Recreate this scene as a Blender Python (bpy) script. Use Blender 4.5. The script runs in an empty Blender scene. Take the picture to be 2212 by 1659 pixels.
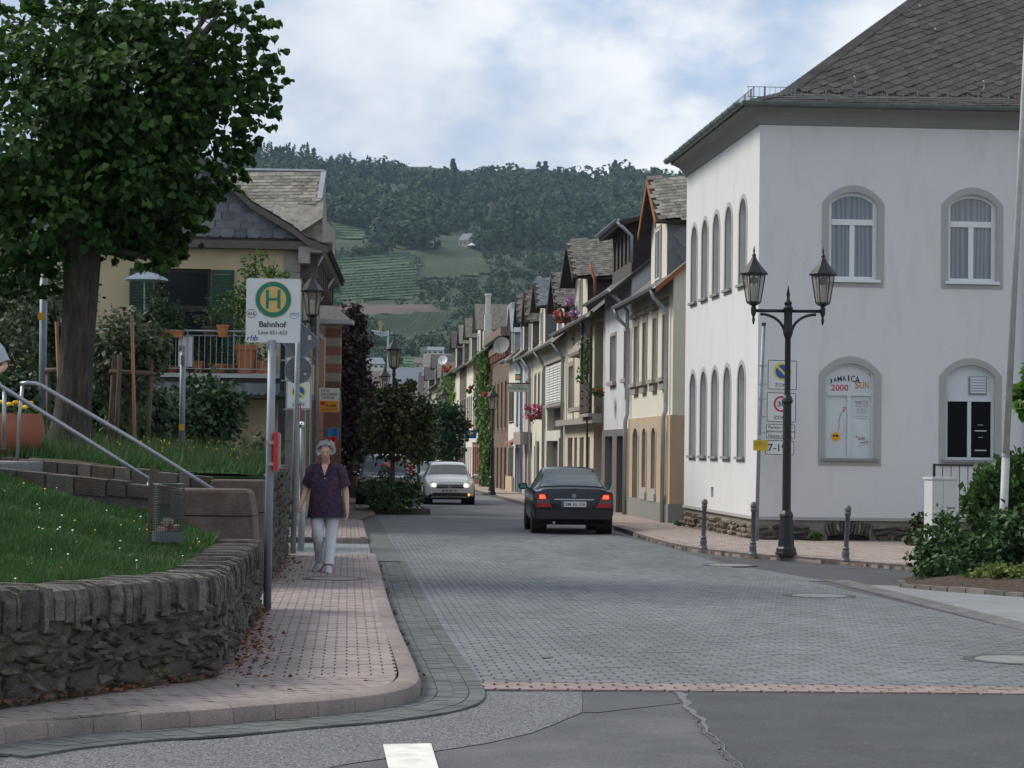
import bpy, math, random
import numpy as np
from mathutils import Vector, Matrix, noise
R = math.radians
random.seed(7); NR = np.random.default_rng(11)
SC = bpy.context.scene
COL = SC.collection
# ------------------------------------------------------------------ camera
FPX, CX, CY = 4700.0, 1106.0, 829.5          # photo measured on a 2212 x 1659 grid
CAMZ = 1.65
PITCH = math.atan(135.5 / FPX); ROLL = R(0.7)
cam_d = bpy.data.cameras.new('camera'); cam = bpy.data.objects.new('camera', cam_d); COL.objects.link(cam)
cam_d.sensor_width = 36.0; cam_d.lens = 36.0 * FPX / 2212.0
cam_d.clip_start = 0.5; cam_d.clip_end = 6000.0
CAMR = Matrix.Rotation(R(90) + PITCH, 3, 'X') @ Matrix.Rotation(ROLL, 3, 'Z')
cam.matrix_world = Matrix.Translation((0, 0, CAMZ)) @ CAMR.to_4x4()
SC.camera = cam
# ------------------------------------------------------------------ sky, sun, exposure
SUN_DIR = Vector((-0.80, 0.30, 0.78)).normalized()      # towards the veiled sun
SUN_EL = math.asin(SUN_DIR.z); SUN_AZ = math.atan2(SUN_DIR.x, SUN_DIR.y)
world = bpy.data.worlds.new('World'); SC.world = world; world.use_nodes = True
CLOUD = (5.3, 2.2, 1.3)
def build_world():
    nt = world.node_tree; nt.nodes.clear(); N = nt.nodes.new; L = nt.links.new
    out = N('ShaderNodeOutputWorld'); bg = N('ShaderNodeBackground'); bg.inputs['Strength'].default_value = 0.1
    sky = N('ShaderNodeTexSky'); sky.sky_type = 'NISHITA'; sky.sun_disc = False
    sky.sun_elevation = SUN_EL; sky.sun_rotation = SUN_AZ
    sky.air_density = 1.0; sky.dust_density = 2.0; sky.ozone_density = 1.5
    tc = N('ShaderNodeTexCoord')
    # heaped clouds all round the sky
    mp = N('ShaderNodeMapping'); mp.inputs['Location'].default_value = CLOUD; mp.inputs['Scale'].default_value = (1.0, 1.0, 1.55); L(tc.outputs['Generated'], mp.inputs['Vector'])
    n1 = N('ShaderNodeTexNoise'); n1.inputs['Scale'].default_value = 6.5; n1.inputs['Detail'].default_value = 9; n1.inputs['Roughness'].default_value = 0.56
    n2 = N('ShaderNodeTexNoise'); n2.inputs['Scale'].default_value = 4.0; n2.inputs['Detail'].default_value = 5; n2.inputs['Roughness'].default_value = 0.5
    mp2 = N('ShaderNodeMapping'); mp2.inputs['Location'].default_value = (9.1, 4.4, 2.0); mp2.inputs['Scale'].default_value = (1, 1, 1.6); L(tc.outputs['Generated'], mp2.inputs['Vector'])
    L(mp.outputs[0], n1.inputs['Vector']); L(mp2.outputs[0], n2.inputs['Vector'])
    r1 = N('ShaderNodeValToRGB'); r1.color_ramp.elements[0].position = 0.38; r1.color_ramp.elements[1].position = 0.54
    r1.color_ramp.interpolation = 'EASE'
    L(n1.outputs['Fac'], r1.inputs[0])
    # cloud tone: grey-blue bellies to white tops
    r2 = N('ShaderNodeValToRGB'); e = r2.color_ramp.elements
    e[0].position = 0.41; e[0].color = (3.4, 3.95, 4.9, 1); e[1].position = 0.60; e[1].color = (7.3, 7.45, 7.6, 1)
    mixn = N('ShaderNodeMath'); mixn.operation = 'MULTIPLY_ADD'; mixn.inputs[1].default_value = 0.55; L(n1.outputs['Fac'], mixn.inputs[0])
    h = N('ShaderNodeMath'); h.operation = 'MULTIPLY'; h.inputs[1].default_value = 0.45; L(n2.outputs['Fac'], h.inputs[0]); L(h.outputs[0], mixn.inputs[2])
    L(mixn.outputs[0], r2.inputs[0])
    mix = N('ShaderNodeMix'); mix.data_type = 'RGBA'
    # thin high veil over the blue
    veil = N('ShaderNodeMix'); veil.data_type = 'RGBA'; veil.inputs['Factor'].default_value = 0.62
    L(sky.outputs[0], veil.inputs['A']); veil.inputs['B'].default_value = (3.3, 4.3, 6.1, 1)
    L(r1.outputs['Color'], mix.inputs['Factor']); L(veil.outputs['Result'], mix.inputs['A']); L(r2.outputs['Color'], mix.inputs['B'])
    L(mix.outputs['Result'], bg.inputs['Color']); L(bg.outputs[0], out.inputs[0])
build_world()
sun_d = bpy.data.lights.new('sun', 'SUN'); sun_d.energy = 2.2; sun_d.angle = R(20); sun_d.color = (1.0, 0.94, 0.84)
sun = bpy.data.objects.new('sun', sun_d); COL.objects.link(sun)
sun.rotation_euler = (-SUN_DIR).to_track_quat('-Z', 'Y').to_euler(); sun.location = (-40, 30, 60)
SC.view_settings.view_transform = 'Standard'; SC.view_settings.look = 'None'
SC.view_settings.exposure = 0.55; SC.view_settings.gamma = 1.0; SC.view_settings.use_curve_mapping = False
SC.render.engine = 'CYCLES'
SC.cycles.use_denoising = True
SC.cycles.max_bounces = 6; SC.cycles.diffuse_bounces = 3; SC.cycles.glossy_bounces = 3; SC.cycles.transmission_bounces = 5
SC.cycles.transparent_max_bounces = 8; SC.cycles.volume_bounces = 0
SC.cycles.caustics_reflective = False; SC.cycles.caustics_refractive = False

# ------------------------------------------------------------------ helpers: photo -> place
def ray(px, py):
    return (CAMR @ Vector(((px - CX) / FPX, -(py - CY) / FPX, -1.0)))
def P(px, py, y):
    d = ray(px, py); return Vector((0, 0, CAMZ)) + d * (y / d.y)
def gz(y):
    return -0.0065 * (y - 14.0)
def G(px, py, dz=0.0):
    """point on the street (dz above it) seen at that pixel"""
    d = ray(px, py); y = 20.0
    for _ in range(60):
        h = gz(y) + dz - CAMZ
        y = 0.5 * y + 0.5 * (h / d.z * d.y)
    return Vector((d.x / d.y * y, y, gz(y) + dz))
SK = -0.075                                   # the street drifts to the left: x = SK * y
def xr(y): return 4.05 + -0.073 * (y - 51.0)  # line of the house fronts on the right
def yr(px, off=0.0):                          # depth at which that line is seen at column px (at eye level)
    return (4.05 + 0.073 * 51.0 + off) / ((px - CX) / FPX + 0.073)

# ------------------------------------------------------------------ helpers: materials
MATS = {}
def M(name, col, rough=0.8, var=0.18, scale=3.0, bump=0.15, bscale=30.0, metal=0.0, spec=0.4, rnd=0.0, hue=0.0, col2=None,
      emis=None, estr=0.0, trans=0.0, alpha=1.0, stain=None, stain_amt=0.0, stain_scale=1.0, coat=0.0, stretch=None, speck=0.0):
    if name in MATS: return MATS[name]
    m = bpy.data.materials.new(name); m.use_nodes = True; MATS[name] = m
    nt = m.node_tree; N = nt.nodes.new; L = nt.links.new
    b = nt.nodes['Principled BSDF']; out = nt.nodes['Material Output']
    b.inputs['Roughness'].default_value = rough; b.inputs['Metallic'].default_value = metal
    b.inputs['Specular IOR Level'].default_value = spec
    if coat: b.inputs['Coat Weight'].default_value = coat; b.inputs['Coat Roughness'].default_value = 0.05
    tc = N('ShaderNodeTexCoord'); vec = tc.outputs['Object']
    geo = N('ShaderNodeNewGeometry')
    vec = geo.outputs['Position']
    if stretch:
        mp = N('ShaderNodeMapping'); mp.inputs['Scale'].default_value = stretch; L(vec, mp.inputs['Vector']); vec = mp.outputs[0]
    nz = N('ShaderNodeTexNoise'); nz.inputs['Scale'].default_value = scale; nz.inputs['Detail'].default_value = 6; nz.inputs['Roughness'].default_value = 0.6
    L(vec, nz.inputs['Vector'])
    c1 = tuple(col) + (1,); c2 = tuple(col2 or col) + (1,)
    base = N('ShaderNodeMix'); base.data_type = 'RGBA'; base.inputs['A'].default_value = c1; base.inputs['B'].default_value = c2
    rr = N('ShaderNodeMapRange'); rr.inputs['From Min'].default_value = 0.35; rr.inputs['From Max'].default_value = 0.65
    L(nz.outputs['Fac'], rr.inputs['Value'])
    colout = base.outputs['Result']
    if rnd > 0:
        at = N('ShaderNodeAttribute'); at.attribute_name = 'rnd'
        oi = N('ShaderNodeObjectInfo'); ad = N('ShaderNodeMath'); ad.operation = 'ADD'
        L(at.outputs['Fac'], ad.inputs[0]); L(oi.outputs['Random'], ad.inputs[1])
        fr = N('ShaderNodeMath'); fr.operation = 'FRACT'; L(ad.outputs[0], fr.inputs[0])
        L(fr.outputs[0], base.inputs['Factor'])
        hv = N('ShaderNodeHueSaturation')
        mr = N('ShaderNodeMapRange'); mr.inputs['To Min'].default_value = 1 - rnd; mr.inputs['To Max'].default_value = 1 + rnd
        f2 = N('ShaderNodeMath'); f2.operation = 'MULTIPLY'; f2.inputs[1].default_value = 7.31; L(fr.outputs[0], f2.inputs[0])
        f3 = N('ShaderNodeMath'); f3.operation = 'FRACT'; L(f2.outputs[0], f3.inputs[0])
        L(f3.outputs[0], mr.inputs['Value']); L(mr.outputs[0], hv.inputs['Value']); L(colout, hv.inputs['Color']); colout = hv.outputs[0]
    else:
        L(rr.outputs[0], base.inputs['Factor'])
    if var > 0:
        hv = N('ShaderNodeHueSaturation'); mr = N('ShaderNodeMapRange')
        mr.inputs['From Min'].default_value = 0.3; mr.inputs['From Max'].default_value = 0.7
        mr.inputs['To Min'].default_value = 1 - var; mr.inputs['To Max'].default_value = 1 + var
        L(nz.outputs['Fac'], mr.inputs['Value']); L(mr.outputs[0], hv.inputs['Value']); L(colout, hv.inputs['Color']); colout = hv.outputs[0]
    if stain:
        n3 = N('ShaderNodeTexNoise'); n3.inputs['Scale'].default_value = stain_scale; n3.inputs['Detail'].default_value = 8; n3.inputs['Roughness'].default_value = 0.65
        L(vec, n3.inputs['Vector'])
        m3 = N('ShaderNodeMapRange'); m3.inputs['From Min'].default_value = 0.5; m3.inputs['From Max'].default_value = 0.72; m3.inputs['To Max'].default_value = stain_amt
        L(n3.outputs['Fac'], m3.inputs['Value'])
        mx = N('ShaderNodeMix'); mx.data_type = 'RGBA'; L(m3.outputs[0], mx.inputs['Factor']); L(colout, mx.inputs['A']); mx.inputs['B'].default_value = tuple(stain) + (1,)
        colout = mx.outputs['Result']
    if speck:
        ns = N('ShaderNodeTexNoise'); ns.inputs['Scale'].default_value = 75; ns.inputs['Detail'].default_value = 3; ns.inputs['Roughness'].default_value = 0.8; L(geo.outputs['Position'], ns.inputs['Vector'])
        ms_ = N('ShaderNodeMapRange'); ms_.inputs['From Min'].default_value = 0.3; ms_.inputs['From Max'].default_value = 0.7; ms_.inputs['To Min'].default_value = 1 - speck; ms_.inputs['To Max'].default_value = 1 + speck
        L(ns.outputs['Fac'], ms_.inputs['Value']); hs = N('ShaderNodeHueSaturation'); L(ms_.outputs[0], hs.inputs['Value']); L(colout, hs.inputs['Color']); colout = hs.outputs[0]
    L(colout, b.inputs['Base Color'])
    if bump > 0:
        nb = N('ShaderNodeTexNoise'); nb.inputs['Scale'].default_value = bscale; nb.inputs['Detail'].default_value = 4; L(vec, nb.inputs['Vector'])
        bp = N('ShaderNodeBump'); bp.inputs['Strength'].default_value = bump; bp.inputs['Distance'].default_value = 0.02
        L(nb.outputs['Fac'], bp.inputs['Height']); L(bp.outputs[0], b.inputs['Normal'])
    if emis:
        b.inputs['Emission Color'].default_value = tuple(emis) + (1,); b.inputs['Emission Strength'].default_value = estr
    if trans > 0:
        tr = N('ShaderNodeBsdfTranslucent'); L(colout, tr.inputs['Color']); ms = N('ShaderNodeMixShader'); ms.inputs[0].default_value = trans
        L(b.outputs[0], ms.inputs[1]); L(tr.outputs[0], ms.inputs[2]); L(ms.outputs[0], out.inputs['Surface'])
    if alpha < 1: b.inputs['Alpha'].default_value = alpha
    return m
def glass(name, col=(0.02, 0.025, 0.03), rough=0.05, spec=0.6, alpha=1.0, var=0.0):
    return M(name, col, rough, var, 2.0, 0.0, spec=spec, alpha=alpha)

# ------------------------------------------------------------------ helpers: meshes
WL = {}                                          # world place of every object built
class Fr:
    """a plane frame: o + a*u + b*v + c*n"""
    def __init__(s, o, u, v, n=None):
        s.o = Vector(o); s.u = Vector(u); s.v = Vector(v); s.n = Vector(n) if n is not None else s.u.cross(s.v).normalized()
    def p(s, a, b, c=0.0): return s.o + s.u * a + s.v * b + s.n * c
class MB:
    def __init__(s): s.v = []; s.f = []; s.mi = []; s.rn = []
    def add(s, vs, fs, m=0, r=None):
        o = len(s.v); s.v.extend([tuple(q) for q in vs]); r = random.random() if r is None else r
        for q in fs: s.f.append([i + o for i in q]); s.mi.append(m); s.rn.append(r)
        return s
    def box(s, c, d, rz=0.0, m=0, r=None, ry=0.0, rx=0.0):
        x, y, z = d[0] / 2, d[1] / 2, d[2] / 2
        vs = [Vector((i * x, j * y, k * z)) for i in (-1, 1) for j in (-1, 1) for k in (-1, 1)]
        if rz or rx or ry:
            mt = Matrix.Rotation(rz, 3, 'Z') @ Matrix.Rotation(ry, 3, 'Y') @ Matrix.Rotation(rx, 3, 'X'); vs = [mt @ q for q in vs]
        c = Vector(c); return s.add([q + c for q in vs], [(0, 1, 3, 2), (4, 6, 7, 5), (0, 4, 5, 1), (2, 3, 7, 6), (0, 2, 6, 4), (1, 5, 7, 3)], m, r)
    def fbox(s, F, a0, a1, b0, b1, c0, c1, m=0, r=None):
        vs = [F.p(a, b, c) for a in (a0, a1) for b in (b0, b1) for c in (c0, c1)]
        return s.add(vs, [(0, 1, 3, 2), (4, 6, 7, 5), (0, 4, 5, 1), (2, 3, 7, 6), (0, 2, 6, 4), (1, 5, 7, 3)], m, r)
    def quad(s, a, b, c, d, m=0, r=None): return s.add([a, b, c, d], [(0, 1, 2, 3)], m, r)
    def poly(s, pts, m=0, r=None): return s.add(pts, [tuple(range(len(pts)))], m, r)
    def prism(s, pts, off, m=0, r=None):
        n = len(pts); off = Vector(off); vs = [Vector(q) for q in pts] + [Vector(q) + off for q in pts]
        fs = [tuple(range(n - 1, -1, -1)), tuple(range(n, 2 * n))] + [(i, (i + 1) % n, n + (i + 1) % n, n + i) for i in range(n)]
        return s.add(vs, fs, m, r)
    def tube(s, pts, rad, n=8, m=0, cap=True, r=None):
        pts = [Vector(q) for q in pts]; k = len(pts); rads = rad if isinstance(rad, (list, tuple)) else [rad] * k
        vs = []; pa = None
        for i, q in enumerate(pts):
            t = (pts[min(i + 1, k - 1)] - pts[max(i - 1, 0)]).normalized()
            if pa is not None: a = pa - t * pa.dot(t)
            if pa is None or a.length < 0.05: a = t.cross(Vector((0, 0, 1)) if abs(t.z) < 0.9 else Vector((1, 0, 0)))
            a.normalize(); b = t.cross(a); pa = a
            for j in range(n):
                g = 2 * math.pi * j / n; vs.append(q + (a * math.cos(g) + b * math.sin(g)) * rads[i])
        fs = [(i * n + j, i * n + (j + 1) % n, (i + 1) * n + (j + 1) % n, (i + 1) * n + j) for i in range(k - 1) for j in range(n)]
        if cap: fs += [tuple(range(n - 1, -1, -1)), tuple(range((k - 1) * n, k * n))]
        return s.add(vs, fs, m, r)
    def lathe(s, prof, c=(0, 0, 0), n=16, m=0, ph=0.0, sq=1.0):
        c = Vector(c); vs = []; k = len(prof)
        for (rr, z) in prof:
            for j in range(n):
                g = 2 * math.pi * j / n + ph; vs.append(c + Vector((rr * math.cos(g), rr * sq * math.sin(g), z)))
        fs = [(i * n + j, i * n + (j + 1) % n, (i + 1) * n + (j + 1) % n, (i + 1) * n + j) for i in range(k - 1) for j in range(n)]
        fs += [tuple(range(n - 1, -1, -1)), tuple(range((k - 1) * n, k * n))]
        return s.add(vs, fs, m)
    def disc(s, F, a, b, r0, c0, c1, n=24, m=0, r1=0.0):
        """disc or ring (r1 inner) lying in the frame, between heights c0 and c1"""
        vs = []; fs = []
        for j in range(n):
            g = 2 * math.pi * j / n; ca, sa = math.cos(g), math.sin(g)
            vs += [F.p(a + r0 * ca, b + r0 * sa, c0), F.p(a + r0 * ca, b + r0 * sa, c1), F.p(a + r1 * ca, b + r1 * sa, c1)]
        for j in range(n):
            k = (j + 1) % n; fs += [(3 * j, 3 * k, 3 * k + 1, 3 * j + 1), (3 * j + 1, 3 * k + 1, 3 * k + 2, 3 * j + 2)]
        return s.add(vs, fs, m)
    def mesh(s, name, mats, smooth=False, origin=None):
        me = bpy.data.meshes.new(name)
        o = Vector(origin) if origin is not None else s.base()
        me.from_pydata([(q[0] - o.x, q[1] - o.y, q[2] - o.z) for q in s.v], [], s.f)
        for m in (mats if isinstance(mats, (list, tuple)) else [mats]): me.materials.append(m)
        me.polygons.foreach_set('material_index', s.mi)
        a = me.attributes.new('rnd', 'FLOAT', 'FACE'); a.data.foreach_set('value', s.rn)
        if smooth: me.polygons.foreach_set('use_smooth', [True] * len(s.f))
        me.update(); return me, o
    def base(s):
        xs = [q[0] for q in s.v]; ys = [q[1] for q in s.v]; zs = [q[2] for q in s.v]
        return Vector(((min(xs) + max(xs)) / 2, (min(ys) + max(ys)) / 2, min(zs)))
    def build(s, name, mats, parent=None, smooth=False, kind=None, origin=None, sharp=None):
        me, o = s.mesh(name, mats, smooth, origin)
        if smooth and sharp is not None: smooth_by_angle(me, sharp)
        return link(name, me, o, parent, kind)
def smooth_by_angle(me, ang):
    try: me.set_sharp_from_angle(angle=R(ang))
    except Exception: pass
def link(name, me, wl, parent=None, kind=None, rot=None, scale=None):
    ob = bpy.data.objects.new(name, me); COL.objects.link(ob)
    wl = Vector(wl); WL[ob] = wl
    if parent is not None: ob.parent = parent; ob.location = wl - WL[parent]
    else: ob.location = wl
    if rot is not None:
        if isinstance(rot, Matrix): ob.rotation_euler = rot.to_euler()
        else: ob.rotation_euler = rot
    if scale is not None: ob.scale = scale
    if kind: ob['kind'] = kind
    return ob
def tag(o, label, cat, group=None):
    o['label'] = label; o['category'] = cat
    if group: o['group'] = group
    return o
def thing(name, label, cat, loc, group=None):
    o = bpy.data.objects.new(name, None); COL.objects.link(o); o.empty_display_size = 0.3
    o.location = loc; WL[o] = Vector(loc); return tag(o, label, cat, group)
def place(root, loc, rz=0.0):
    root.location = loc; root.rotation_euler = (0, 0, rz); WL[root] = Vector(loc); return root
def copy_tree(o, parent=None, label=None, group=None):
    c = o.copy(); COL.objects.link(c); c.parent = parent
    if label: c['label'] = label
    if group: c['group'] = group
    for ch in list(o.children): copy_tree(ch, c)
    return c
def npmesh(name, V, F, mat, rnd=None, smooth=False):
    """V (n,3), F (m,k) uniform faces"""
    me = bpy.data.meshes.new(name); n, m, k = len(V), len(F), F.shape[1]
    me.vertices.add(n); me.vertices.foreach_set('co', np.ascontiguousarray(V, dtype=np.float32).ravel())
    me.loops.add(m * k); me.loops.foreach_set('vertex_index', np.ascontiguousarray(F, dtype=np.int32).ravel())
    me.polygons.add(m); me.polygons.foreach_set('loop_start', np.arange(0, m * k, k, dtype=np.int32))
    if rnd is not None:
        a = me.attributes.new('rnd', 'FLOAT', 'FACE'); a.data.foreach_set('value', np.ascontiguousarray(rnd, dtype=np.float32))
    if smooth: me.polygons.foreach_set('use_smooth', np.ones(m, dtype=bool))
    me.materials.append(mat); me.update(calc_edges=True); return me
# flat lettering
_TXT = {}
TXT_ALL = [('J', 0.015), ('A', 0.015), ('M', 0.015), ('I', 0.015), ('C', 0.015), ('S', 0.02), ('U', 0.02), ('N', 0.02), ('2000', 0.015), ('Happy Our', 0.0), ('Montags - Freitags', 0.0), ('9.00 - 12.00 Uhr', 0.0), ('14.00 - 18.00 Uhr', 0.0), ('19.00 - 21.00 Uhr', 0.0), ('Samstags - Sonntags', 0.0), ('9.00 - 13.00 Uhr', 0.0), ('Kinder-', 0.0), ('Spielecke', 0.0), ('*', 0.02), ('Bahnhof', 0.022), ('Linie 651-653', 0.006), ('616', 0.018), ('VRM', 0.0), ('r', 0.012), ('b', 0.012), ('h', 0.012), ('ZONE', 0.004), ('30', 0.008), ('Parken nur in', 0.004), ('gekennzeichneten', 0.004), ('Flächen 30 Min.', 0.004), ('7-19h', 0.01), ('G 150 St', 0.0), ('3 | 67', 0.0), ('71', 0.0), ('7', 0.0), ('R', 0.01), ('FOTO', 0.02), ('DROGERIE', 0.02), ('CASTOR', 0.02), ('Kodak', 0.02), ('PRODUKTE', 0.012), ('Eis', 0.01), ('Restaurant', 0.006), ('Orient-Express', 0.01), ('SIM AE 376', 0.012), ('SIM MM 789', 0.012), ('SIM HK 52', 0.012)]
def text_pts(txt, bold=0.0):
    k = (txt, bold)
    if k in _TXT: return _TXT[k]
    cu = bpy.data.curves.new('lettering', 'FONT'); cu.body = txt; cu.size = 1.0; cu.offset = bold; cu.resolution_u = 3
    ob = bpy.data.objects.new('lettering', cu); COL.objects.link(ob)
    dg = bpy.context.evaluated_depsgraph_get(); me = bpy.data.meshes.new_from_object(ob.evaluated_get(dg))
    v = [tuple(q.co) for q in me.vertices]; f = [tuple(q.vertices) for q in me.polygons]
    bpy.data.objects.remove(ob); bpy.data.curves.remove(cu); bpy.data.meshes.remove(me)
    _TXT[k] = (v, f); return v, f
def text(F, txt, a, b, w=None, h=None, c=0.003, bold=0.0, mb=None, m=0, rot=0.0, shear=0.0):
    """lettering centred at (a, b) of the frame, w wide and/or h tall (cap height)"""
    v, f = text_pts(txt, bold); mb = mb or MB()
    xs = [q[0] for q in v]; ys = [q[1] for q in v]; x0, x1, y0, y1 = min(xs), max(xs), min(ys), max(ys)
    sx = w / (x1 - x0) if w else None; sy = h / (y1 - y0) if h else None
    sx = sx or sy; sy = sy or sx; cr, sr = math.cos(rot), math.sin(rot); pts = []
    for q in v:
        y = (q[1] - (y0 + y1) / 2) * sy; x = (q[0] - (x0 + x1) / 2) * sx + shear * y
        pts.append(F.p(a + x * cr - y * sr, b + x * sr + y * cr, c))
    mb.add(pts, f, m); return mb
# leaves ------------------------------------------------------------
def leaf_arrays(C, D, Nrm, S, kind='leaf'):
    """C centres, D directions base->tip, Nrm normals, S sizes -> verts, quads"""
    n = len(C); D = D / (np.linalg.norm(D, axis=1, keepdims=True) + 1e-9)
    B = np.cross(Nrm, D); B /= (np.linalg.norm(B, axis=1, keepdims=True) + 1e-9); Nn = np.cross(D, B)
    if kind == 'leaf':        # heart-shaped, folded along the midrib
        T = np.array([(0, -.42, 0), (-.46, -.28, .10), (-.40, .18, .12), (0, .58, -.10), (.40, .18, .12), (.46, -.28, .10)])
        Q = np.array([(0, 1, 2, 3), (0, 3, 4, 5)])
    else:                     # plain spray of foliage
        T = np.array([(-.1, -.5, 0), (-.42, .05, .12), (0.08, .55, -.05), (.42, -.02, .1)]); Q = np.array([(0, 3, 2, 1)])
    k = len(T)
    V = C[:, None, :] + S[:, None, None] * (T[None, :, 0, None] * B[:, None, :] + T[None, :, 1, None] * D[:, None, :] + T[None, :, 2, None] * Nn[:, None, :])
    F = (np.arange(n) * k)[:, None, None] + Q[None]
    return V.reshape(-1, 3), F.reshape(-1, 4)
def lump(d, seed, amp=0.25, fq=2.3):
    a = np.zeros(len(d)); rg = np.random.default_rng(seed)
    for i in range(5):
        k = rg.normal(size=3) * fq * (1 + 0.5 * i); a += np.sin(d @ k + rg.uniform(0, 6.28)) / (1 + 0.6 * i)
    return 1 + amp * a / 2.2
def crown_points(c, rad, n, seed, inner=0.5, amp=0.25, clump=9, spread=0.16, cut=None):
    """leaf positions in clumps through a lumpy ellipsoid"""
    rg = np.random.default_rng(seed); nc = max(4, n // clump)
    d = rg.normal(size=(nc, 3)); d /= np.linalg.norm(d, axis=1, keepdims=True)
    r = (inner + (1 - inner) * rg.uniform(size=nc) ** 0.6) * lump(d, seed, amp)
    cc = d * r[:, None]
    idx = rg.integers(0, nc, n); p = cc[idx] + rg.normal(size=(n, 3)) * spread
    out = d[idx]; P_ = np.array(c)[None] + p * np.array(rad)[None]
    if cut is not None: k = P_[:, 2] > cut; P_, out, idx = P_[k], out[k], idx[k]
    return P_, out, idx
def foliage(name, blobs, size, mat, parent=None, kind=None, seed=1, leaf='spray', droop=0.3, upn=0.6, inner=0.5, amp=0.25, clump=9, spread=0.16, jit=0.35, indiv=0, cut=None):
    Vs, Fs, Rs = [], [], []; o = 0; pts = []
    for i, (c, rad, n) in enumerate(blobs):
        rg = np.random.default_rng(seed * 97 + i)
        C, out, idx = crown_points(c, rad, n, seed * 31 + i, inner, amp, clump, spread, cut); n = len(C)
        Dv = out + rg.normal(size=(n, 3)) * 0.55; Dv[:, 2] -= droop
        Nv = out * 0.5 + rg.normal(size=(n, 3)) * 0.45; Nv[:, 2] += upn
        S = size * (1 + jit * rg.uniform(-1, 1, n))
        V, F = leaf_arrays(C, Dv, Nv, S, leaf)
        q = 2 if leaf == 'leaf' else 1
        cr = rg.uniform(size=idx.max() + 1)
        rn = np.clip(0.6 * cr[idx] + 0.4 * rg.uniform(size=n), 0, .999)
        Vs.append(V); Fs.append(F + o); Rs.append(np.repeat(rn, q)); o += len(V)
    V = np.concatenate(Vs); F = np.concatenate(Fs); Rn = np.concatenate(Rs)
    org = np.array([V[:, 0].mean(), V[:, 1].mean(), V[:, 2].min()])
    extra = None
    if indiv:                  # the leaves that show largest become single leaves
        k = 6 if leaf == 'leaf' else 4; q = 2 if leaf == 'leaf' else 1; nl = len(V) // k
        cen = V.reshape(nl, k, 3).mean(axis=1); dist = np.linalg.norm(cen - np.array([0, 0, CAMZ]), axis=1)
        vis = np.abs(cen[:, 0] / cen[:, 1]) < 0.235; dist[~vis] += 100
        pick = np.argsort(dist)[:indiv]; keep = np.ones(nl, bool); keep[pick] = False
        extra = [(V.reshape(nl, k, 3)[i], Rn.reshape(nl, q)[i, 0]) for i in pick]
        V = V.reshape(nl, k, 3)[keep].reshape(-1, 3); F = F[:keep.sum() * q]; Rn = Rn.reshape(nl, q)[keep].ravel()
    me = npmesh(name, V - org, F, mat, Rn)
    ob = link(name, me, org, parent, kind)
    if extra:
        Q = [(0, 1, 2, 3), (0, 3, 4, 5)] if leaf == 'leaf' else [(0, 3, 2, 1)]
        for v, r_ in extra:
            b = MB(); b.add([Vector(x) for x in v], Q, 0, float(r_)); b.build('leaf', mat, ob)
    return ob
def leafmat(name, c1, c2, rnd=0.35, trans=0.22, rough=0.55, spec=0.35):
    return M(name, c1, rough, 0.1, 2.0, 0.0, rnd=rnd, col2=c2, trans=trans, spec=spec)
for _k in TXT_ALL: text_pts(*_k)
# ================================================================== the ground
m_asph=M('asphalt',(0.098,0.102,0.107),0.9,0.22,0.9,0.5,140,speck=.45,col2=(0.118,0.12,0.122),stain=(0.07,0.072,0.075),stain_amt=0.5,stain_scale=0.5)
m_asph_dark=M('asphalt_dark',(0.070,0.073,0.077),0.9,0.18,1.4,0.5,160,speck=.45,stain=(0.10,0.10,0.105),stain_amt=0.4,stain_scale=2.2)
m_asph_mid=M('asphalt_mid',(0.088,0.091,0.096),0.9,0.2,1.1,0.5,150,speck=.4,stain=(0.13,0.13,0.13),stain_amt=0.35,stain_scale=1.7)
def coarse_mat():
    m=M('asphalt_coarse',(0.17,0.175,0.18),0.95,0.3,55,0.9,90,col2=(0.10,0.105,0.11))
    nt=m.node_tree; b=nt.nodes['Principled BSDF']; N=nt.nodes.new; L=nt.links.new
    v=N('ShaderNodeTexVoronoi'); v.inputs['Scale'].default_value=110; g=N('ShaderNodeNewGeometry'); L(g.outputs['Position'],v.inputs['Vector'])
    r=N('ShaderNodeValToRGB'); e=r.color_ramp.elements; e[0].position=0.25; e[0].color=(0.075,0.078,0.08,1); e[1].position=0.8; e[1].color=(0.26,0.265,0.27,1)
    s=N('ShaderNodeSeparateColor'); L(v.outputs['Color'],s.inputs[0]); L(s.outputs[0],r.inputs[0]); L(r.outputs[0],b.inputs['Base Color'])
    return m
m_coarse=coarse_mat()
m_paver=M('paver_grey',(0.140,0.150,0.163),0.85,0.20,0.55,0.25,90,rnd=0.07,speck=.2,col2=(0.156,0.165,0.176),stain=(0.09,0.094,0.098),stain_amt=0.6,stain_scale=0.9,stretch=(1,.35,1))
m_paver_far=M('paver_far',(0.128,0.135,0.144),0.85,0.15,1.0,0.2,60,col2=(0.14,0.147,0.155),stain=(0.095,0.1,0.105),stain_amt=0.5,stain_scale=0.35)
m_joint=M('joint_sand',(0.085,0.085,0.085),0.95,0.3,8,0.2)
m_joint_red=M('joint_red',(0.11,0.092,0.086),0.95,0.3,8,0.2)
m_pink=M('paver_pink',(0.250,0.190,0.180),0.88,0.14,2.0,0.25,90,rnd=0.07,col2=(0.275,0.213,0.2),stain=(0.17,0.145,0.135),stain_amt=0.5,stain_scale=0.9)
m_kerb=M('kerb_stone',(0.255,0.205,0.19),0.9,0.16,3.0,0.5,130,rnd=0.06,speck=.22,col2=(0.285,0.235,0.22),stain=(0.13,0.115,0.11),stain_amt=0.6,stain_scale=1.6)
m_gut=M('gutter_paver',(0.095,0.105,0.105),0.9,0.2,2.0,0.3,80,rnd=0.12,col2=(0.115,0.122,0.12))
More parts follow.
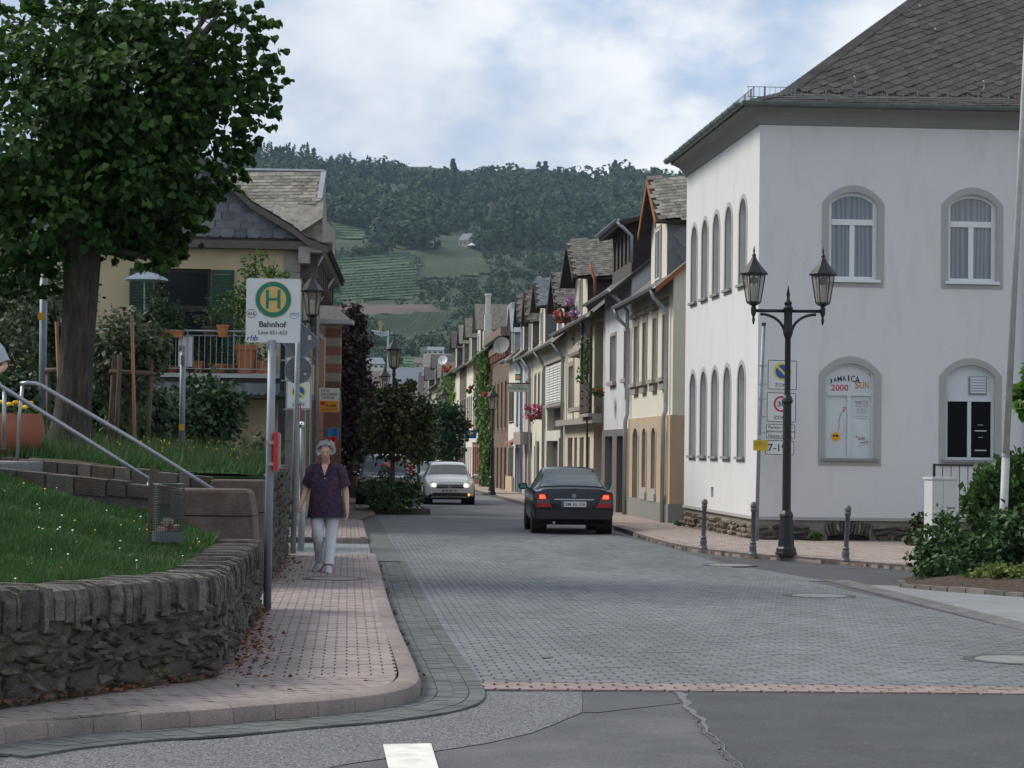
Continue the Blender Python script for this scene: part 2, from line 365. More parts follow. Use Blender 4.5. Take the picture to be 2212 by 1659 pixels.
m_gutj=M('gutter_joint',(0.21,0.20,0.18),0.95,0.25,12,0.2)
m_conc=M('light_concrete',(0.22,0.228,0.23),0.9,0.12,1.5,0.25,90,speck=.2,stain=(0.15,0.15,0.145),stain_amt=0.5,stain_scale=1.4)
m_white=M('road_paint',(0.72,0.70,0.64),0.75,0.1,6,0.2,70,stain=(0.35,0.34,0.32),stain_amt=0.55,stain_scale=5)
m_soil=M('soil_mulch',(0.042,0.028,0.021),0.95,0.4,14,0.9,45,col2=(0.075,0.045,0.03))
m_grass_base=M('grass_soil',(0.028,0.062,0.020),0.95,0.3,4,0.5,60,col2=(0.035,0.075,0.022))
m_terrain=M('ground_far',(0.07,0.10,0.045),0.95,0.3,0.05,0.2)
m_metal_lid=M('manhole_iron',(0.10,0.10,0.10),0.55,0.2,9,0.4,60,metal=0.6)
m_lid_conc=M('manhole_concrete',(0.20,0.205,0.20),0.9,0.15,9,0.3,60)
def sheet(name,pts,dz,mat,parent=None,kind=None,thick=0.0):
    b=MB(); q=[Vector((p[0],p[1],gz(p[1])+dz))for p in pts]
    if thick:b.prism([v-Vector((0,0,thick))for v in q],(0,0,thick))
    else:b.poly(q)
    return b.build(name,mat,parent,kind=kind)
def area(pts):
    return 0.5*sum(pts[i][0]*pts[(i+1)%len(pts)][1]-pts[(i+1)%len(pts)][0]*pts[i][1]for i in range(len(pts)))
def clip(sub,reg):
    """sutherland-hodgman against a convex counter-clockwise region"""
    out=sub
    for i in range(len(reg)):
        a,b=reg[i],reg[(i+1)%len(reg)]; ex,ey=b[0]-a[0],b[1]-a[1]; inp,out=out,[]
        if not inp:return[]
        for j in range(len(inp)):
            p,q=inp[j-1],inp[j]
            dp=ex*(p[1]-a[1])-ey*(p[0]-a[0]); dq=ex*(q[1]-a[1])-ey*(q[0]-a[0])
            if dp*dq<0:t=dp/(dp-dq); out.append((p[0]+t*(q[0]-p[0]),p[1]+t*(q[1]-p[1])))
            if dq>=0:out.append(q)
    return out
def inpoly(x,y,pts):
    c=False; j=len(pts)-1
    for i in range(len(pts)):
        xi,yi=pts[i][0],pts[i][1]; xj,yj=pts[j][0],pts[j][1]
        if(yi>y)!=(yj>y)and x<(xj-xi)*(y-yi)/(yj-yi)+xi:c=not c
        j=i
    return c
def emit_stones(polys,top,thick,mat,parent,name='paver',indiv=300,stuff='paver_field'):
    """polys: list of 2-d outlines; the largest in view become single stones"""
    def key(p):
        cx=sum(q[0]for q in p)/len(p); cy=sum(q[1]for q in p)/len(p)
        return cy+(1000 if abs(cx/max(cy,.1))>0.236 else 0)+(1000 if cy<11.0 else 0)
    polys.sort(key=key); rest=MB()
    for i,p in enumerate(polys):
        dz=top+random.uniform(-0.0018,0.0018); n=len(p)
        b=MB()if i<indiv else rest
        hi=[Vector((q[0],q[1],gz(q[1])+dz))for q in p]; lo=[v-Vector((0,0,thick))for v in hi]
        fs=[tuple(range(n))]+[(i2,n+i2,n+(i2+1)%n,(i2+1)%n)for i2 in range(n)]
        b.add(hi+lo,fs)
        if i<indiv:b.build(name,mat,parent)
    if rest.v:rest.build(stuff,mat,parent,kind='stuff')
def bond(region,org,ang,w=0.165,d=0.13,notch=0.016,gap=0.0025,cliptest=True,poly=None):
    """interlocking pavers in running bond: rows across, joints notched"""
    ca,sa=math.cos(ang),math.sin(ang); out=[]
    src=region if region is not None else poly
    us=[(p[0]-org[0])*ca+(p[1]-org[1])*sa for p in src]; vs=[-(p[0]-org[0])*sa+(p[1]-org[1])*ca for p in src]
    if region is not None and area(region)<0:region=region[::-1]
    hw,hd=w/2-gap,d/2-gap*0.6
    for j in range(int(min(vs)/d)-1,int(max(vs)/d)+2):
        for i in range(int(min(us)/w)-2,int(max(us)/w)+2):
            u0=(i+(0.5 if j%2 else 0))*w; v0=j*d
            cx,cy=org[0]+u0*ca-v0*sa,org[1]+u0*sa+v0*ca
            if region is None:
                if not inpoly(cx,cy,poly):continue
            h=[(-hw,-hd),(hw,-hd),(hw-notch,0),(hw,hd),(-hw,hd),(-hw+notch,0)]
            p=[(org[0]+(u0+a)*ca-(v0+b)*sa,org[1]+(u0+a)*sa+(v0+b)*ca)for a,b in h]
            if region is not None:
                p=clip(p,region)
                if len(p)<3 or abs(area(p))<0.0008:continue
            out.append(p)
    return out
ANG=math.atan(0.075)
b=MB(); b.quad((-900,-30,gz(-30)-0.02),(900,-30,gz(-30)-0.02),(900,420,gz(420)-0.02),(-900,420,gz(420)-0.02))
ground=b.build('ground',m_terrain,kind='structure')
road=sheet('road',[(-14,-5),(20,-5),(26,24),(9,34),(4.4,42),(xr(60)-1,60),(xr(260)-0.5,260),(xr(260)-8.5,260),(-5.4,45),(-6,34),(-14,8)],0.0,m_asph,kind='structure')
sheet('asphalt_patch',[(G(1448,1494).x,G(1448,1494).y),(8,15.35),(8,6),(G(1625,1675).x,G(1625,1675).y)],0.004,m_asph_dark,road)
coarse=[G(*p)for p in((-60,1665),(0,1640),(250,1605),(450,1600),(600,1585),(780,1565),(950,1538),(1030,1528),(1042,1495),(1257,1495),(1257,1540),(1205,1562),(1150,1584),(1050,1607),(940,1624),(760,1650),(500,1700),(0,1760))]
sheet('asphalt_patch',coarse,0.004,m_coarse,road)
sheet('asphalt_patch',[G(*p)for p in((1259,1496),(1440,1494),(1470,1520),(1290,1540),(1259,1540))],0.004,m_asph_mid,road)
dash=[G(*p)for p in((827,1611),(931,1609),(950,1672),(842,1676))]
sheet('road_marking',dash,0.009,m_white,road)
b=MB(); seam=[G(1455+160*t+5*math.sin(t*23)+3*math.sin(t*61),1496+180*t)for t in np.linspace(0,1,40)]
for i in range(39):
    w0=(0.05+0.012*math.sin(i*1.7))*max(.12,1-i/26); a,c=seam[i],seam[i+1]
    b.quad(a+Vector((-w0*.2,0,.007)),a+Vector((w0,0,.007)),c+Vector((w0,0,.007)),c+Vector((-w0*.2,0,.007)))
b.build('asphalt_seam',M('asphalt_seam',(.145,.15,.155),.9,.2,5,.4,90,speck=.4),road)
b=MB()
for i in range(12,39):
    a,c=seam[i]+Vector((-.04,0,.008)),seam[i+1]+Vector((-.04,0,.008)); w0=random.uniform(.003,.022)
    b.quad(a,a+Vector((w0,0,0)),c+Vector((w0,0,0)),c)
b.build('asphalt_crack',m_joint,road)
XL=lambda y:-0.265-0.0763*(y-15.2)
YB=lambda x:15.27+0.035*(x+0.3)
bed=[(XL(15.27),15.27),(5.4,YB(5.4)),(4.85,20.6),(4.22,29),(3.58,32.3),(3.3,36.3),(2.88,40.2),(2.55,46),(XL(46),46)]
sheet('paver_bed',bed,0.004,m_joint,road)
polys=[]
for reg in([(XL(15.27),15.27),(5.4,YB(5.4)),(4.85,20.6),(4.22,29),(XL(29),29)],[(XL(29),29),(4.22,29),(3.58,32.3),(XL(32.3),32.3)],[(XL(32.3),32.3),(3.58,32.3),(3.3,36.3),(2.88,40.2),(2.55,46),(XL(46),46)]):
    polys+=bond(reg,(0,15.27),ANG,notch=.011,gap=.0016)
emit_stones(polys,0.014,0.012,m_paver,road,indiv=300)
far=[(XL(45.95),45.95),(2.55,45.95)]+[(xr(y)-1.75,y)for y in(51,60,100,160,260)]+[(xr(y)-7.3,y)for y in(260,160,100,60)]+[(-3.2,50)]
sheet('paver_surface',far,0.012,m_paver_far,road)
pk=[(XL(15.25)+0.0,14.78),(XL(15.2),15.25),(5.4,YB(5.4)-0.02),(5.4,15.02)]
sheet('paver_bed',pk,0.004,m_joint_red,road)
polys=bond([(XL(15.25),14.78),(5.4,14.98),(5.4,YB(5.4)-0.02),(XL(15.25),15.25)],(0,14.8),R(2),d=0.15)
emit_stones(polys,0.015,0.012,m_pink,road,indiv=120)
KP=[(-75,1626),(0,1615),(38,1608),(149,1596),(255,1586),(353,1580),(442,1574),(518,1567),(595,1560),(663,1555),(722,1550),(782,1543),(833,1535.5),(871,1527),(896,1518.5),(910,1504),(909,1487),(892,1444),(867,1389),(843,1325),(826,1261),(814,1212)]
kp=[G(*p)for p in KP]
def resample(pts,step):
    out=[pts[0].copy()]; acc=0.0
    d=[0.0]
    for i in range(1,len(pts)):d.append(d[-1]+(pts[i]-pts[i-1]).length)
    n=max(2,int(d[-1]/step)); res=[]
    for k in range(n+1):
        s=d[-1]*k/n; i=0
        while i<len(d)-2 and d[i+1]<s:i+=1
        t=(s-d[i])/(d[i+1]-d[i]); res.append(pts[i].lerp(pts[i+1],t))
    return res
def smooth_path(pts,it=2):
    for _ in range(it):
        q=[pts[0]]
        for i in range(len(pts)-1):q+=[pts[i].lerp(pts[i+1],.25),pts[i].lerp(pts[i+1],.75)]
        pts=q+[pts[-1]]
    return pts
def normals(pts):
    out=[]
    for i in range(len(pts)):
        t=pts[min(i+1,len(pts)-1)]-pts[max(i-1,0)]; t.z=0; t.normalize(); out.append(Vector((-t.y,t.x,0)))
    return out
kpath=smooth_path(kp)
def kerbs(path,side,parent,mat,step,w=0.15,h=0.12,inset=0.0):
    """single kerbstones; side=+1: pavement lies to the left of travel"""
    pts=resample(path,step/3)
    if(len(pts)-1)%3:pts=pts[:len(pts)-(len(pts)-1)%3]
    ns=normals(pts)
    prof=[(0.0,-0.03),(0.0,h*0.55),(w*.12,h*0.86),(w*0.38,h),(w,h+0.004),(w,-0.03)]
    for k in range(0,len(pts)-3,3):
        b=MB(); vs=[]; j0,j1=0.018,0.982
        for q in range(4):
            p,n=pts[k+q],ns[k+q]*side
            if q==0:p=p.lerp(pts[k+1],j0*3*.4)
            if q==3:p=p.lerp(pts[k+2],j0*3*.4)
            for a,z in prof:vs.append(Vector((p.x+n.x*a,p.y+n.y*a,gz(p.y)+z)))
        m=len(prof); fs=[(q*m+i,(q+1)*m+i,(q+1)*m+i+1,q*m+i+1)for q in range(3)for i in range(m-1)]
        if side>0:fs=[f[::-1]for f in fs]
        fs+=[tuple(range(m)),tuple(range(4*m-1,3*m-1,-1))]
        b.add(vs,fs); b.build('kerbstone',mat,parent,smooth=True,sharp=40)
PZ=0.12
inner=[]
kin=resample(kpath,0.2); kn=normals(kin)
inner=[p+n*0.163 for p,n in zip(kin,kn)]
wl_base=[(-4.6,9.0),(-2.87,12.2),(-1.86,14.25),(-2.32,20.5),(-2.55,24.6),(-3.15,32.2),(-3.25,33.4)]
pav_pts=[(p.x,p.y)for p in inner]+[(-3.4,33.3),(-3.6,32),(-2.9,24),(-2.6,20.5),(-2.3,14.6),(-3.3,12.0),(-4.8,9.6)]
pavement=sheet('pavement',pav_pts,PZ-0.012,m_joint_red,kind='structure',thick=0.1)
kerbs(kpath,1,pavement,m_kerb,0.30)
reg1=[(-2.02,14.32),(inner[0].x,14.3)]
ki=[p for p in inner if p.y>14.5 and p.x<-0.5]
kr=lambda y:next((a.x+(b_.x-a.x)*(y-a.y)/(b_.y-a.y)for a,b_ in zip(ki,ki[1:])if a.y<=y<=b_.y),-2.2)
street_reg=[(-1.98,14.2),(kr(14.6),14.55),(kr(24),24.0),(kr(33.0),33.15),(-3.36,33.25),(-2.66,24.0)]
fi=[p for p in inner if p.y<=14.62]
front_reg=[(p.x,p.y)for p in fi if p.x<kr(14.6)-0.0 or p.y<14.3]+[(kr(14.6),14.55),(-1.98,14.2),(-3.12,11.8)]
front_reg=[q for i,q in enumerate(front_reg)]
def hull(pts):
    pts=sorted(set(pts)); lo,hi=[],[]
    for seq,out in((pts,lo),(pts[::-1],hi)):
        for p in seq:
            while len(out)>=2 and(out[-1][0]-out[-2][0])*(p[1]-out[-2][1])-(out[-1][1]-out[-2][1])*(p[0]-out[-2][0])<=0:out.pop()
            out.append(p)
    return lo[:-1]+hi[:-1]
front_reg=hull(front_reg)
m_paver_red=M('paver_red',(0.275,0.225,0.213),0.9,0.13,1.7,0.3,110,rnd=0.05,speck=.16,col2=(0.295,0.246,0.234),stain=(0.2,0.17,0.16),stain_amt=0.55,stain_scale=0.8)
street_reg=hull([(p.x,p.y)for p in ki if 14.5<p.y<33.2]+[(-1.98,14.2),(-3.36,33.25)])
polys=bond(street_reg,(-1.0,14.6),ANG,notch=0.009,gap=0.0016)+bond(front_reg,(-1.5,13.2),R(52),notch=0.009,gap=0.0018)
emit_stones(polys,PZ,0.012,m_paver_red,pavement,indiv=300)
ek=[Vector((p[0],p[1],gz(p[1])))for p in((kp[-1].x,kp[-1].y),(-2.25,33.6),(-2.6,33.75),(-3.5,33.6))]
kerbs(ek,1,pavement,m_kerb,0.3,h=0.10)
gpts=[q for q in resample(kpath,0.1)]; gn=normals(gpts)
b=MB()
for i in range(len(gpts)-1):
    a,c=gpts[i],gpts[i+1]; na,nc=gn[i],gn[i+1]
    b.quad(*[Vector((p.x,p.y,gz(p.y)+0.006))for p in(a,a-na*0.43,c-nc*0.43,c)])
gut=b.build('gutter_bed',m_gutj,road)
gp=[]
for row in range(4):
    o0,o1=0.005+row*0.106,0.005+row*0.106+(0.098 if row%2==0 else 0.1035)
    for i in range(0,len(gpts)-1):
        a,c=gpts[i],gpts[i+1]; na,nc=gn[i],gn[i+1]
        a2,c2=a.lerp(c,0.03),a.lerp(c,0.97)
        q=[(a2-na*o0),(a2-na*o1),(c2-nc*o1),(c2-nc*o0)]
        gp.append([(v.x,v.y)for v in q])
emit_stones(gp,0.018,0.012,m_gut,road,name='gutter_stone',indiv=200,stuff='gutter_stones')
b=MB(); b.poly([Vector((XL(y)+dx,y,gz(y)+0.017))for y,dx in((33.3,-0.42),(33.3,0),(60,0),(60,-0.42))]); b.build('gutter_band',m_gut,road)
dv=[(-4.9,33.6),(XL(33.6)-0.44,33.4),(XL(39.7)-0.44,39.7),(-4.9,39.9)]
sheet('driveway_bed',dv,0.004,m_joint,road)
m_dv=M('driveway_sett',(0.19,0.21,0.215),0.85,0.12,2,0.2,70,rnd=0.06,col2=(0.21,0.23,0.235))
emit_stones(bond(dv,(-3,34),ANG,w=0.2,d=0.2,notch=0.0,gap=0.003),0.015,0.012,m_dv,road,name='sett',indiv=120,stuff='sett_field')
lk=[Vector((XL(y)-0.44,y,gz(y)))for y in(40.2,46,52)]+[Vector((xr(y)-9.0+2.0,y,gz(y)))for y in(58,80,120,200)]
lp=sheet('pavement',[(p.x-.14,p.y)for p in lk]+[(xr(200)-10,200),(xr(120)-10,120),(-7.6,60),(-5.9,45),(-5.4,40.1)],PZ-0.012,m_joint_red,kind='structure',thick=0.1)
kerbs(lk[:3],1,lp,m_kerb,0.5); kerbs([lk[0]+Vector((-2.5,0,0)),lk[0]+Vector((-0.3,-.05,0)),lk[0]],1,lp,m_kerb,0.4)
emit_stones(bond([(lk[0].x-.15,40.3),(lk[2].x-.15,52),(lk[2].x-3,52),(lk[0].x-2.6,40.3)],(-3,41),ANG),PZ,0.012,m_paver_red,lp,indiv=150)
rk=[G(*p)for p in((2290,1262),(2100,1247),(2013,1238),(1930,1231),(1822,1222),(1738,1215),(1652,1210),(1571,1202.5),(1500,1193),(1443,1182),(1380,1163),(1320,1141))]
rk+=[Vector((xr(y)-1.75,y,gz(y)))for y in(58,70,100,150,230)]
rkp=smooth_path(rk)
rpav_pts=[(p.x,p.y)for p in rkp]+[(xr(230)+4,230),(xr(60)+4,60),(12,46),(12,33)]
rpav=sheet('pavement',rpav_pts,0.088,m_joint_red,kind='structure',thick=0.09)
kerbs([p for p in rkp if p.y<62],-1,rpav,m_kerb,0.45,h=0.1)
m_paver_tan=M('paver_tan',(0.33,0.265,0.235),0.9,0.12,1.3,0.3,110,rnd=0.07,col2=(0.35,0.29,0.26),stain=(0.24,0.2,0.18),stain_amt=0.5,stain_scale=0.7)
poly=[(p.x+0.16,p.y+0.02)for p in rkp if p.y<53]+[(4.1,53),(4.1,50.5),(4.8,42.1),(11,42.3),(11,34)]
emit_stones(bond(None,(3,36),ANG,w=0.17,d=0.17,notch=0.014,gap=0.003,poly=poly),0.1,0.012,m_paver_tan,rpav,indiv=300)
b=MB(); yy=[52.9,60,80,120,230]
for y0,y1 in zip(yy,yy[1:]):b.quad(*[Vector((x,y,gz(y)+0.094))for x,y in((xr(y0)-1.6,y0),(xr(y0)+.1,y0),(xr(y1)+.1,y1),(xr(y1)-1.6,y1))])
b.build('paver_surface',m_paver_tan,rpav)
sheet('asphalt_patch',[(3.58,32.3),(4.22,29),(4.32,28.6),(5.05,28.1),(12,30),(12,33.5),(6.5,32.3),(5.5,33.6),(4.66,34.9),(3.59,36.5),(3.33,36.2)],0.006,m_asph_dark,road)
sheet('concrete_apron',[(4.5,28.3),(4.98,21.0),(9,20),(9,28),(5.2,28.2)],0.007,m_conc,road)
m_band=M('band_sett',(0.135,0.138,0.132),0.9,0.2,2,0.3,60,rnd=0.14,col2=(0.16,0.16,0.15))
sheet('sett_bed',[(4.85,20.6),(5.02,20.6),(5.4,15.4),(5.8,15.4),(5.1,21),(4.5,28.6),(4.22,29.4),(4.0,30.5),(3.85,30.9),(4.22,29)],0.008,m_joint,road)
bp=[]
for i in range(110):
    y0=15.6+i*0.125
    for k in range(3):
        x0=5.28-0.076*(y0-15.5)+k*0.105; bp.append([(x0,y0),(x0+.098,y0),(x0+.098-.009,y0+.117),(x0-.009,y0+.117)])
emit_stones(bp,0.016,0.012,m_band,road,name='sett',indiv=150,stuff='sett_band')
def dome(name,pts,z0,h,mat,kind='structure',parent=None):
    c=Vector((sum(p[0]for p in pts)/len(pts),sum(p[1]for p in pts)/len(pts),0)); rings=5; vs=[]; fs=[]; n=len(pts)
    for k in range(rings):
        t=k/rings
        for p in pts:
            x,y=p[0]+(c.x-p[0])*t,p[1]+(c.y-p[1])*t
            vs.append((x,y,gz(y)+z0+h*math.sin(t*1.57)+(random.uniform(-.02,.02)if k else 0)))
    vs.append((c.x,c.y,gz(c.y)+z0+h))
    for k in range(rings-1):fs+=[(k*n+i,k*n+(i+1)%n,(k+1)*n+(i+1)%n,(k+1)*n+i)for i in range(n)]
    fs+=[((rings-1)*n+i,(rings-1)*n+(i+1)%n,rings*n)for i in range(n)]
    b=MB(); b.add(vs,fs); return b.build(name,mat,parent,smooth=True,kind=kind)
edge=[G(*p)for p in((1944,1262),(1950,1270),(2000,1275),(2060,1280),(2130,1285),(2212,1291),(2300,1298))]
bedpts=[(p.x,p.y)for p in edge]+[(8.5,27.5),(8.5,33),(6.4,31.3),(5.6,30.2),(5.15,29.2)]
bed_r=dome('planting_bed',bedpts,0.03,0.10,m_soil)
m_edge=M('edging_stone',(0.10,0.098,0.085),0.9,0.2,6,0.5,50,rnd=0.2,col2=(0.2,0.18,0.16))
ep=resample(edge,0.28)
for a,c in zip(ep,ep[1:]):
    b=MB(); d=c-a; b.box((a+c)/2+Vector((0,0,0.03)),(d.length*.93,0.10,0.06+random.uniform(-.02,.02)),math.atan2(d.y,d.x)); b.build('edging_stone',m_edge,bed_r)
def manhole(px,py,rad,lab,dz=0.016,conc=True,sq=1.0):
    c=G(px,py,dz); t=thing('manhole_cover',lab,'manhole',c)
    b=MB(); b.lathe([(rad*.80,0.0),(rad*.80,0.006),(rad,0.006),(rad,0.0)],c,28); b.build('ring',m_metal_lid,t)
    b=MB(); b.lathe([(rad*.78,0.0),(rad*.78,0.005),(rad*.3,0.007)],c,28); b.build('lid',m_lid_conc if conc else m_paver_red,t)
    return t
manhole(1770,1287,0.42,'round manhole cover with pale concrete lid in the grey pavers opposite the planting bed')
manhole(1576,1221,0.42,'round pale manhole cover near the kerb below the corner bollards')
manhole(2195,1425,0.42,'round manhole cover with pale lid in the grey pavers beside the pink band')
manhole(1180,1421,0.04,'tiny pale round cap set among the grey pavers near the pink band',0.016)
manhole(722,1250,0.38,'round cover filled with red pavers in the pavement before the walking woman',PZ+0.003,conc=False)
c=G(842,1213,0.02); t=thing('drain_grate','narrow iron drain grate in the dark gutter strip','drain',c)
b=MB(); b.box(c+Vector((0,0,.004)),(0.36,0.30,0.008)); b.build('frame',m_metal_lid,t)
for k in range(6):
    b=MB(); b.box(c+Vector((-.14+k*.056,0,.011)),(0.024,0.26,0.008)); b.build('bar',m_metal_lid,t)
# ================================================================== left bank: walls, stairs, lawn
import bmesh
m_stone=M('slate_stone',(0.080,0.066,0.050),0.9,0.35,9,0.8,45,rnd=0.40,speck=.35,col2=(0.092,0.085,0.075),stain=(0.085,0.085,0.028),stain_amt=0.6,stain_scale=1.8)
m_cope=M('coping_stone',(0.095,0.080,0.064),0.9,0.35,12,0.8,60,rnd=0.38,speck=.35,col2=(0.112,0.104,0.092),stain=(0.22,0.20,0.17),stain_amt=0.5,stain_scale=6)
m_mortar=M('old_mortar',(0.088,0.08,0.07),0.95,0.3,6,0.8,40,col2=(0.075,0.07,0.066),stain=(0.08,0.085,0.03),stain_amt=0.5,stain_scale=1.5)
m_sand=M('sandstone_block',(0.112,0.082,0.066),0.9,0.25,3,0.5,40,rnd=0.12,speck=.2,col2=(0.135,0.102,0.084),stain=(0.05,0.042,0.037),stain_amt=0.75,stain_scale=2.2)
m_brownstone=M('brown_stone',(0.082,0.060,0.046),0.9,0.3,6,0.6,40,rnd=0.35,speck=.25,col2=(0.10,0.09,0.08))
def rock_mesh(name,mat,seed,squareness=0.7,n=16):
    rg=random.Random(seed); bm=bmesh.new()
    for i in range(n):
        v=Vector((rg.gauss(0,1),rg.gauss(0,1),rg.gauss(0,1))).normalized()
        k=max(abs(v.x),abs(v.y),abs(v.z)); v=v.lerp(v/k,squareness)*rg.uniform(0.85,1.02)
        bm.verts.new(v*0.5)
    r=bmesh.ops.convex_hull(bm,input=bm.verts)
    bmesh.ops.delete(bm,geom=[e for e in r['geom_interior']if isinstance(e,bmesh.types.BMVert)],context='VERTS')
    me=bpy.data.meshes.new(name); bm.to_mesh(me); bm.free(); me.materials.append(mat)
    a=me.attributes.new('rnd','FLOAT','FACE'); a.data.foreach_set('value',[0.0]*len(me.polygons)); return me
ROCKS=[rock_mesh('stone',m_stone,k)for k in range(10)]
def add_rock(mb,me,loc,mat3,r):
    vs=[Vector(loc)+mat3@v.co for v in me.vertices]; mb.add(vs,[tuple(p.vertices)for p in me.polygons],0,r)
def path_at(pts,s):
    for a,c in zip(pts,pts[1:]):
        d=(c-a).length
        if s<=d:return a.lerp(c,s/d),(c-a).normalized()
        s-=d
    return pts[-1],(pts[-1]-pts[-2]).normalized()
def plen(pts):return sum((c-a).length for a,c in zip(pts,pts[1:]))
WALLH=0.74
wp=smooth_path([Vector((p[0],p[1],0))for p in((-4.9,8.5),(-2.93,12.2),(-2.15,13.8),(-1.92,14.15),(-1.88,14.5),(-2.33,20.55))],1)
wn=normals(wp); THK=0.42
low_wall=thing('retaining_wall','low dark slate rubble wall with upright coping stones, curving round the pavement corner','wall',(wp[3].x,wp[3].y,gz(wp[3].y)+0.1))
b=MB()
for i in range(len(wp)-1):
    a,c=wp[i],wp[i+1]; na,nc=wn[i],wn[i+1]; vs=[]
    for p,n in((a,na),(c,nc)):
        z0=gz(p.y)+0.05
        for off,z in((0.025,z0),(0.035,z0+WALLH-0.10),(THK,z0+WALLH-0.08),(THK,z0)):vs.append(Vector((p.x+n.x*off,p.y+n.y*off,z)))
    b.add(vs,[(0,4,5,1),(1,5,6,2),(2,6,7,3)]+([(0,1,2,3)]if i==0 else[])+([(7,6,5,4)]if i==len(wp)-2 else[]))
b.build('mortar_core',m_mortar,low_wall)
tot=plen(wp); stones=[]
z=0.02
row=0
while z<WALLH-0.24:
    h=random.uniform(0.038,0.072); s=random.uniform(0,0.1)
    while s<tot:
        l=random.uniform(0.08,0.24)
        if random.random()<0.93:stones.append((s+l/2,z+h/2+random.uniform(-.012,.012),l,h))
        s+=l+random.uniform(0.0,0.014)
    z+=h*0.98
def st_key(q):
    p,t=path_at(wp,q[0]); return p.y+(1000 if p.x/p.y<-0.245 else 0)
stones.sort(key=st_key); rest=MB()
for i,(s,z,l,h)in enumerate(stones):
    p,t=path_at(wp,s); n=Vector((-t.y,t.x,0)); th=random.uniform(0.10,0.14); off=0.045+random.uniform(-0.012,0.014)
    m3=Matrix((t*l*1.08,n*th,Vector((0,0,1))*h*1.2)).transposed()@Matrix.Rotation(random.gauss(0,0.10),3,'Y')
    loc=Vector((p.x+n.x*off,p.y+n.y*off,gz(p.y)+0.10+z)); me=random.choice(ROCKS)
    if i<300:
        ob=bpy.data.objects.new('stone',me); COL.objects.link(ob); ob.parent=low_wall
        ob.matrix_local=Matrix.Translation(loc-WL[low_wall])@m3.to_4x4()
    else:add_rock(rest,me,loc,m3,random.random())
rest.build('stone_courses',m_stone,low_wall,kind='stuff')
s=0.0
while s<tot:
    l=random.choice((0.03,0.04,0.05,0.065,0.085))*random.uniform(.85,1.2); p,t=path_at(wp,s+l/2); n=Vector((-t.y,t.x,0))
    h=random.uniform(0.19,0.27); o0=random.uniform(-0.012,0.022); top=random.uniform(-.016,.016)
    F=Fr((p.x,p.y,gz(p.y)+0.05+WALLH-0.20),t,n,(0,0,1)); b=MB()
    hw=l/2*0.94; ch=0.018; j=lambda:random.uniform(-.008,.008)
    pr=[(o0+j(),-h+.20),(o0-.004+j(),.12+j()),(o0+ch,.185+top),(o0+.08+j(),.203+top),(THK-.05,.20+top+j()),(THK+j(),.17),(THK,-h+.20)]
    vs=[F.p(-hw*(1+j()*4),a,c)for a,c in pr]+[F.p(hw*(1+j()*4),a+j()*.6,c)for a,c in pr]; k=len(pr)
    b.add(vs,[tuple(range(k)),tuple(range(2*k-1,k-1,-1))]+[(i,k+i,k+(i+1)%k,(i+1)%k)for i in range(k)])
    if p.x/p.y>-0.26:b.build('coping_stone',m_cope,low_wall)
    s+=l
def lawn_z(x,y):
    t=min(1,max(0,(y-13.0)/7.5)); t=t*t*(3-2*t)
    return gz(y)*.5+0.735+0.26*max(0.0,-2.62-x)*t+0.015*math.sin(x*5+y*3)
def upper_z(x,y):
    return 1.26+0.075*min(4.5,max(0.0,-2.8-x))+0.010*max(0,y-25)+0.02*math.sin(x*3.1+y*1.7)
def grid_surface(name,xs,ys,zf,mat,mask=None,kind='structure'):
    b=MB(); vs=[(x,y,zf(x,y))for y in ys for x in xs]; k=len(xs); fs=[]
    for j in range(len(ys)-1):
        for i in range(k-1):
            if mask is None or mask((xs[i]+xs[i+1])/2,(ys[j]+ys[j+1])/2):fs.append((j*k+i,j*k+i+1,(j+1)*k+i+1,(j+1)*k+i))
    b.add(vs,fs); return b.build(name,mat,None,smooth=True,kind=kind)
wl_in=[(wp[i].x+wn[i].x*(THK-.02),wp[i].y+wn[i].y*(THK-.02))for i in range(len(wp))]
lawn_poly=wl_in+[(-2.4,20.75),(-9.5,20.75),(-9.5,8)]
grid_surface('lawn',list(np.arange(-9.5,-2.0,0.16)),list(np.arange(8,21.3,0.16)),lawn_z,m_grass_base,lambda x,y:inpoly(x,y,lawn_poly)or any((x-p[0])**2+(y-p[1])**2<.03 for p in wl_in))
m_blade=leafmat('grass_blade',(0.030,0.085,0.020),(0.055,0.125,0.030),0.35,0.3,0.6)
m_blade2=leafmat('grass_blade_dry',(0.05,0.10,0.03),(0.10,0.13,0.05),0.4,0.3,0.6)
def grass(name,n,xr_,yr_,zf,inside,hmin,hmax,w,mat,seed):
    rg=np.random.default_rng(seed); X=rg.uniform(*xr_,n*3); Y=rg.uniform(*yr_,n*3)
    ok=np.array([inside(x,y)for x,y in zip(X,Y)]); X,Y=X[ok][:n],Y[ok][:n]; n=len(X)
    Z=np.array([zf(x,y)for x,y in zip(X,Y)]); h=rg.uniform(hmin,hmax,n)*(1+.5*np.sin(X*4.1)*np.sin(Y*3.3)); a=rg.uniform(0,6.28,n)
    lx,ly=rg.normal(0,.45,n)*h,rg.normal(0,.45,n)*h; dx,dy=np.cos(a)*w/2,np.sin(a)*w/2
    V=np.zeros((n,4,3)); V[:,0]=np.stack([X-dx,Y-dy,Z-.01],1); V[:,1]=np.stack([X+dx,Y+dy,Z-.01],1)
    V[:,2]=np.stack([X+lx+dx*.25,Y+ly+dy*.25,Z+h],1); V[:,3]=np.stack([X+lx-dx*.25,Y+ly-dy*.25,Z+h],1)
    F=np.arange(n*4).reshape(n,4); me=npmesh(name,V.reshape(-1,3),F,mat,np.clip(rg.uniform(0,1,n),0,.99))
    ob=link(name,me,(0,0,0)); ob['kind']='stuff'; return ob
def vis_lawn(x,y):return-0.25<x/y and inpoly(x,y,lawn_poly)
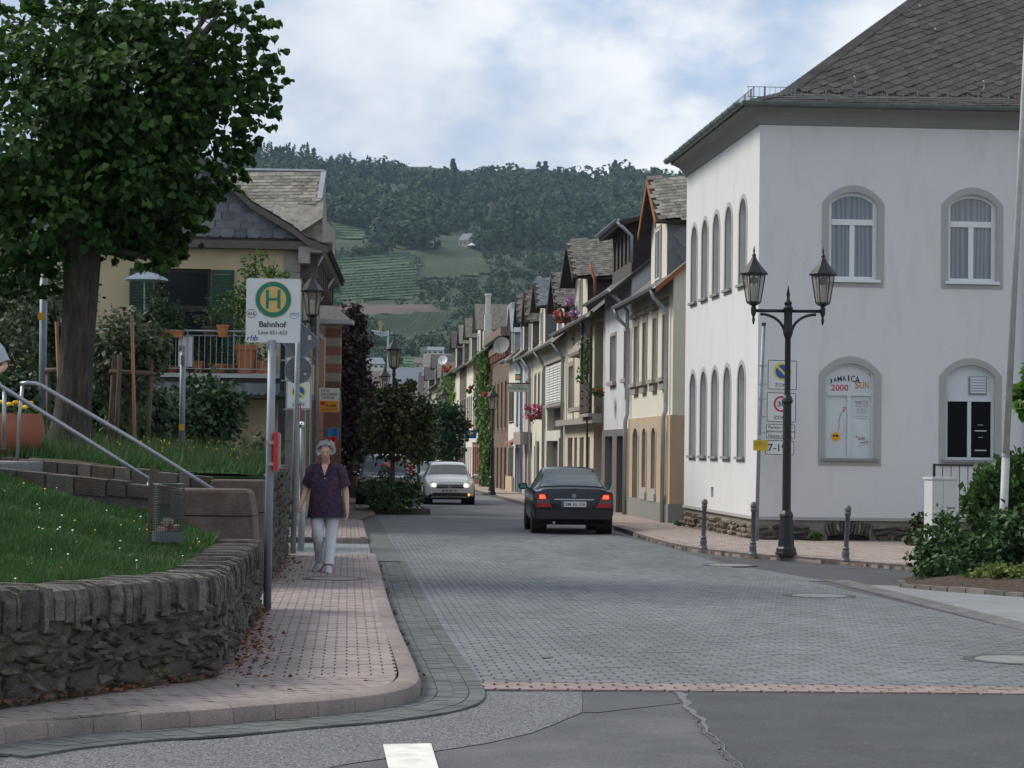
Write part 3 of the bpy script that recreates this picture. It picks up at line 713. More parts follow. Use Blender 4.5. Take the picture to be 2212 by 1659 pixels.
grass('grass',60000,(-5.4,-2.1),(12.3,20.6),lawn_z,vis_lawn,0.03,0.075,0.008,m_blade,5)
grass('grass',2500,(-5.4,-2.1),(12.3,20.6),lawn_z,lambda x,y:vis_lawn(x,y)and not vis_lawn(x+.3,y-.3),0.05,0.12,0.008,m_blade2,6)
m_fw=M('petal_white',(0.75,0.75,0.7),0.6,0,1,0); m_fy=M('petal_yellow',(0.75,0.5,0.03),0.6,0,1,0)
for mat,n,sd,cat,lab in((m_fw,26,3,'white daisies','tiny white daisies scattered over the lower lawn'),(m_fy,16,4,'yellow flowers','tiny yellow hawkbit flowers scattered over the lower lawn')):
    rg=random.Random(sd); b=MB()
    while len(b.f)<n*2:
        x,y=rg.uniform(-5,-2.4),rg.uniform(13,20.4)
        if rg.random()<.5:x,y=rg.gauss(-3.4,.5),rg.gauss(18,1.5)
        if not vis_lawn(x,y):continue
        z=lawn_z(x,y)+rg.uniform(.05,.10); r_=rg.uniform(.006,.010); a=rg.uniform(0,3)
        b.poly([(x+r_*math.cos(a+k),y+r_*.9*math.sin(a+k)*.7,z+r_*.5*math.sin(a+k))for k in(0,1.05,2.1,3.14,4.2,5.2)])
        b.poly([(x-.002,y,z-.06),(x+.002,y,z-.06),(x,y,z)])
    tag(b.build('wildflowers',mat,kind='stuff'),lab,cat)
def cheek(name,label,y0,segs,thick,seed):
    """segs: list of (x, ztop, zbot) from right to left"""
    rg=random.Random(seed); t=thing(name,label,'wall',(segs[0][0],y0,segs[0][2]))
    b=MB()
    for(xa,ta,ba),(xb,tb,bb)in zip(segs,segs[1:]):
        vs=[(x,y,z)for x,zt,zb in((xa,ta,ba),(xb,tb,bb))for y in(y0+.02,y0+thick)for z in(zb,zt-.03)]
        b.add([Vector(v)for v in vs],[(0,1,3,2),(4,6,7,5),(0,4,5,1),(2,3,7,6),(1,5,7,3)])
    b.build('mortar_core',m_mortar,t)
    def zt(x):
        for(xa,ta,_),(xb,tb,_)in zip(segs,segs[1:]):
            if xb<=x<=xa:return ta+(tb-ta)*(x-xa)/(xb-xa)
        return segs[-1][1]
    x=segs[0][0]-.02
    while x>segs[-1][0]+.2:
        l=rg.uniform(0.14,0.34); h=rg.uniform(.11,.19); F=Fr((x-l/2,y0,zt(x-l/2)),(1,0,-(zt(x-l)-zt(x))/l*1.0),(0,0,1),(0,-1,0))
        b=MB(); b.fbox(F,-l/2+.01,l/2-.01,-h,rg.uniform(0,.02),-thick-.01,rg.uniform(-.005,.02)); b.build('stone',m_brownstone,t)
        x-=l
    for k in range(3):
        x=segs[0][0]-.1*k
        while x>segs[-1][0]+.2:
            l=rg.uniform(.12,.34); h=rg.uniform(.07,.13)
            zc=zt(x)-.22-k*.13+rg.uniform(-.02,.02)
            if rg.random()<.75:
                me=rg.choice(ROCKS2); ob=bpy.data.objects.new('stone',me); COL.objects.link(ob); ob.parent=t
                ob.location=Vector((x-l/2,y0+.02,zc))-WL[t]; ob.scale=(l,.12,h*1.15); ob.rotation_euler=(0,rg.gauss(0,.06),0)
            x-=l+rg.uniform(.01,.06)
    return t
ROCKS2=[rock_mesh('stone',m_brownstone,40+k,0.85,20)for k in range(8)]
cheek('stair_wall','low brown stone cheek wall on the lawn side of the garden stairs',20.55,[(-3.15,1.215,.6),(-3.45,1.24,.6),(-4.2,1.315,.6),(-4.9,1.37,.6),(-7.5,1.45,.6)],.34,3)
def block(mb,x0,x1,y0,y1,z0,z1,ch=0.03,slope=0.0,tcut=0.0):
    """dressed block with worn edges"""
    vs=[(x0,y0,z0),(x1+slope,y0,z0),(x1+slope,y1,z0),(x0,y1,z0),(x0,y0,z1-ch),(x1,y0,z1-ch-tcut),(x1,y1,z1-ch-tcut),(x0,y1,z1-ch),
          (x0+ch,y0+ch,z1),(x1-ch-tcut,y0+ch,z1),(x1-ch-tcut,y1-ch,z1),(x0+ch,y1-ch,z1)]
    mb.add([Vector(v)for v in vs],[(3,2,1,0),(0,1,5,4),(1,2,6,5),(2,3,7,6),(3,0,4,7),(4,5,9,8),(5,6,10,9),(6,7,11,10),(7,4,8,11),(8,9,10,11)])
t=thing('stair_pier','large reddish sandstone block ending the stair wall above the low slate wall','stone block',(-2.8,20.7,.55))
b=MB(); block(b,-3.2,-2.47,20.52,21.0,0.97,1.215,.015,.04,.02); b.build('sandstone_block',m_sand,t)
b=MB(); block(b,-3.2,-2.43,20.53,21.0,.55,.962,.012,.03); b.build('sandstone_block',m_sand,t)
cheek('stair_wall','brown stone cheek wall on the upper side of the garden stairs under the grass terrace',24.5,[(-3.35,1.26,.4),(-4.2,1.335,.4),(-5.4,1.43,.4),(-8.5,1.55,.4)],.35,9)
t=thing('stair_pier','stacked sandstone blocks at the foot of the stairs against the taller slate wall','stone block',(-3.0,24.7,.0))
z=0.05
for k,h in enumerate((.42,.40,.37)):
    b=MB(); block(b,-3.37,-2.76-.01*k,24.45,25.0,z+.012,z+h,.014,.012); b.build('sandstone_block',m_sand,t); z+=h
wp2=[Vector((-2.73,24.95,0)),Vector((-3.0,28.5,0)),Vector((-3.27,32.2,0)),Vector((-3.6,32.6,0)),Vector((-6.0,32.8,0))]
t2=thing('retaining_wall','taller slate rubble wall beside the pavement where the woman walks','wall',(-3.0,28.5,0)); b=MB(); n2=normals(wp2)
for i in range(len(wp2)-1):
    vs=[]
    for p,n in((wp2[i],n2[i]),(wp2[i+1],n2[i+1])):
        for off,z in((.03,0),(.04,1.2),(.4,1.2),(.4,0)):vs.append(Vector((p.x+n.x*off,p.y+n.y*off,z)))
    b.add(vs,[(0,4,5,1),(1,5,6,2),(2,6,7,3),(0,1,2,3),(7,6,5,4)])
b.build('mortar_core',m_mortar,t2)
z=.03; cnt=0; rest=MB()
while z<1.22:
    h=random.uniform(.09,.14); s=random.uniform(0,.1)
    while s<9.5:
        l=random.uniform(.16,.36); p,tt=path_at(wp2,s+l/2); n=Vector((-tt.y,tt.x,0))
        m3=Matrix((tt*l*1.06,n*.14,Vector((0,0,1))*h*1.15)).transposed(); loc=Vector((p.x+n.x*.05,p.y+n.y*.05,z+h/2+.02)); me=random.choice(ROCKS)
        if cnt<280:
            ob=bpy.data.objects.new('stone',me); COL.objects.link(ob); ob.parent=t2; ob.matrix_local=Matrix.Translation(loc-WL[t2])@m3.to_4x4(); cnt+=1
        else:add_rock(rest,me,loc,m3,random.random())
        s+=l
    z+=h*.97
if rest.v:rest.build('stone_courses',m_stone,t2,kind='stuff')
m_step=M('step_stone',(0.17,0.17,0.165),0.9,0.2,4,0.4,50)
t=thing('garden_stairs','grey stone garden stairs rising from the pavement between brown cheek walls','stairs',(-3.0,22.7,.05))
for k in range(9):
    b=MB(); block(b,-3.1-k*.31,-2.78-k*.31,20.9,24.5,-.05,.12+.145*(k+1),.015); b.build('step',m_step,t)
b=MB(); block(b,-9,-5.57,20.9,24.5,.5,1.425,.01); b.build('landing',m_step,t)
up_poly=[(-2.95,25.0),(-3.1,28.5),(-3.45,32.4),(-6.2,32.7),(-6.0,47),(-16,47),(-16,24.7),(-3.4,24.8)]
grid_surface('terrace_lawn',list(np.arange(-16,-2.7,0.25)),list(np.arange(24.6,47,0.3)),upper_z,m_grass_base,lambda x,y:inpoly(x,y,up_poly))
grass('grass',26000,(-8,-2.9),(24.8,34),upper_z,lambda x,y:x/y>-.25 and inpoly(x,y,up_poly),0.05,0.14,0.012,m_blade,8)
grass('grass',5000,(-8,-2.9),(25.5,34),upper_z,lambda x,y:x/y>-.25 and inpoly(x,y,up_poly),0.12,0.26,0.010,m_blade2,9)
rg=random.Random(12); b=MB()
for k in range(70):
    x,y=rg.uniform(-5.2,-3.2),rg.uniform(26,33)
    if inpoly(x,y,up_poly):
        z=upper_z(x,y)+rg.uniform(.12,.26); r_=rg.uniform(.008,.013); b.poly([(x+r_*math.cos(q),y,z+r_*math.sin(q))for q in(0,1.05,2.1,3.14,4.2,5.2)])
tag(b.build('wildflowers',m_fy,kind='stuff'),'yellow wildflowers in the long grass of the upper terrace','yellow flowers')
b=MB(); b.box((-3.15,25.12,.88),(.72,.36,.79)); b.box((-3.12,25.12,1.265),(.8,.4,.02)); b.build('soil_edge',m_grass_base,kind='structure')
m_steel=M('grey_steel',(0.30,0.31,0.33),0.38,0.1,20,0.0,metal=0.75)
m_galv=M('galvanised_pole',(0.24,0.27,0.30),0.55,0.15,6,0.1,80,metal=0.35)
y1=21.15; ps=[P(-40,805,y1),P(0,833,y1),P(160,933,y1),P(326,1038,y1)]
t=thing('handrail','grey tubular handrail slanting down the lawn side of the garden stairs','handrail',(ps[-1].x,y1,.9))
b=MB(); b.tube(ps,.022,10); b.build('rail',m_steel,t,smooth=True)
for q in(P(322,1035,y1),P(10,838,y1)):b=MB(); b.tube([q,q+Vector((0,0,-.6))],.02,8); b.build('post',m_steel,t,smooth=True)
y2=24.1; ps=[P(44,829,y2),P(60,827,y2),P(76,828,y2),P(92,834,y2),P(110,845,y2),P(280,945,y2),P(461,1058,y2)]
t=thing('handrail','grey tubular handrail with bent top end on the terrace side of the garden stairs','handrail',(ps[-1].x,y2,.9))
b=MB(); b.tube(ps,.024,10); b.build('rail',m_steel,t,smooth=True)
for q in([P(49,830,y2),P(42,900,y2),P(37,1000,y2)],[P(455,1054,y2),P(455,1054,y2)+Vector((0,0,-.5))]):b=MB(); b.tube(q,.02,8); b.build('post',m_steel,t,smooth=True)
m_wood=M('weathered_wood',(0.115,0.095,0.062),0.85,0.3,6,0.5,60,col2=(0.085,0.07,0.045),stretch=(6,6,0.6))
m_wire=M('wire',(0.06,0.075,0.07),0.5,0.1,20,0.0,metal=0.6)
yb=17.6; cb=P(362,1172,yb); zb=lawn_z(cb.x,yb); px_m=FPX/yb
t=thing('litter_basket','round wire mesh litter basket hung on a wooden post in the lawn','litter bin',(P(326,1178,yb).x,yb,zb))
rad=34/px_m; z0,z1=P(362,1170,yb).z,P(362,1046,yb).z
po=P(326,1100,yb); b=MB(); b.box((P(327,1100,yb).x,yb,(zb-.15+P(333,1006,yb).z)/2),(.045,.06,P(333,1006,yb).z-zb+.15),ry=R(1.2)); b.build('post',m_wood,t)
cx=cb.x
b=MB()
for k in range(20):
    z=z0+.09+(z1-z0-.09)*k/19; b.tube([(cx+rad*math.cos(a),yb+rad*math.sin(a),z)for a in np.linspace(0,6.2832,25)],.0022 if k<19 else.006,4,cap=False)
for k in range(40):
    a=6.2832*k/40; b.tube([(cx+rad*math.cos(a),yb+rad*math.sin(a),z0),(cx+rad*math.cos(a),yb+rad*math.sin(a),z1)],.0022,4)
b.build('wire_mesh',m_wire,t)
b=MB(); b.lathe([(rad*.98,z0),(rad*1.01,z0),(rad*1.01,z0+.085),(rad*.97,z0+.085),(rad*.97,z0+.01),(0.01,z0+.01)],(cx,yb,0),28); b.build('base_pan',M('pan',(.10,.115,.12),.6,.1,6,.1,metal=.3),t,smooth=True,sharp=40)
for dz,hh in((z1+.03,.09),(z0+.2,.05)):b=MB(); b.box((cx-rad-.01,yb,dz),(.05,.03,hh)); b.build('bracket',m_galv,t)
b=MB()
for k in range(7):b.box((cx+random.uniform(-.06,.06),yb+random.uniform(-.06,.06),z0+.05+.02*k),(.07,.06,.04),random.random()*3,rx=random.random())
tag(b.build('crumpled_paper',M('litter_paper',(.35,.12,.08),.8,.3,20,0,rnd=.3,col2=(.45,.42,.38))),'crumpled paper lying inside the wire litter basket','litter')
m_dry=leafmat('dry_leaf',(0.16,0.055,0.028),(0.22,0.105,0.05),0.4,0.15,0.8)
rg=np.random.default_rng(21); n=520; C=[]
for k in range(n):
    s=rg.uniform(2.0,tot); p,tt=path_at(wp,s); nn=Vector((tt.y,-tt.x,0)); o=abs(rg.normal(0,.10))*(1.5 if 6.5<s<10.5 else.5); C.append((p.x+nn.x*o,p.y+nn.y*o,gz(p.y)+PZ+.012+abs(rg.normal(0,.02))*(1.6 if o<.12 else.3)))
for k in range(160):
    p,tt=path_at(wp2,rg.uniform(0,7)); nn=Vector((tt.y,-tt.x,0)); o=abs(rg.normal(0,.10)); C.append((p.x+nn.x*o,p.y+nn.y*o,gz(p.y)+PZ+.012+abs(rg.normal(0,.05))*(1 if o<.1 else.2)))
for k in range(14):C.append((rg.uniform(-1.9,-.9),rg.uniform(13.4,14.6),gz(14)+PZ+.012))
C=np.array(C); n=len(C); V,F=leaf_arrays(C,rg.normal(size=(n,3))*[1,1,.25],rg.normal(size=(n,3))*.35+[0,0,1],rg.uniform(.025,.055,n),'spray')
ob=link('fallen_leaves',npmesh('fallen_leaves',V,F,m_dry,rg.uniform(0,.99,n)),(0,0,0),kind='stuff'); tag(ob,'reddish dry fallen leaves gathered along the foot of the slate walls','leaves')
m_weed=leafmat('weed',(0.06,0.10,0.025),(0.12,0.15,0.05),0.3,0.2,0.7)
C=[]
for k in range(420):
    i=rg.integers(0,len(gpts)); p=gpts[i]; q=gn[i];
    if p.y<13.9:continue
    if math.sin(p.y*2.1)+math.sin(p.y*5.3)<0.4:continue
    o=abs(rg.normal(0,.025)); C.append((p.x-q.x*o,p.y-q.y*o,gz(p.y)+.025+rg.uniform(0,.03)))
C=np.array(C); n=len(C); V,F=leaf_arrays(C,rg.normal(size=(n,3))+[0,0,1],rg.normal(size=(n,3)),rg.uniform(.015,.04,n),'spray')
ob=link('weeds',npmesh('weeds',V,F,m_weed,rg.uniform(0,.99,n)),(0,0,0),kind='stuff'); tag(ob,'small weeds and moss growing along the kerb joint','weeds')
# ================================================================== shared builders: wall with openings, slates, windows
def slate_mesh(name,mat,w,h,th=0.008,rounded=0.3):
    """one slate, rounded at one lower corner, in the local x-y plane, hanging down from y=0"""
    pts=[(-w/2,0),(-w/2,-h*(1-.15)),(-w/2+w*.08,-h),(w/2-w*rounded,-h),(w/2-w*rounded*.3,-h*(1-.10)),(w/2,-h*(1-.30)),(w/2,0)]
    b=MB(); b.prism([(x,y,0)for x,y in pts][::-1],(0,0,th)); return b.mesh(name,mat,origin=(0,0,0))[0]
def slates(F,inside,w,h,mat,parent,indiv=0,tilt=3.0,ang=0.0,jit=0.003,rng=(0,6,0,4),name='slate',depth=None,ov=1.28,rounded=0.3):
    """lay slates over the frame's plane wherever inside(a, b)"""
    sm=slate_mesh(name,mat,w*.985,h*ov,rounded=rounded); ca,sa=math.cos(ang),math.sin(ang); lst=[]
    span=max(rng[1]-rng[0],rng[3]-rng[2])*1.5; ca0,cb0=(rng[0]+rng[1])/2,(rng[2]+rng[3])/2
    nr,nc=int(span/h),int(span/w)
    for j in range(-nr,nr+1):
        for i in range(-nc,nc+1):
            u=(i+(.5 if j%2 else 0))*w+random.uniform(-jit,jit)*3; v=j*h
            a,b=ca0+u*ca-v*sa,cb0+u*sa+v*ca
            if rng[0]<=a<=rng[1]and rng[2]<=b<=rng[3]and inside(a,b):lst.append((a,b))
    base=Matrix((F.u,F.v,F.n)).transposed()@Matrix.Rotation(ang,3,'Z')
    def xf():return base@Matrix.Rotation(R(-tilt)+random.gauss(0,.008),3,'X')@Matrix.Rotation(random.gauss(0,.012),3,'Z')
    def dist(q):p=F.p(q[0],q[1]); return p.y+(500 if abs(p.x/p.y)>.24 else 0)
    lst.sort(key=dist); rest=MB(); cv=[v.co.copy()for v in sm.vertices]; cf=[tuple(p.vertices)for p in sm.polygons]
    for k,(a,b)in enumerate(lst):
        p=F.p(a,b+h*.6,0.004+random.uniform(0,.004)); x=xf()
        if k<indiv:
            ob=bpy.data.objects.new(name,sm); COL.objects.link(ob); ob.parent=parent; ob.matrix_local=Matrix.Translation(p-WL[parent])@x.to_4x4()
        else:rest.add([p+x@v for v in cv],cf)
    if rest.v:rest.build('slate_courses',mat,parent,kind='stuff')
def arch_pts(a0,a1,zs,rise,n=10):
    """segmental arch from (a1, zs) over the crown to (a0, zs)"""
    w=(a1-a0)/2; rr=(w*w+rise*rise)/(2*rise); c=(a0+a1)/2; zc=zs+rise-rr; g=math.asin(min(1,w/rr))
    return[(c+rr*math.sin(g-2*g*k/n),zc+rr*math.cos(g-2*g*k/n))for k in range(n+1)]
def wall_open(F,A0,A1,B0,B1,ops,mat,parent,depth=0.25,name='wall',topline=None):
    """wall face in the frame with real openings; ops: dicts a0,a1,b0,b1,rise"""
    b=MB(); xs=sorted({A0,A1,*[o['a0']for o in ops],*[o['a1']for o in ops]}); zs=sorted({B0,B1,*[o['b0']for o in ops],*[o['b1']for o in ops]})
    xs=[x for x in xs if A0<=x<=A1]; zs=[z for z in zs if B0<=z<=B1]
    for x0,x1 in zip(xs,xs[1:]):
        for z0,z1 in zip(zs,zs[1:]):
            cx,cz=(x0+x1)/2,(z0+z1)/2
            if any(o['a0']<cx<o['a1']and o['b0']<cz<o['b1']for o in ops):continue
            b.quad(F.p(x0,z0),F.p(x1,z0),F.p(x1,z1),F.p(x0,z1),r=0)
    for o in ops:
        a0,a1,b0,b1=o['a0'],o['a1'],o['b0'],o['b1']; rise=o.get('rise',0); d=o.get('depth',depth)
        b.quad(F.p(a0,b0),F.p(a0,b0,-d),F.p(a1,b0,-d),F.p(a1,b0),r=0)
        zt=b1-rise
        b.quad(F.p(a0,b0),F.p(a0,zt),F.p(a0,zt,-d),F.p(a0,b0,-d),r=0); b.quad(F.p(a1,b0),F.p(a1,b0,-d),F.p(a1,zt,-d),F.p(a1,zt),r=0)
        if rise:
            ap=arch_pts(a0,a1,zt,rise)
            for(xa,za),(xb,zb)in zip(ap,ap[1:]):
                b.quad(F.p(xa,za),F.p(xa,za,-d),F.p(xb,zb,-d),F.p(xb,zb),r=0); b.quad(F.p(xa,za),F.p(xb,zb),F.p(xb,b1),F.p(xa,b1),r=0)
        else:b.quad(F.p(a0,b1),F.p(a1,b1),F.p(a1,b1,-d),F.p(a0,b1,-d),r=0)
    return b.build(name,mat,parent)
def surround(F,o,w,mat,parent,proud=0.012,sill=True,name='window_surround',bottom=True):
    """flat band round an opening, as one part"""
    a0,a1,b0,b1,rise=o['a0'],o['a1'],o['b0'],o['b1'],o.get('rise',0); zt=b1-rise; b=MB()
    b.fbox(F,a0-w,a0,b0,zt,-.02,proud); b.fbox(F,a1,a1+w,b0,zt,-.02,proud)
    if bottom:b.fbox(F,a0-w,a1+w,b0-w,b0,-.02,proud)
    if rise:
        i=arch_pts(a0,a1,zt,rise); k=1+2*w/(a1-a0); c=(a0+a1)/2
        e=[(c+(x-c)*k,zt+(z-zt)*1.0+w*(z-zt)/rise)for x,z in i]
        for(p,q,r_,s_)in zip(i,i[1:],e[1:],e):
            b.add([F.p(x,z,cc)for cc in(proud,-.02)for x,z in(p,q,r_,s_)],[(0,1,2,3),(3,2,6,7),(0,4,5,1),(0,3,7,4),(1,5,6,2)])
    else:b.fbox(F,a0-w,a1+w,b1,b1+w,-.02,proud)
    return b.build(name,mat,parent)
def window(F,o,parent,mframe,mglass,depth=0.18,fw=0.06,mull=1,transom=None,sill=None,msill=None,panes=True):
    """frame, panes and sill inside an opening"""
    a0,a1,b0,b1,rise=o['a0'],o['a1'],o['b0'],o['b1'],o.get('rise',0); zt=b1-rise; b=MB(); c0,c1=-depth-.05,-depth
    b.fbox(F,a0,a0+fw,b0,zt,c0,c1); b.fbox(F,a1-fw,a1,b0,zt,c0,c1); b.fbox(F,a0+fw,a1-fw,b0,b0+fw,c0,c1)
    tr=transom if transom else None
    if rise:
        i=arch_pts(a0,a1,zt,rise); cx=(a0+a1)/2; k=1-2*fw/(a1-a0); e=[(cx+(x-cx)*k,zt+(z-zt)-fw*(z-zt)/rise)for x,z in i]
        for(p,q,r_,s_)in zip(i,i[1:],e[1:],e):b.add([F.p(x,z,cc)for cc in(c1,c0)for x,z in(p,q,r_,s_)],[(3,2,1,0),(3,2,6,7),(0,4,5,1)])
    else:b.fbox(F,a0+fw,a1-fw,b1-fw,b1,c0,c1)
    if tr:b.fbox(F,a0+fw,a1-fw,tr-fw*.8,tr+fw*.8,c0,c1+.012)
    for k in range(1,mull+1):
        x=a0+(a1-a0)*k/(mull+1); b.fbox(F,x-fw*.7,x+fw*.7,b0+fw,(tr-fw*.8)if tr else(zt if rise else b1-fw),c0,c1+.006)
    w=b.build('window',mframe,parent)
    g=MB()
    if panes:
        xs=[a0+fw]+[a0+(a1-a0)*k/(mull+1)for k in range(1,mull+1)]+[a1-fw]; ztop=tr if tr else(b1-fw)
        for x0,x1 in zip(xs,xs[1:]):
            g=MB(); g.quad(F.p(x0,b0+fw,c0+.02),F.p(x1,b0+fw,c0+.02),F.p(x1,ztop,c0+.02),F.p(x0,ztop,c0+.02)); g.build('pane',mglass,w)
        if tr:
            g=MB()
            if rise:g.poly([F.p(x,z,c0+.02)for x,z in[(a0+fw,tr),(a1-fw,tr)]+[(cx+(x-cx)*.9,z-.02)for x,z in arch_pts(a0,a1,zt,rise)]])
            else:g.quad(F.p(a0+fw,tr,c0+.02),F.p(a1-fw,tr,c0+.02),F.p(a1-fw,b1-fw,c0+.02),F.p(a0+fw,b1-fw,c0+.02))
            g.build('pane',mglass,w)
    if sill:
        s=MB(); s.fbox(F,a0-sill,a1+sill,b0-.05,b0+.004,-depth,.07); s.build('window_sill',msill or mframe,w)
    return w
def pipe(name,pts,r,mat,parent):b=MB(); b.tube(pts,r,8); return b.build(name,mat,parent,smooth=True)
# ================================================================== yellow house on the left
m_yel=M('yellow_render',(0.47,0.385,0.25),0.9,0.06,1.5,0.15,60,stain=(0.42,0.32,0.19),stain_amt=0.4,stain_scale=0.6)
m_slate=M('slate_blue',(0.115,0.13,0.15),0.55,0.15,5,0.3,60,rnd=0.28,col2=(0.15,0.16,0.175),stain=(0.07,0.075,0.08),stain_amt=0.4,stain_scale=3)
m_slate_l=M('slate_lichen',(0.20,0.185,0.16),0.85,0.3,7,0.5,50,rnd=0.30,col2=(0.26,0.235,0.195),stain=(0.10,0.09,0.08),stain_amt=0.7,stain_scale=4)
m_slate_d=M('slate_dark',(0.070,0.064,0.062),0.75,0.2,4,0.4,50,rnd=0.22,col2=(0.092,0.082,0.078),stain=(0.16,0.14,0.115),stain_amt=0.35,stain_scale=5)
m_under=M('roof_underlay',(0.05,0.045,0.042),0.95,0.2,5,0.1)
m_fascia=M('fascia_brown',(0.105,0.085,0.075),0.8,0.15,3,0.2)
m_quoin=M('quoin_stone',(0.24,0.225,0.205),0.9,0.2,4,0.4,50,rnd=0.12,col2=(0.28,0.26,0.235))
m_zinc=M('zinc',(0.36,0.39,0.42),0.45,0.12,4,0.05,50,metal=0.5)
m_shut=M('shutter_green',(0.010,0.055,0.042),0.6,0.1,5,0.1)
m_dkwood=M('dark_frame',(0.035,0.028,0.026),0.6,0.1,5,0.1)
g_dark=glass('window_glass',(0.018,0.020,0.024),0.06,0.55)
HY=49.5; hc=P(640,960,HY); hc.z=gz(HY)+.1
uh=Vector((-1,-.10,0)).normalized(); vh=Vector((0,0,1)); nh=Vector((.10,-1,0)).normalized()
Fh=Fr((hc.x,hc.y,0),uh,vh,nh); HS=FPX/HY
yh=thing('yellow_house','yellow rendered house with slate gable and balcony full of potted plants','house',hc)
ops=[dict(a0=1.98,a1=3.26,b0=3.2,b1=5.6)]
wall_open(Fh,0,9.5,-.4,6.1,ops,m_yel,yh,.25)
side_u=Vector((-.045,1,0)).normalized(); Fs=Fr((hc.x,hc.y,0),side_u,vh,Vector((1,.045,0)).normalized())
sops=[dict(a0=2+2.4*k,a1=3.1+2.4*k,b0=z0,b1=z0+1.9)for k in range(4)for z0 in(.9,3.9)]
wall_open(Fs,0,11,-.4,6.1,sops,m_yel,yh,.25)
for o in sops:window(Fs,o,yh,M('white_frame',(.62,.63,.63),.5,.04,4,0),g_dark,.15,.06,1,sill=.08,msill=m_quoin); surround(Fs,o,.14,m_quoin,yh,.03)
window(Fh,ops[0],yh,m_dkwood,g_dark,.12,.08,1,transom=4.7)
def shutter(F,a0,a1,b0,b1,parent):
    b=MB(); f=.05
    for x0,x1,z0,z1 in((a0,a0+f,b0,b1),(a1-f,a1,b0,b1),(a0+f,a1-f,b0,b0+f*1.5),(a0+f,a1-f,b1-f*1.5,b1),(a0+f,a1-f,(b0+b1)/2-f/2,(b0+b1)/2+f/2)):b.fbox(F,x0,x1,z0,z1,.015,.055)
    s=b.build('shutter',m_shut,parent); n=int((b1-b0)/.075)
    for k in range(n):
        z=b0+.09+k*(b1-b0-.18)/n; q=MB()
        q.add([F.p(x,z+dz,c)for x in(a0+f,a1-f)for dz,c in((0,.05),(.008,.05),(.052,.02),(.044,.02))],[(0,1,5,4),(1,2,6,5),(2,3,7,6),(3,0,4,7)]); q.build('slat',m_shut,s)
shutter(Fh,1.46,1.97,3.2,5.58,yh); shutter(Fh,3.27,3.8,3.2,5.58,yh)
for k in range(13):
    w=.46 if k%2 else.34; b=MB(); z=-.2+k*.48; b.fbox(Fh,-.03,w,z+.008,z+.472,-.4,.03); b.build('quoin',m_quoin,yh)
b=MB(); b.fbox(Fh,-.75,9.6,6.06,6.24,-.3,.28); b.build('fascia',m_fascia,yh)
b=MB(); b.fbox(Fs,-.3,11.2,5.75,6.0,0,.25); b.fbox(Fs,-.3,11.2,6.0,6.12,0,.55); b.build('cornice',m_quoin,yh)
for k in range(9):
    b=MB(); b.fbox(Fs,.2+k*1.2,.38+k*1.2,5.45,5.99,.02,.42); b.build('cornice_bracket',m_fascia,yh)
prof=[(-.66,6.16),(-.19,6.32),(.17,6.59),(.63,6.86),(1.09,7.12),(1.42,7.42),(1.81,7.75),(2.5,8.35),(3.3,9.05),(4.2,9.9)]
prof_full=prof+[(8.4-a,z)for a,z in prof[::-1][1:]]
wst=Vector((-.045,1,0)).normalized(); b=MB()
for(a0,z0),(a1,z1)in zip(prof_full,prof_full[1:]):
    p=[Fh.p(a0,z0,.32),Fh.p(a1,z1,.32)]; q=[v+wst*11.5 for v in p]
    b.add(p+q+[v-Vector((0,0,.09))for v in p+q],[(0,1,3,2),(4,6,7,5),(0,4,5,1)])
roof=b.build('roof',m_under,yh)
for(a0,z0),(a1,z1)in zip(prof[:8],prof[1:9]):
    L_=math.hypot(a1-a0,z1-z0); Fq=Fr(Fh.p(a0,z0+.01,.32),wst,(uh*(a1-a0)+vh*(z1-z0))/L_); Fq.n=-Fq.n if Fq.n.z<0 else Fq.n
    slates(Fq,lambda a,b:True,.26,L_/max(1,round(L_/.17)),m_slate_l,roof,0,4,rng=(0,11.4,.02,L_))
gz_poly=[(.0-.1,6.26)]+[(a,z-.08)for a,z in prof[1:]]+[(8.4-a,z-.08)for a,z in prof[::-1][1:-1]]+[(8.5,6.26)]
b=MB(); b.poly([Fh.p(a,z,.05)for a,z in gz_poly]); gab=b.build('gable',m_under,yh)
Fg=Fr(Fh.p(0,0,.06),-uh,vh,nh)
slates(Fg,lambda a,b_:inpoly(-a,b_-.1,gz_poly)and inpoly(-a,b_-.02,gz_poly),.29,.19,m_slate,gab,300,2,rng=(-7.5,.2,6.25,9.7),rounded=.16)
for(a0,z0),(a1,z1)in zip(prof,prof[1:]):
    b=MB(); b.add([Fh.p(a,z+dz,c)for a,z in((a0,z0),(a1,z1))for dz,c in((-.17,.30),(-.02,.30),(-.02,.345),(-.17,.345))],[(0,1,5,4),(1,2,6,5),(2,3,7,6),(3,0,4,7),(0,3,2,1),(4,5,6,7)]); b.build('barge_board',m_fascia,yh)
d0,d1,dr=51.0,54.6,52.6
ridge_r=P(702,372,dr); ridge_l=P(470,368,dr); ev_r=P(697,470,d0); ev_l=P(520,462,d0)
dn=(ridge_l-ridge_r).cross(ev_r-ridge_r).normalized(); dn=-dn if dn.y>0 else dn
b=MB(); back_r=ridge_r+Vector((-.1,2.0,-1.25)); back_l=ridge_l+Vector((-.1,2.0,-1.25))
lo_r=ev_r+(ev_r-ridge_r)*.25; lo_l=ev_l+(ev_l-ridge_l)*.9
b.add([ridge_r,ridge_l,lo_l,ev_r,back_r,back_l],[(0,1,2,3),(1,0,4,5),(0,3,4)]); dm=b.build('dormer_roof',m_slate_l,yh)
ud=(ridge_r-ridge_l).normalized(); vd=dn.cross(ud); vd=-vd if vd.z<0 else vd; Fd=Fr(ridge_r+dn*.01,ud,vd,dn); Ld=(ridge_r-ridge_l).length
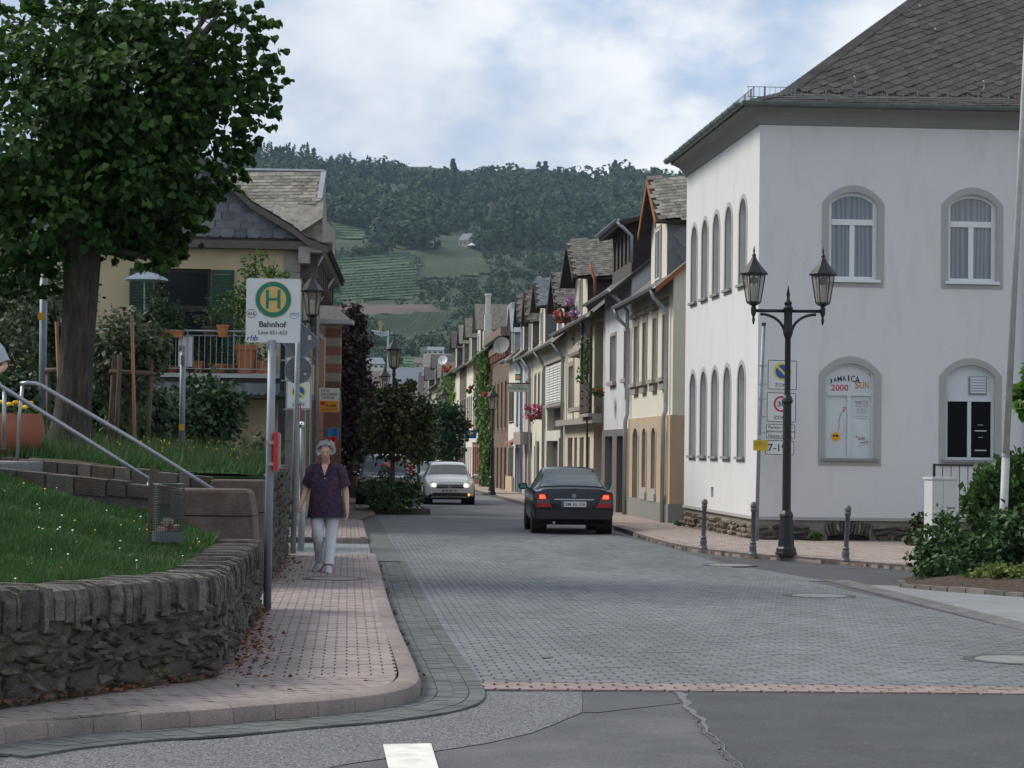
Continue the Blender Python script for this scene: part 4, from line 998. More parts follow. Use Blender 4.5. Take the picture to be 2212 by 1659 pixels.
slates(Fd,lambda a,b_:b_>-1.45-.28*-a,.22,.145,m_slate_l,dm,300,4,R(3),rng=(-Ld,-.04,-2.3,-.08))
b=MB(); b.tube([ridge_l+Vector((0,0,.02)),ridge_r+Vector((0,0,.02))],.05,6); b.build('ridge_flashing',m_zinc,yh)
b=MB(); b.fbox(Fd,-.09,.03,-1.25,.03,.0,.03); b.build('verge_flashing',m_zinc,yh)
b=MB(); c0=P(697,468,d0+.1); b.prism([c0,P(697,540,d0+.1),P(640,520,d0+.1),P(632,470,d0+.1)],(0.03,3.2,0)); b.build('dormer_cheek',m_slate_l,yh)
b=MB(); b.fbox(Fs,-.1,11.3,6.1,6.2,.5,.64); b.build('gutter',m_zinc,yh)
pipe('downpipe',[Fs.p(.5,6.1,.55),Fs.p(.5,5.9,.45),Fs.p(.5,5.3,.1),Fs.p(.5,.1,.1)],.05,m_zinc,yh); pipe('downpipe',[Fs.p(7.3,6.1,.55),Fs.p(7.3,5.3,.1),Fs.p(7.3,.1,.1)],.05,m_zinc,yh)
BY=47.2; bz=P(400,806,BY).z; bx1=P(606,800,BY).x; bx0=P(120,800,BY).x; Fb=Fr((bx1,BY,bz),(-1,-.03,0),(0,0,1),(.03,-1,0)); BL=bx1-bx0
bal=b=MB(); b.fbox(Fb,0,BL,-.09,0,-2.5,.05); balc=b.build('balcony_slab',M('slab_edge',(.34,.35,.36),.8,.1,3,.1),yh)
b=MB(); b.fbox(Fb,.02,BL,-.52,-.095,-2.4,-.02); apr=b.build('balcony_apron',m_under,yh)
slates(Fr(Fb.p(0,0,-.015),-Fb.u,Fb.v,Fb.n),lambda a,b_:True,.16,.2,m_slate,apr,160,3,rng=(-BL,-.02,-.5,-.14),rounded=.45)
m_rail=M('balcony_steel',(.28,.31,.32),.5,.1,9,0,metal=.5)
b=MB(); b.tube([Fb.p(0,.92,0),Fb.p(BL,.92,0)],.022,8); b.tube([Fb.p(0,.82,0),Fb.p(BL,.82,0)],.010,6); b.tube([Fb.p(0,.10,0),Fb.p(BL,.10,0)],.012,6); b.tube([Fb.p(0,.92,0),Fb.p(0,.92,-2.3)],.02,8)
rl=b.build('railing',m_rail,yh)
n=int(BL/.125)
for k in range(n):
    b=MB(); b.tube([Fb.p(.02+k*.125,.10,0),Fb.p(.02+k*.125,.82 if k%8 else.92,0)],.007 if k%8 else.014,6); b.build('baluster',m_rail,rl)
m_panel=M('white_panel',(.50,.51,.52),.6,.05,3,0)
for x0,x1 in((300,363),(386,416)):
    a0,a1=bx1-P(x1,760,BY).x,bx1-P(x0,760,BY).x; b=MB(); b.fbox(Fb,a0,a1,.14,.80,-.04,-.02); b.build('privacy_panel',m_panel,yh)
m_brick=M('brick_red',(0.115,0.056,0.045),0.85,0.2,6,0.3,60,rnd=.2,col2=(.24,.10,.07)); m_band_st=M('band_stone',(.25,.215,.18),.85,.15,5,.2)
b2=thing('brick_house','narrow red brick house front with pale stone bands beyond the yellow house','house',(-5.2,62,gz(62)))
Y2=62.0; x2=P(708,900,Y2).x; Fk=Fr((P(733,900,Y2).x,Y2,0),(-1,-.05,0),(0,0,1),(0,-1,0))
b=MB(); b.box((Fk.o.x-5.2,Y2+6.1,2.4),(7.4,12,5.6)); b.build('wall',m_brick,b2)
for k in range(9):
    z0=P(720,862-k*19,Y2).z; b=MB(); b.fbox(Fk,0,.42,z0,z0+19/75.8*.98,-.5,0); b.build('pier_course',m_brick if k%2 else m_band_st,b2)
b=MB(); b.fbox(Fk,-.02,.45,-.4,P(720,862,Y2).z,-.5,-.01); b.build('pier',m_brick,b2)
zt=P(720,700,Y2).z; b=MB(); b.fbox(Fk,-.35,.6,zt,zt+.12,-.6,.25); b.build('cornice',m_zinc,b2)
b=MB(); p0=Fk.p(-.3,zt+.12,.2); b.add([p0,Fk.p(6.5,zt+.12,.2),Fk.p(6.5,zt+2.2,-5),Fk.p(2.2,zt+2.2,-5),Fk.p(1.4,zt+.12,-11)],[(0,1,2,3),(0,3,4)]); b.build('roof',m_slate_d,b2)
rh=thing('grey_roofed_house','house with weathered grey slate roof edge seen behind the brick pier','house',(-6.4,76,gz(76)))
b=MB(); b.box((-9.6,82,2.6),(6,11,6.2)); b.build('wall',M('grey_wall',(.33,.31,.28),.9,.1,2,.1),rh)
b=MB(); b.add([Vector(v)for v in((-6.4,76.3,5.7),(-6.9,88,5.7),(-9.6,88,9.2),(-9.4,76.3,9.2),(-12.6,76.3,5.7),(-12.9,88,5.7))],[(0,1,2,3),(3,2,5,4),(0,3,4)]); b.build('roof',m_slate_l,rh)
# ================================================================== the white corner house on the right
m_wht=M('white_render',(0.66,0.66,0.66),0.92,0.04,1.2,0.5,45,speck=.05,col2=(0.63,0.63,0.635),stain=(0.36,0.36,0.35),stain_amt=0.2,stain_scale=1.7,stretch=(1.3,1.3,.35))
m_greyb=M('grey_surround',(0.37,0.375,0.36),0.9,0.05,2,0.2,70,stain=(0.28,0.28,0.27),stain_amt=0.3,stain_scale=2)
m_corn=M('cornice_grey',(0.235,0.24,0.225),0.85,0.06,2,0.1)
m_cope_grn=M('gutter_copper',(0.155,0.18,0.175),0.55,0.2,6,0.1,40,metal=0.3)
m_frame=M('white_frame',(.62,.63,.63),.5,.04,4,0)
m_pvc=M('white_plastic',(.68,.70,.71),.4,.03,4,0)
m_board=M('white_board',(.56,.60,.62),.5,.05,3,0.05,40)
def curtain_glass():
    m=M('curtain_glass',(0.16,0.19,0.22),0.07,0,2,0,spec=0.6); nt=m.node_tree; b=nt.nodes['Principled BSDF']; N=nt.nodes.new; L=nt.links.new
    g=N('ShaderNodeNewGeometry'); w=N('ShaderNodeTexWave'); w.inputs['Scale'].default_value=3.2; w.inputs['Distortion'].default_value=7.0; w.inputs['Detail'].default_value=2
    mp=N('ShaderNodeMapping'); mp.inputs['Scale'].default_value=(1,0.2,0.06); L(g.outputs['Position'],mp.inputs['Vector']); L(mp.outputs[0],w.inputs['Vector'])
    r=N('ShaderNodeValToRGB'); r.color_ramp.elements[0].color=(0.13,0.155,0.18,1); r.color_ramp.elements[1].color=(0.215,0.245,0.275,1); L(w.outputs['Fac'],r.inputs[0]); L(r.outputs[0],b.inputs['Base Color']); return m
g_curt=curtain_glass()
m_slate_r=M('slate_hip_roof',(0.046,0.040,0.040),0.75,0.2,4,0.4,50,rnd=0.24,col2=(0.060,0.052,0.051),stain=(0.12,0.105,0.09),stain_amt=0.3,stain_scale=4)
m_void=M('dark_void',(0.012,0.012,0.014),0.9,0,1,0)
WC=Vector((4.75,42.06,0)); uf=Vector((1,.062,0)).normalized(); nf=Vector((.062,-1,0)).normalized()
Fw=Fr(WC,uf,(0,0,1),nf); ul=Vector((-.091,1,0)).normalized(); nl=Vector((-1,-.091,0)).normalized(); Fl=Fr(WC,ul,(0,0,1),nl)
gw=gz(42)+.1; LW,LL=10.5,8.27
wb=thing('white_corner_house','white rendered two storey corner house with arched grey framed windows and slate hip roof','house',(WC.x,WC.y,gw))
RI=.22
fo=[dict(a0=1.37,a1=2.32,b0=4.97,b1=6.68,rise=RI),dict(a0=3.72,a1=4.67,b0=4.97,b1=6.68,rise=RI),dict(a0=1.33,a1=2.29,b0=1.50,b1=3.35,rise=RI),dict(a0=3.70,a1=4.66,b0=1.50,b1=3.35,rise=RI),
      dict(a0=6.1,a1=7.05,b0=4.97,b1=6.68,rise=RI),dict(a0=6.1,a1=7.05,b0=1.50,b1=3.35,rise=RI)]
wall_open(Fw,0,LW,.34,8.0,fo,m_wht,wb,.2)
lo=[dict(a0=c-.36,a1=c+.36,b0=z0,b1=z1,rise=.30)for c in(1.59,3.11,4.5,5.85,7.2)for z0,z1 in((1.50,3.36),(4.97,6.70))]
wall_open(Fl,0,LL,.34,8.0,lo+[dict(a0=4.55,a1=4.85,b0=.62,b1=.84)],m_wht,wb,.3)
b=MB(); b.fbox(Fl,4.5,4.9,.6,.86,-.35,-.29); b.build('vent_opening',m_void,wb)
b=MB(); q=[Fl.p(LL,z)for z in(.34,8.0)]; b.quad(q[0],q[0]+uf*8,q[1]+uf*8,q[1]); b.build('rear_wall',m_wht,wb)
for k,o in enumerate(fo):
    surround(Fw,o,.135,m_greyb,wb,.015)
    if k in(0,1,4,5):window(Fw,o,wb,m_pvc,g_curt,.10,.07,1,transom=o['b0']+1.13,sill=.06,msill=m_pvc)
for o in lo:surround(Fl,o,.10,m_greyb,wb,.012); window(Fl,o,wb,m_frame,g_dark,.24,.05,1,transom=o['b0']+1.2,sill=.05,msill=m_corn)
o=fo[2]; jw=window(Fw,o,wb,m_board,m_board,.08,.05,1,transom=2.76,sill=.08,msill=m_corn)
D0=-.08-.05+.024
cA=M('sign_navy',(.035,.035,.075),.6,0,1,0); cR=M('sign_red',(.50,.035,.05),.6,0,1,0); cO=M('sign_ochre',(.45,.23,.04),.6,0,1,0); cG=M('sign_grey',(.16,.18,.24),.6,0,1,0); cY=M('sign_sun',(.75,.38,.02),.6,0,1,0)
b=MB(); x0=1.45
for i,ch in enumerate('JAMAICA'):text(Fw,ch,x0+i*.088,3.0+.06*math.sin(i*.42),(.06,.075,.085,.08,.03,.085,.10)[i],.085+.008*i,D0,.015,b,rot=.18-.03*i)
b.build('lettering',cA,jw)
b=MB()
for i,ch in enumerate('SUN'):text(Fw,ch,1.97+i*.095,2.93,.08,.135,D0,.02,b)
b.build('lettering',cO,jw)
text(Fw,'2000',1.63,2.875,.34,.12,D0,.015).build('lettering',cR,jw)
text(Fw,'Happy Our',2.06,2.60,.27,.085,D0,.0).build('lettering',cG,jw)
b=MB(); b.fbox(Fw,1.93,2.20,2.548,2.553,D0,D0+.001); b.fbox(Fw,1.99,2.14,1.865,1.870,D0,D0+.001)
b.add([Fw.p(x,z,D0)for x,z in((2.0,1.725),(2.2,1.80),(2.2,1.806),(2.0,1.731))],[(0,1,2,3)]); b.build('underline',cR,jw)
b=MB()
for tx,z,w in(('Montags - Freitags',2.515,.25),('9.00 - 12.00 Uhr',2.465,.19),('14.00 - 18.00 Uhr',2.425,.19),('19.00 - 21.00 Uhr',2.385,.19),('Samstags - Sonntags',2.325,.26),('9.00 - 13.00 Uhr',2.28,.19)):text(Fw,tx,2.06,z,w,.026,D0,.0,b)
b.build('opening_hours',cG,jw)
b=MB(); text(Fw,'Kinder-',2.07,1.905,.15,.06,D0,.0,b,rot=.15); text(Fw,'Spielecke',2.12,1.82,.17,.055,D0,.0,b,rot=.22); b.build('lettering',cA,jw)
text(Fw,'*',1.965,1.93,.04,.04,D0,.02).build('lettering',cR,jw)
b=MB(); sx,sz=1.555,1.92; n=16
for k in range(n):
    g=2*math.pi*k/n; r1=.15 if k%2 else.115; b.add([Fw.p(sx+r*math.cos(g+d),sz+r*math.sin(g+d),D0)for r,d in((.075,-.14),(r1,0),(.075,.14))],[(0,1,2)])
b.disc(Fw,sx,sz,.082,D0,D0+.002,24); b.build('sun_emblem',cY,jw)
b=MB(); b.disc(Fw,sx-.03,sz+.018,.026,D0+.003,D0+.004,12); b.disc(Fw,sx+.03,sz+.018,.026,D0+.003,D0+.004,12); b.fbox(Fw,sx-.06,sx+.06,sz+.028,sz+.036,D0+.003,D0+.0045)
b.add([Fw.p(sx+r*math.cos(g),sz-.01+r*math.sin(g),D0+.003)for g in np.linspace(3.6,5.8,8)for r in(.045,.05)],[(2*i,2*i+2,2*i+3,2*i+1)for i in range(7)]); b.build('sun_emblem_face',cA,jw)
b=MB(); b.tube([Fw.p(x,z,D0+.002)for x,z in((1.60,2.05),(1.625,2.12),(1.62,2.25),(1.65,2.36),(1.70,2.44))],.004,5); b.build('string_line',cA,jw)
b=MB(); b.disc(Fw,1.725,2.475,.03,D0,D0+.002,16,r1=.02); b.add([Fw.p(x,z,D0+.002)for x,z in((1.715,2.45),(1.70,2.40),(1.735,2.42))],[(0,1,2)]); b.build('balloon_mark',cR,jw)
o=fo[3]; g_blk=glass('window_glass_black',(.006,.007,.008),.3,.06)
vw=window(Fw,o,wb,m_board,g_blk,.08,.05,1,transom=2.68,sill=.08,msill=m_corn,panes=True)
ap=arch_pts(o['a0']+.04,o['a1']-.04,o['b1']-RI,RI-.03); b=MB(); b.poly([Fw.p(x,z,-.10)for x,z in[(o['a0']+.05,2.72),(o['a1']-.05,2.72)]+ap]); b.build('top_panel',m_board,vw)
m_vent=M('vent_grey',(.50,.52,.55),.5,.05,3,0)
b=MB(); b.fbox(Fw,4.17,4.52,2.78,3.13,-.10,-.07); vt=b.build('vent',m_corn,wb)
for k in range(6):
    b=MB(); z=2.80+k*.053; b.add([Fw.p(x,z+dz,c)for x in(4.19,4.50)for dz,c in((0,-.05),(.008,-.05),(.05,-.068),(.042,-.068))],[(0,1,5,4),(1,2,6,5),(2,3,7,6),(3,0,4,7)]); b.build('louvre',m_vent,vt)
for zz,xa,xb in((1.68,4.30,4.53),(2.06,4.30,4.53),(2.18,4.36,4.46),(1.94,4.37,4.46)):
    b=MB(); b.fbox(Fw,xa,xb,zz,zz+(.02 if xb-xa>.2 else.01),-.112,-.107); b.build('shelf_edge',m_board,vw)
b=MB(); b.fbox(Fw,-.03,LW,.30,.36,-.2,.03); b.build('plinth_ledge',m_greyb,wb); b=MB(); b.fbox(Fl,-.03,LL,.30,.361,-.2,.032); b.build('plinth_ledge',m_greyb,wb)
m_pl_m=M('plinth_mortar',(0.24,0.215,0.18),0.95,0.15,5,0.4,50)
m_pl_s=M('plinth_slate',(0.075,0.07,0.062),0.85,0.3,8,0.6,40,rnd=.35,col2=(.11,.095,.075)); m_pl_b=M('plinth_brown',(0.165,0.135,0.10),0.9,0.3,8,0.6,40,rnd=.3,col2=(.21,.18,.145))
b=MB(); b.fbox(Fw,-.01,LW,gw-.15,.30,-.25,-.03); b.build('plinth_core',m_pl_m,wb); b=MB(); b.fbox(Fl,0,LL,gw-.15,.30,-.25,-.03); b.build('plinth_core',m_pl_m,wb)
RS=[rock_mesh('stone',m_pl_s,60+k,.9,26)for k in range(6)]; RB=[rock_mesh('stone',m_pl_b,70+k,.9,26)for k in range(6)]
def plinth(F,L_,rocks,lmin,lmax,skip=None,z0=gw-.1,rows=(.10,.09,.11,.10)):
    z=z0
    for h in rows:
        a=random.uniform(-.1,.05)
        while a<L_:
            l=random.uniform(lmin,lmax); c=a+l/2
            if not(skip and skip(c,l,z)):
                ob=bpy.data.objects.new('stone',random.choice(rocks)); COL.objects.link(ob); ob.parent=wb
                m3=Matrix((F.u*l*1.06,F.n*.25,F.v*h*1.0)).transposed(); ob.matrix_local=Matrix.Translation(F.p(c,z+h/2,-.05)-WL[wb])@m3.to_4x4()
            a+=l+random.uniform(.005,.03)
        z+=h
plinth(Fw,6.4,RS,.16,.46,lambda c,l,z:1.38<c+l*.3 and c-l*.3<2.22)
plinth(Fl,LL,RB,.14,.36,lambda c,l,z:any(abs(c-q)<.24 for q in(1.9,2.9,5.2,6.4))and z<.08)
for k in range(13):
    g=math.pi/2+.27*(1-2*k/12); cx,cz,r0=1.8,-1.40,1.565; ob=bpy.data.objects.new('arch_stone',random.choice(RS if k%3 else RB)); COL.objects.link(ob); ob.parent=wb
    d=Fw.u*math.cos(g)+Fw.v*math.sin(g); e_=Fw.u*math.sin(g)-Fw.v*math.cos(g)
    m3=Matrix((d*.27,Fw.n*.22,e_*.072)).transposed(); ob.matrix_local=Matrix.Translation(Fw.p(cx,cz,-.045)+d*r0-WL[wb])@m3.to_4x4()
b=MB(); b.poly([Fw.p(x,z,-.02)for x,z in((1.38,gw-.1),(2.22,gw-.1),(2.20,.0),(2.0,.03),(1.6,.03),(1.40,.0))]); b.build('cellar_opening',m_void,wb)
for a,w in((1.9,.22),(2.9,.2),(5.2,.2),(6.4,.24)):
    b=MB(); b.poly([Fl.p(x,z,-.015)for x,z in((a-w/2,gw),(a+w/2,gw),(a+w/2,.10),(a+w/4,.16),(a-w/4,.16),(a-w/2,.10))]); b.build('cellar_vent',m_void,wb)
OV=.36; prf=[(0,7.95),(.03,7.98),(.05,8.03),(.09,8.10),(.16,8.17),(.26,8.22),(OV,8.25),(OV,8.30),(-.3,8.30)]
def corner(off):
    return WC+(uf*-off*1.0)+(nf*off)if False else None
def eave_pt(off,z):
    A,Bv=nl,nf; det=A.x*Bv.y-A.y*Bv.x; x=(off*Bv.y-A.y*off)/det; y=(A.x*off-off*Bv.x)/det; return Vector((WC.x+x,WC.y+y,z))
b=MB(); ring=[eave_pt(o_,z)for o_,z in prf]; fr=[Fw.p(LW,z,o_)for o_,z in prf]; lf=[Fl.p(LL+.18,z,o_)for o_,z in prf]; k=len(prf)
b.add(ring+fr+lf,[(i,i+1,k+i+1,k+i)for i in range(k-1)]+[(i+1,i,2*k+i,2*k+i+1)for i in range(k-1)]+[tuple(range(2*k,3*k))]); b.build('cornice',m_corn,wb)
def halfround(name,p,q,r,mat,parent,n=8):
    t=(q-p).normalized(); s_=Vector((t.y,-t.x,0)); vs=[]
    for e_ in(p,q):
        for kk in range(n+1):
            g=math.pi+math.pi*kk/n; vs.append(e_+s_*r*math.cos(g)+Vector((0,0,r*math.sin(g))))
        for kk in range(n,-1,-1):
            g=math.pi+math.pi*kk/n; vs.append(e_+s_*(r-.008)*math.cos(g)+Vector((0,0,(r-.008)*math.sin(g))))
    m_=2*(n+1); b=MB(); b.add(vs,[(i,(i+1)%m_,m_+(i+1)%m_,m_+i)for i in range(m_)]+[tuple(range(m_)),tuple(range(2*m_-1,m_-1,-1))]); return b.build(name,mat,parent,smooth=True,sharp=50)
GO=OV+.09; gc=eave_pt(GO,8.34)
halfround('gutter',gc,Fw.p(LW,8.34,GO),.085,m_cope_grn,wb); halfround('gutter',Fl.p(LL+.18,8.34,GO),gc,.085,m_cope_grn,wb)
for k in range(14):
    b=MB(); p=gc.lerp(Fl.p(LL+.18,8.34,GO),(k+.5)/14); b.box(p-Vector((0,0,.04)),(.20,.03,.10),math.atan2(nl.y,nl.x)); b.build('gutter_bracket',m_cope_grn,wb)
S1,S2,B1=math.tan(R(20)),math.tan(R(37)),.85
def rf(t,side_a=None):
    return 8.33+(t*S1 if t<B1 else B1*S1+(t-B1)*S2)
def hipp(t):return eave_pt(OV-t,rf(t))
TM=6.2; b=MB(); RL=LW
e0,e1,e2=hipp(0),hipp(B1),hipp(TM); f0,f1,f2=[Fw.p(RL,rf(t),OV-t)for t in(0,B1,TM)]; l0,l1=[Fl.p(LL+.18,rf(t),OV-t)for t in(0,B1)]
lb=Fl.p(LL+.18,rf(4.4),OV-4.4); TMl=hipp(4.4)
b.add([e0,e1,e2,f0,f1,f2,l0,l1,lb,TMl,f2+Vector((0,6,-3)),Fl.p(LL+.18,8.3,-9)],[(0,3,4,1),(1,4,5,2),(6,0,1,7),(7,1,9,8),(9,2,5,10),(8,9,10,11)]); rfo=b.build('roof',m_under,wb)
for t0,t1 in((0,B1),(B1,TM)):
    o0,o1=Fw.p(0,rf(t0),OV-t0),Fw.p(0,rf(t1),OV-t1); v=(o1-o0).normalized(); Fq=Fr(o0,uf,v,uf.cross(v).normalized()); Lq=(o1-o0).length; cs=(t1-t0)/Lq
    h0,h1=(hipp(t0)-o0).dot(uf),(hipp(t1)-o0).dot(uf)
    slates(Fq,lambda a,b_,h0=h0,h1=h1,Lq=Lq:a>h0+(h1-h0)*b_/Lq+.10,.25,.20,m_slate_r,rfo,300 if t0 else 0,3.0,R(36)if t0 else R(4),rng=(-.6,LW,.08,Lq),rounded=.22)
n=46
for k in range(n):
    t=.1+(TM-.2)*k/n; p=hipp(t); d=(hipp(t+.1)-p).normalized(); s_=uf*.9+Vector((0,0,0)); b=MB(); w=.26
    q=[p+d*-.12+Vector((0,0,.02)),p+d*.12+Vector((0,0,.045))]; e_=(uf-nf*0).normalized()
    b.add([q[0],q[0]+e_*w+Vector((0,0,.006)),q[1]+e_*w+Vector((0,0,.006)),q[1],q[0]+Vector((-.05,.05,-.03)),q[1]+Vector((-.05,.05,-.03)),q[0]+e_*w-Vector((0,0,.02)),q[0]-Vector((0,0,.02))],[(0,1,2,3),(0,3,5,4),(0,7,6,1)]); b.build('hip_slate',m_slate_r,rfo)
sg0=eave_pt(OV-.22,8.46); sgs=((Fw,LW,1),(Fl,LL+.3,-1))
for F,L_,sgn in sgs:
    A=sg0; Bp=F.p(L_,8.46,OV-.22); d=(Bp-A); Ln=d.length; d.normalize(); b=MB()
    if sgn>0:A=A-d*.15; Ln+=.15
    b.tube([A+Vector((0,0,.02)),A+d*Ln+Vector((0,0,.02))],.007,5); b.tube([A+Vector((0,0,.21)),A+d*Ln+Vector((0,0,.21))],.007,5); m_sg=M('guard_steel',(.17,.185,.19),.6,.15,5,0,metal=.3); g=b.build('snow_guard',m_sg,wb)
    for k in range(int(Ln/.105)):
        b=MB(); p=A+d*(.03+k*.105); b.tube([p+Vector((0,0,.02)),p+Vector((0,0,.21))],.004,4); b.build('guard_bar',m_sg,g)
    for k in range(int(Ln/.6)):
        b=MB(); p=A+d*(.35+k*.6); b.fbox(Fr(p,d,(0,0,1),F.n),-.016,.016,-.10,.22,-.01,.012); b.build('guard_post',m_sg,g)
for px,py,t in((2960,45,4.6),(3010,120,3.7),(2750,275,1.5),(3165,290,1.4)):
    c=P(px/1.49,py/1.49,41.54+t); b=MB(); b.tube([c,c+Vector((.02,-.02,.10)),c+Vector((-.02,-.06,.18)),c+Vector((0,-.10,.14))],.012,5); b.build('roof_hook',m_zinc,wb)
pipe('downpipe',[Fw.p(6.05-.75,8.28,.5),Fw.p(5.30,8.0,.12),Fw.p(5.30,.1,.10)],.05,m_zinc,wb)
# ================================================================== the row of houses on the right
UR=Vector((-.073,1,0)).normalized(); NRv=Vector((-1,-.073,0)).normalized()
def hzy(px):return 965+.01222*(px-1106)
def zat(px,py,off=0.0):y=yr(px,off); return CAMZ+(hzy(px)-py)/(FPX/y)
def FRr(y0,off=0.0):return Fr(Vector((xr(y0),y0,0))+NRv*off,UR,(0,0,1),NRv)
def wallm(name,c,stain=None,amt=.4):return M(name,c,.92,.05,1.3,.25,60,stain=stain or tuple(.62*q for q in c),stain_amt=amt,stain_scale=.9)
m_tim=M('orange_timber',(.28,.10,.035),.7,.15,4,.1); m_dktim=M('dark_timber',(.045,.035,.032),.8,.2,4,.2)
m_trim=M('stone_trim',(.30,.275,.25),.9,.12,3,.2); m_blind=M('roller_blind',(.50,.52,.50),.6,.05,3,0)
m_asbest=M('slate_grey_light',(.20,.215,.235),.6,.15,4,.2,rnd=.15,col2=(.235,.245,.26))
m_slr=M('slate_brown',(.115,.105,.095),.85,.3,5,.4,40,rnd=.3,col2=(.165,.15,.125),stain=(.20,.19,.155),stain_amt=.6,stain_scale=5)
g_far=glass('window_glass_far',(.035,.04,.045),.12,.5)
def slab(mb,pts,th,m=0):
    n=(Vector(pts[1])-Vector(pts[0])).cross(Vector(pts[3])-Vector(pts[0])).normalized(); mb.prism(pts,n*th,m)
def dormer(t,F,a0,a1,zb,ze,za,face_m,roof_m,cheek_m,back=3.2,ov=.28,win=True,front=0.0,sl=True,barge=m_dktim,trimw=True,indiv=0):
    """gabled wall dormer: face towards the street, ridge running back"""
    c=(a0+a1)/2; b=MB(); b.poly([F.p(a,z,front)for a,z in((a0,zb),(a0,ze),(c,za),(a1,ze),(a1,zb))]); fc=b.build('dormer_face',face_m,t)
    for a in(a1,a0):b=MB(); b.quad(F.p(a,zb,front),F.p(a,ze,front),F.p(a,ze,-back),F.p(a,zb,-back)); ck=b.build('dormer_cheek',cheek_m,t)
    if cheek_m is m_asbest:
        FA=Fr(F.p(a0-.004,zb,front),-F.n,(0,0,1),-F.u); slates(FA,lambda a,q:True,.42,.34,m_asbest,ck,60,2,R(38),rng=(.2,back,.0,ze-zb-.42))
    o=.22
    k=(za-ze)/(c-a0)
    for s_,e_ in((a0,-1),(a1,1)):
        b=MB(); q=[F.p(s_+e_*o,ze-o*k,front+ov),F.p(c,za,front+ov),F.p(c,za,-back),F.p(s_+e_*o,ze-o*k,-back)]
        slab(b,q if e_<0 else q[::-1],.06); rp=b.build('dormer_roof',m_under if sl else roof_m,t)
        if sl and e_<0:
            u=-F.n; o0=F.p(s_-o,ze-o*k,front+ov); v=(F.p(c,za,front+ov)-o0); Lv=v.length; v.normalize(); n=u.cross(v).normalized(); n=-n if n.z<0 else n
            slates(Fr(o0+n*.065,u,v,n),lambda a,q:True,.21,.145,roof_m,rp,indiv,3,R(12),rng=(.02,back+ov,.02,Lv))
    for s_,e_ in((a0,-1),(a1,1)):
        b=MB(); p=[F.p(s_+e_*(o+.01),ze-o*k-.16,front+ov+.01),F.p(s_+e_*(o+.01),ze-o*k,front+ov+.01),F.p(c,za+.01,front+ov+.01),F.p(c,za-.17,front+ov+.01)]
        b.prism(p,F.n*.03); b.build('barge_board',barge,t)
    if win:
        w=min(.42,(a1-a0)*.2); od=dict(a0=c-w,a1=c+w,b0=zb+.25,b1=min(ze+.05,zb+1.55)); Fq=Fr(F.p(0,0,front+.17),F.u,F.v,F.n); window(Fq,od,t,m_frame,g_dark,.12,.05,1)
        if trimw:surround(F,od,.09,m_trim,t,front+.03)
def rhouse(label,y0,y1,ze,wm,ops=(),name='row_house',roof_m=None,dep=.2,eave=.45,pitch=40,end=True,cat='house',ztop=None,ret=False,gut=True,ridge=4.2,blind=(),frame_m=None,glassm=None,zb=-1.2,off=0.0,trim=.10,sills=True,mull=1):
    F=FRr(y0,off); L_=(y1-y0)*1.00266; gy=gz((y0+y1)/2)+.1
    t=thing(name,label,cat,F.p(L_/2,gy,0)); t['group']='houses in the row along the right pavement'
    ops=[dict(o)for o in ops]; wall_open(F,0,L_,zb,ze,ops,wm,t,dep)
    for k,o in enumerate(ops):
        if o.get('void'):b=MB(); b.quad(*[F.p(a,z,-dep)for a,z in((o['a0'],o['b0']),(o['a1'],o['b0']),(o['a1'],o['b1']),(o['a0'],o['b1']))]); b.build('door',o['void'],t); continue
        if o.get('trim',trim):surround(F,o,o.get('trim',trim),o.get('tm',m_trim),t,.025)
        window(F,o,t,frame_m or m_frame,glassm or g_dark,dep*.8,.05,mull,sill=(.06 if sills else None),msill=m_trim)
        if o.get('blind'):
            b=MB(); zt=o['b1']-o['blind']*(o['b1']-o['b0']); n=max(3,int((o['b1']-zt)/.055))
            for i in range(n):z=zt+(o['b1']-zt)*i/n; b.fbox(F,o['a0']+.02,o['a1']-.02,z,z+.046,-dep*.75,-dep*.75+.02)
            b.fbox(F,o['a0']+.02,o['a1']-.02,zt,o['b1'],-dep*.75-.01,-dep*.75+.002); b.build('roller_blind',m_blind,t)
    if end:
        zr=ze+ridge*math.tan(R(pitch))
        for a in(0,L_):
            b=MB(); b.poly([F.p(a,zb),F.p(a,ze),F.p(a,zr,-ridge),F.p(a,ze,-ridge*2),F.p(a,zb,-ridge*2)]); b.build('end_wall',wm,t)
    tp=math.tan(R(pitch)); zr=ze+ridge*tp; b=MB(); e0=.12
    slab(b,[F.p(-e0,ze-eave*tp,eave),F.p(L_+e0*.3,ze-eave*tp,eave),F.p(L_+e0*.3,zr,-ridge),F.p(-e0,zr,-ridge)][::-1],-.10)
    slab(b,[F.p(-e0,ze,-ridge*2),F.p(L_+e0*.3,ze,-ridge*2),F.p(L_+e0*.3,zr,-ridge),F.p(-e0,zr,-ridge)],-.10); b.build('roof',roof_m or m_slr,t)
    if gut:halfround('gutter',F.p(L_,ze-eave*tp+.03,eave+.06),F.p(-.15,ze-eave*tp+.03,eave+.06),.065,m_zinc,t)
    return t,F,L_
def wins(F,pxs,y0,zb,zt,**k):
    out=[]
    for p0,p1 in pxs:
        ya,yb=yr(p1),yr(p0); out.append(dict(a0=(ya-y0)*1.00266,a1=(yb-y0)*1.00266,b0=zb,b1=zt,**k))
    return out
y0,y1=yr(1453),yr(1362.5); cream=wallm('cream_render',(.66,.63,.54),(.55,.52,.44)); peach=wallm('peach_render',(.48,.365,.25))
ops=wins(None,((1370.5,1378.5),(1389,1396.5),(1410.5,1418.5),(1432,1440)),y0,3.42,5.0,trim=.13)
t,F,L_=rhouse('cream house with peach ground floor and orange timber dormer beside the white corner house',y0,y1,5.95,cream,ops,zb=2.47,dep=.26)
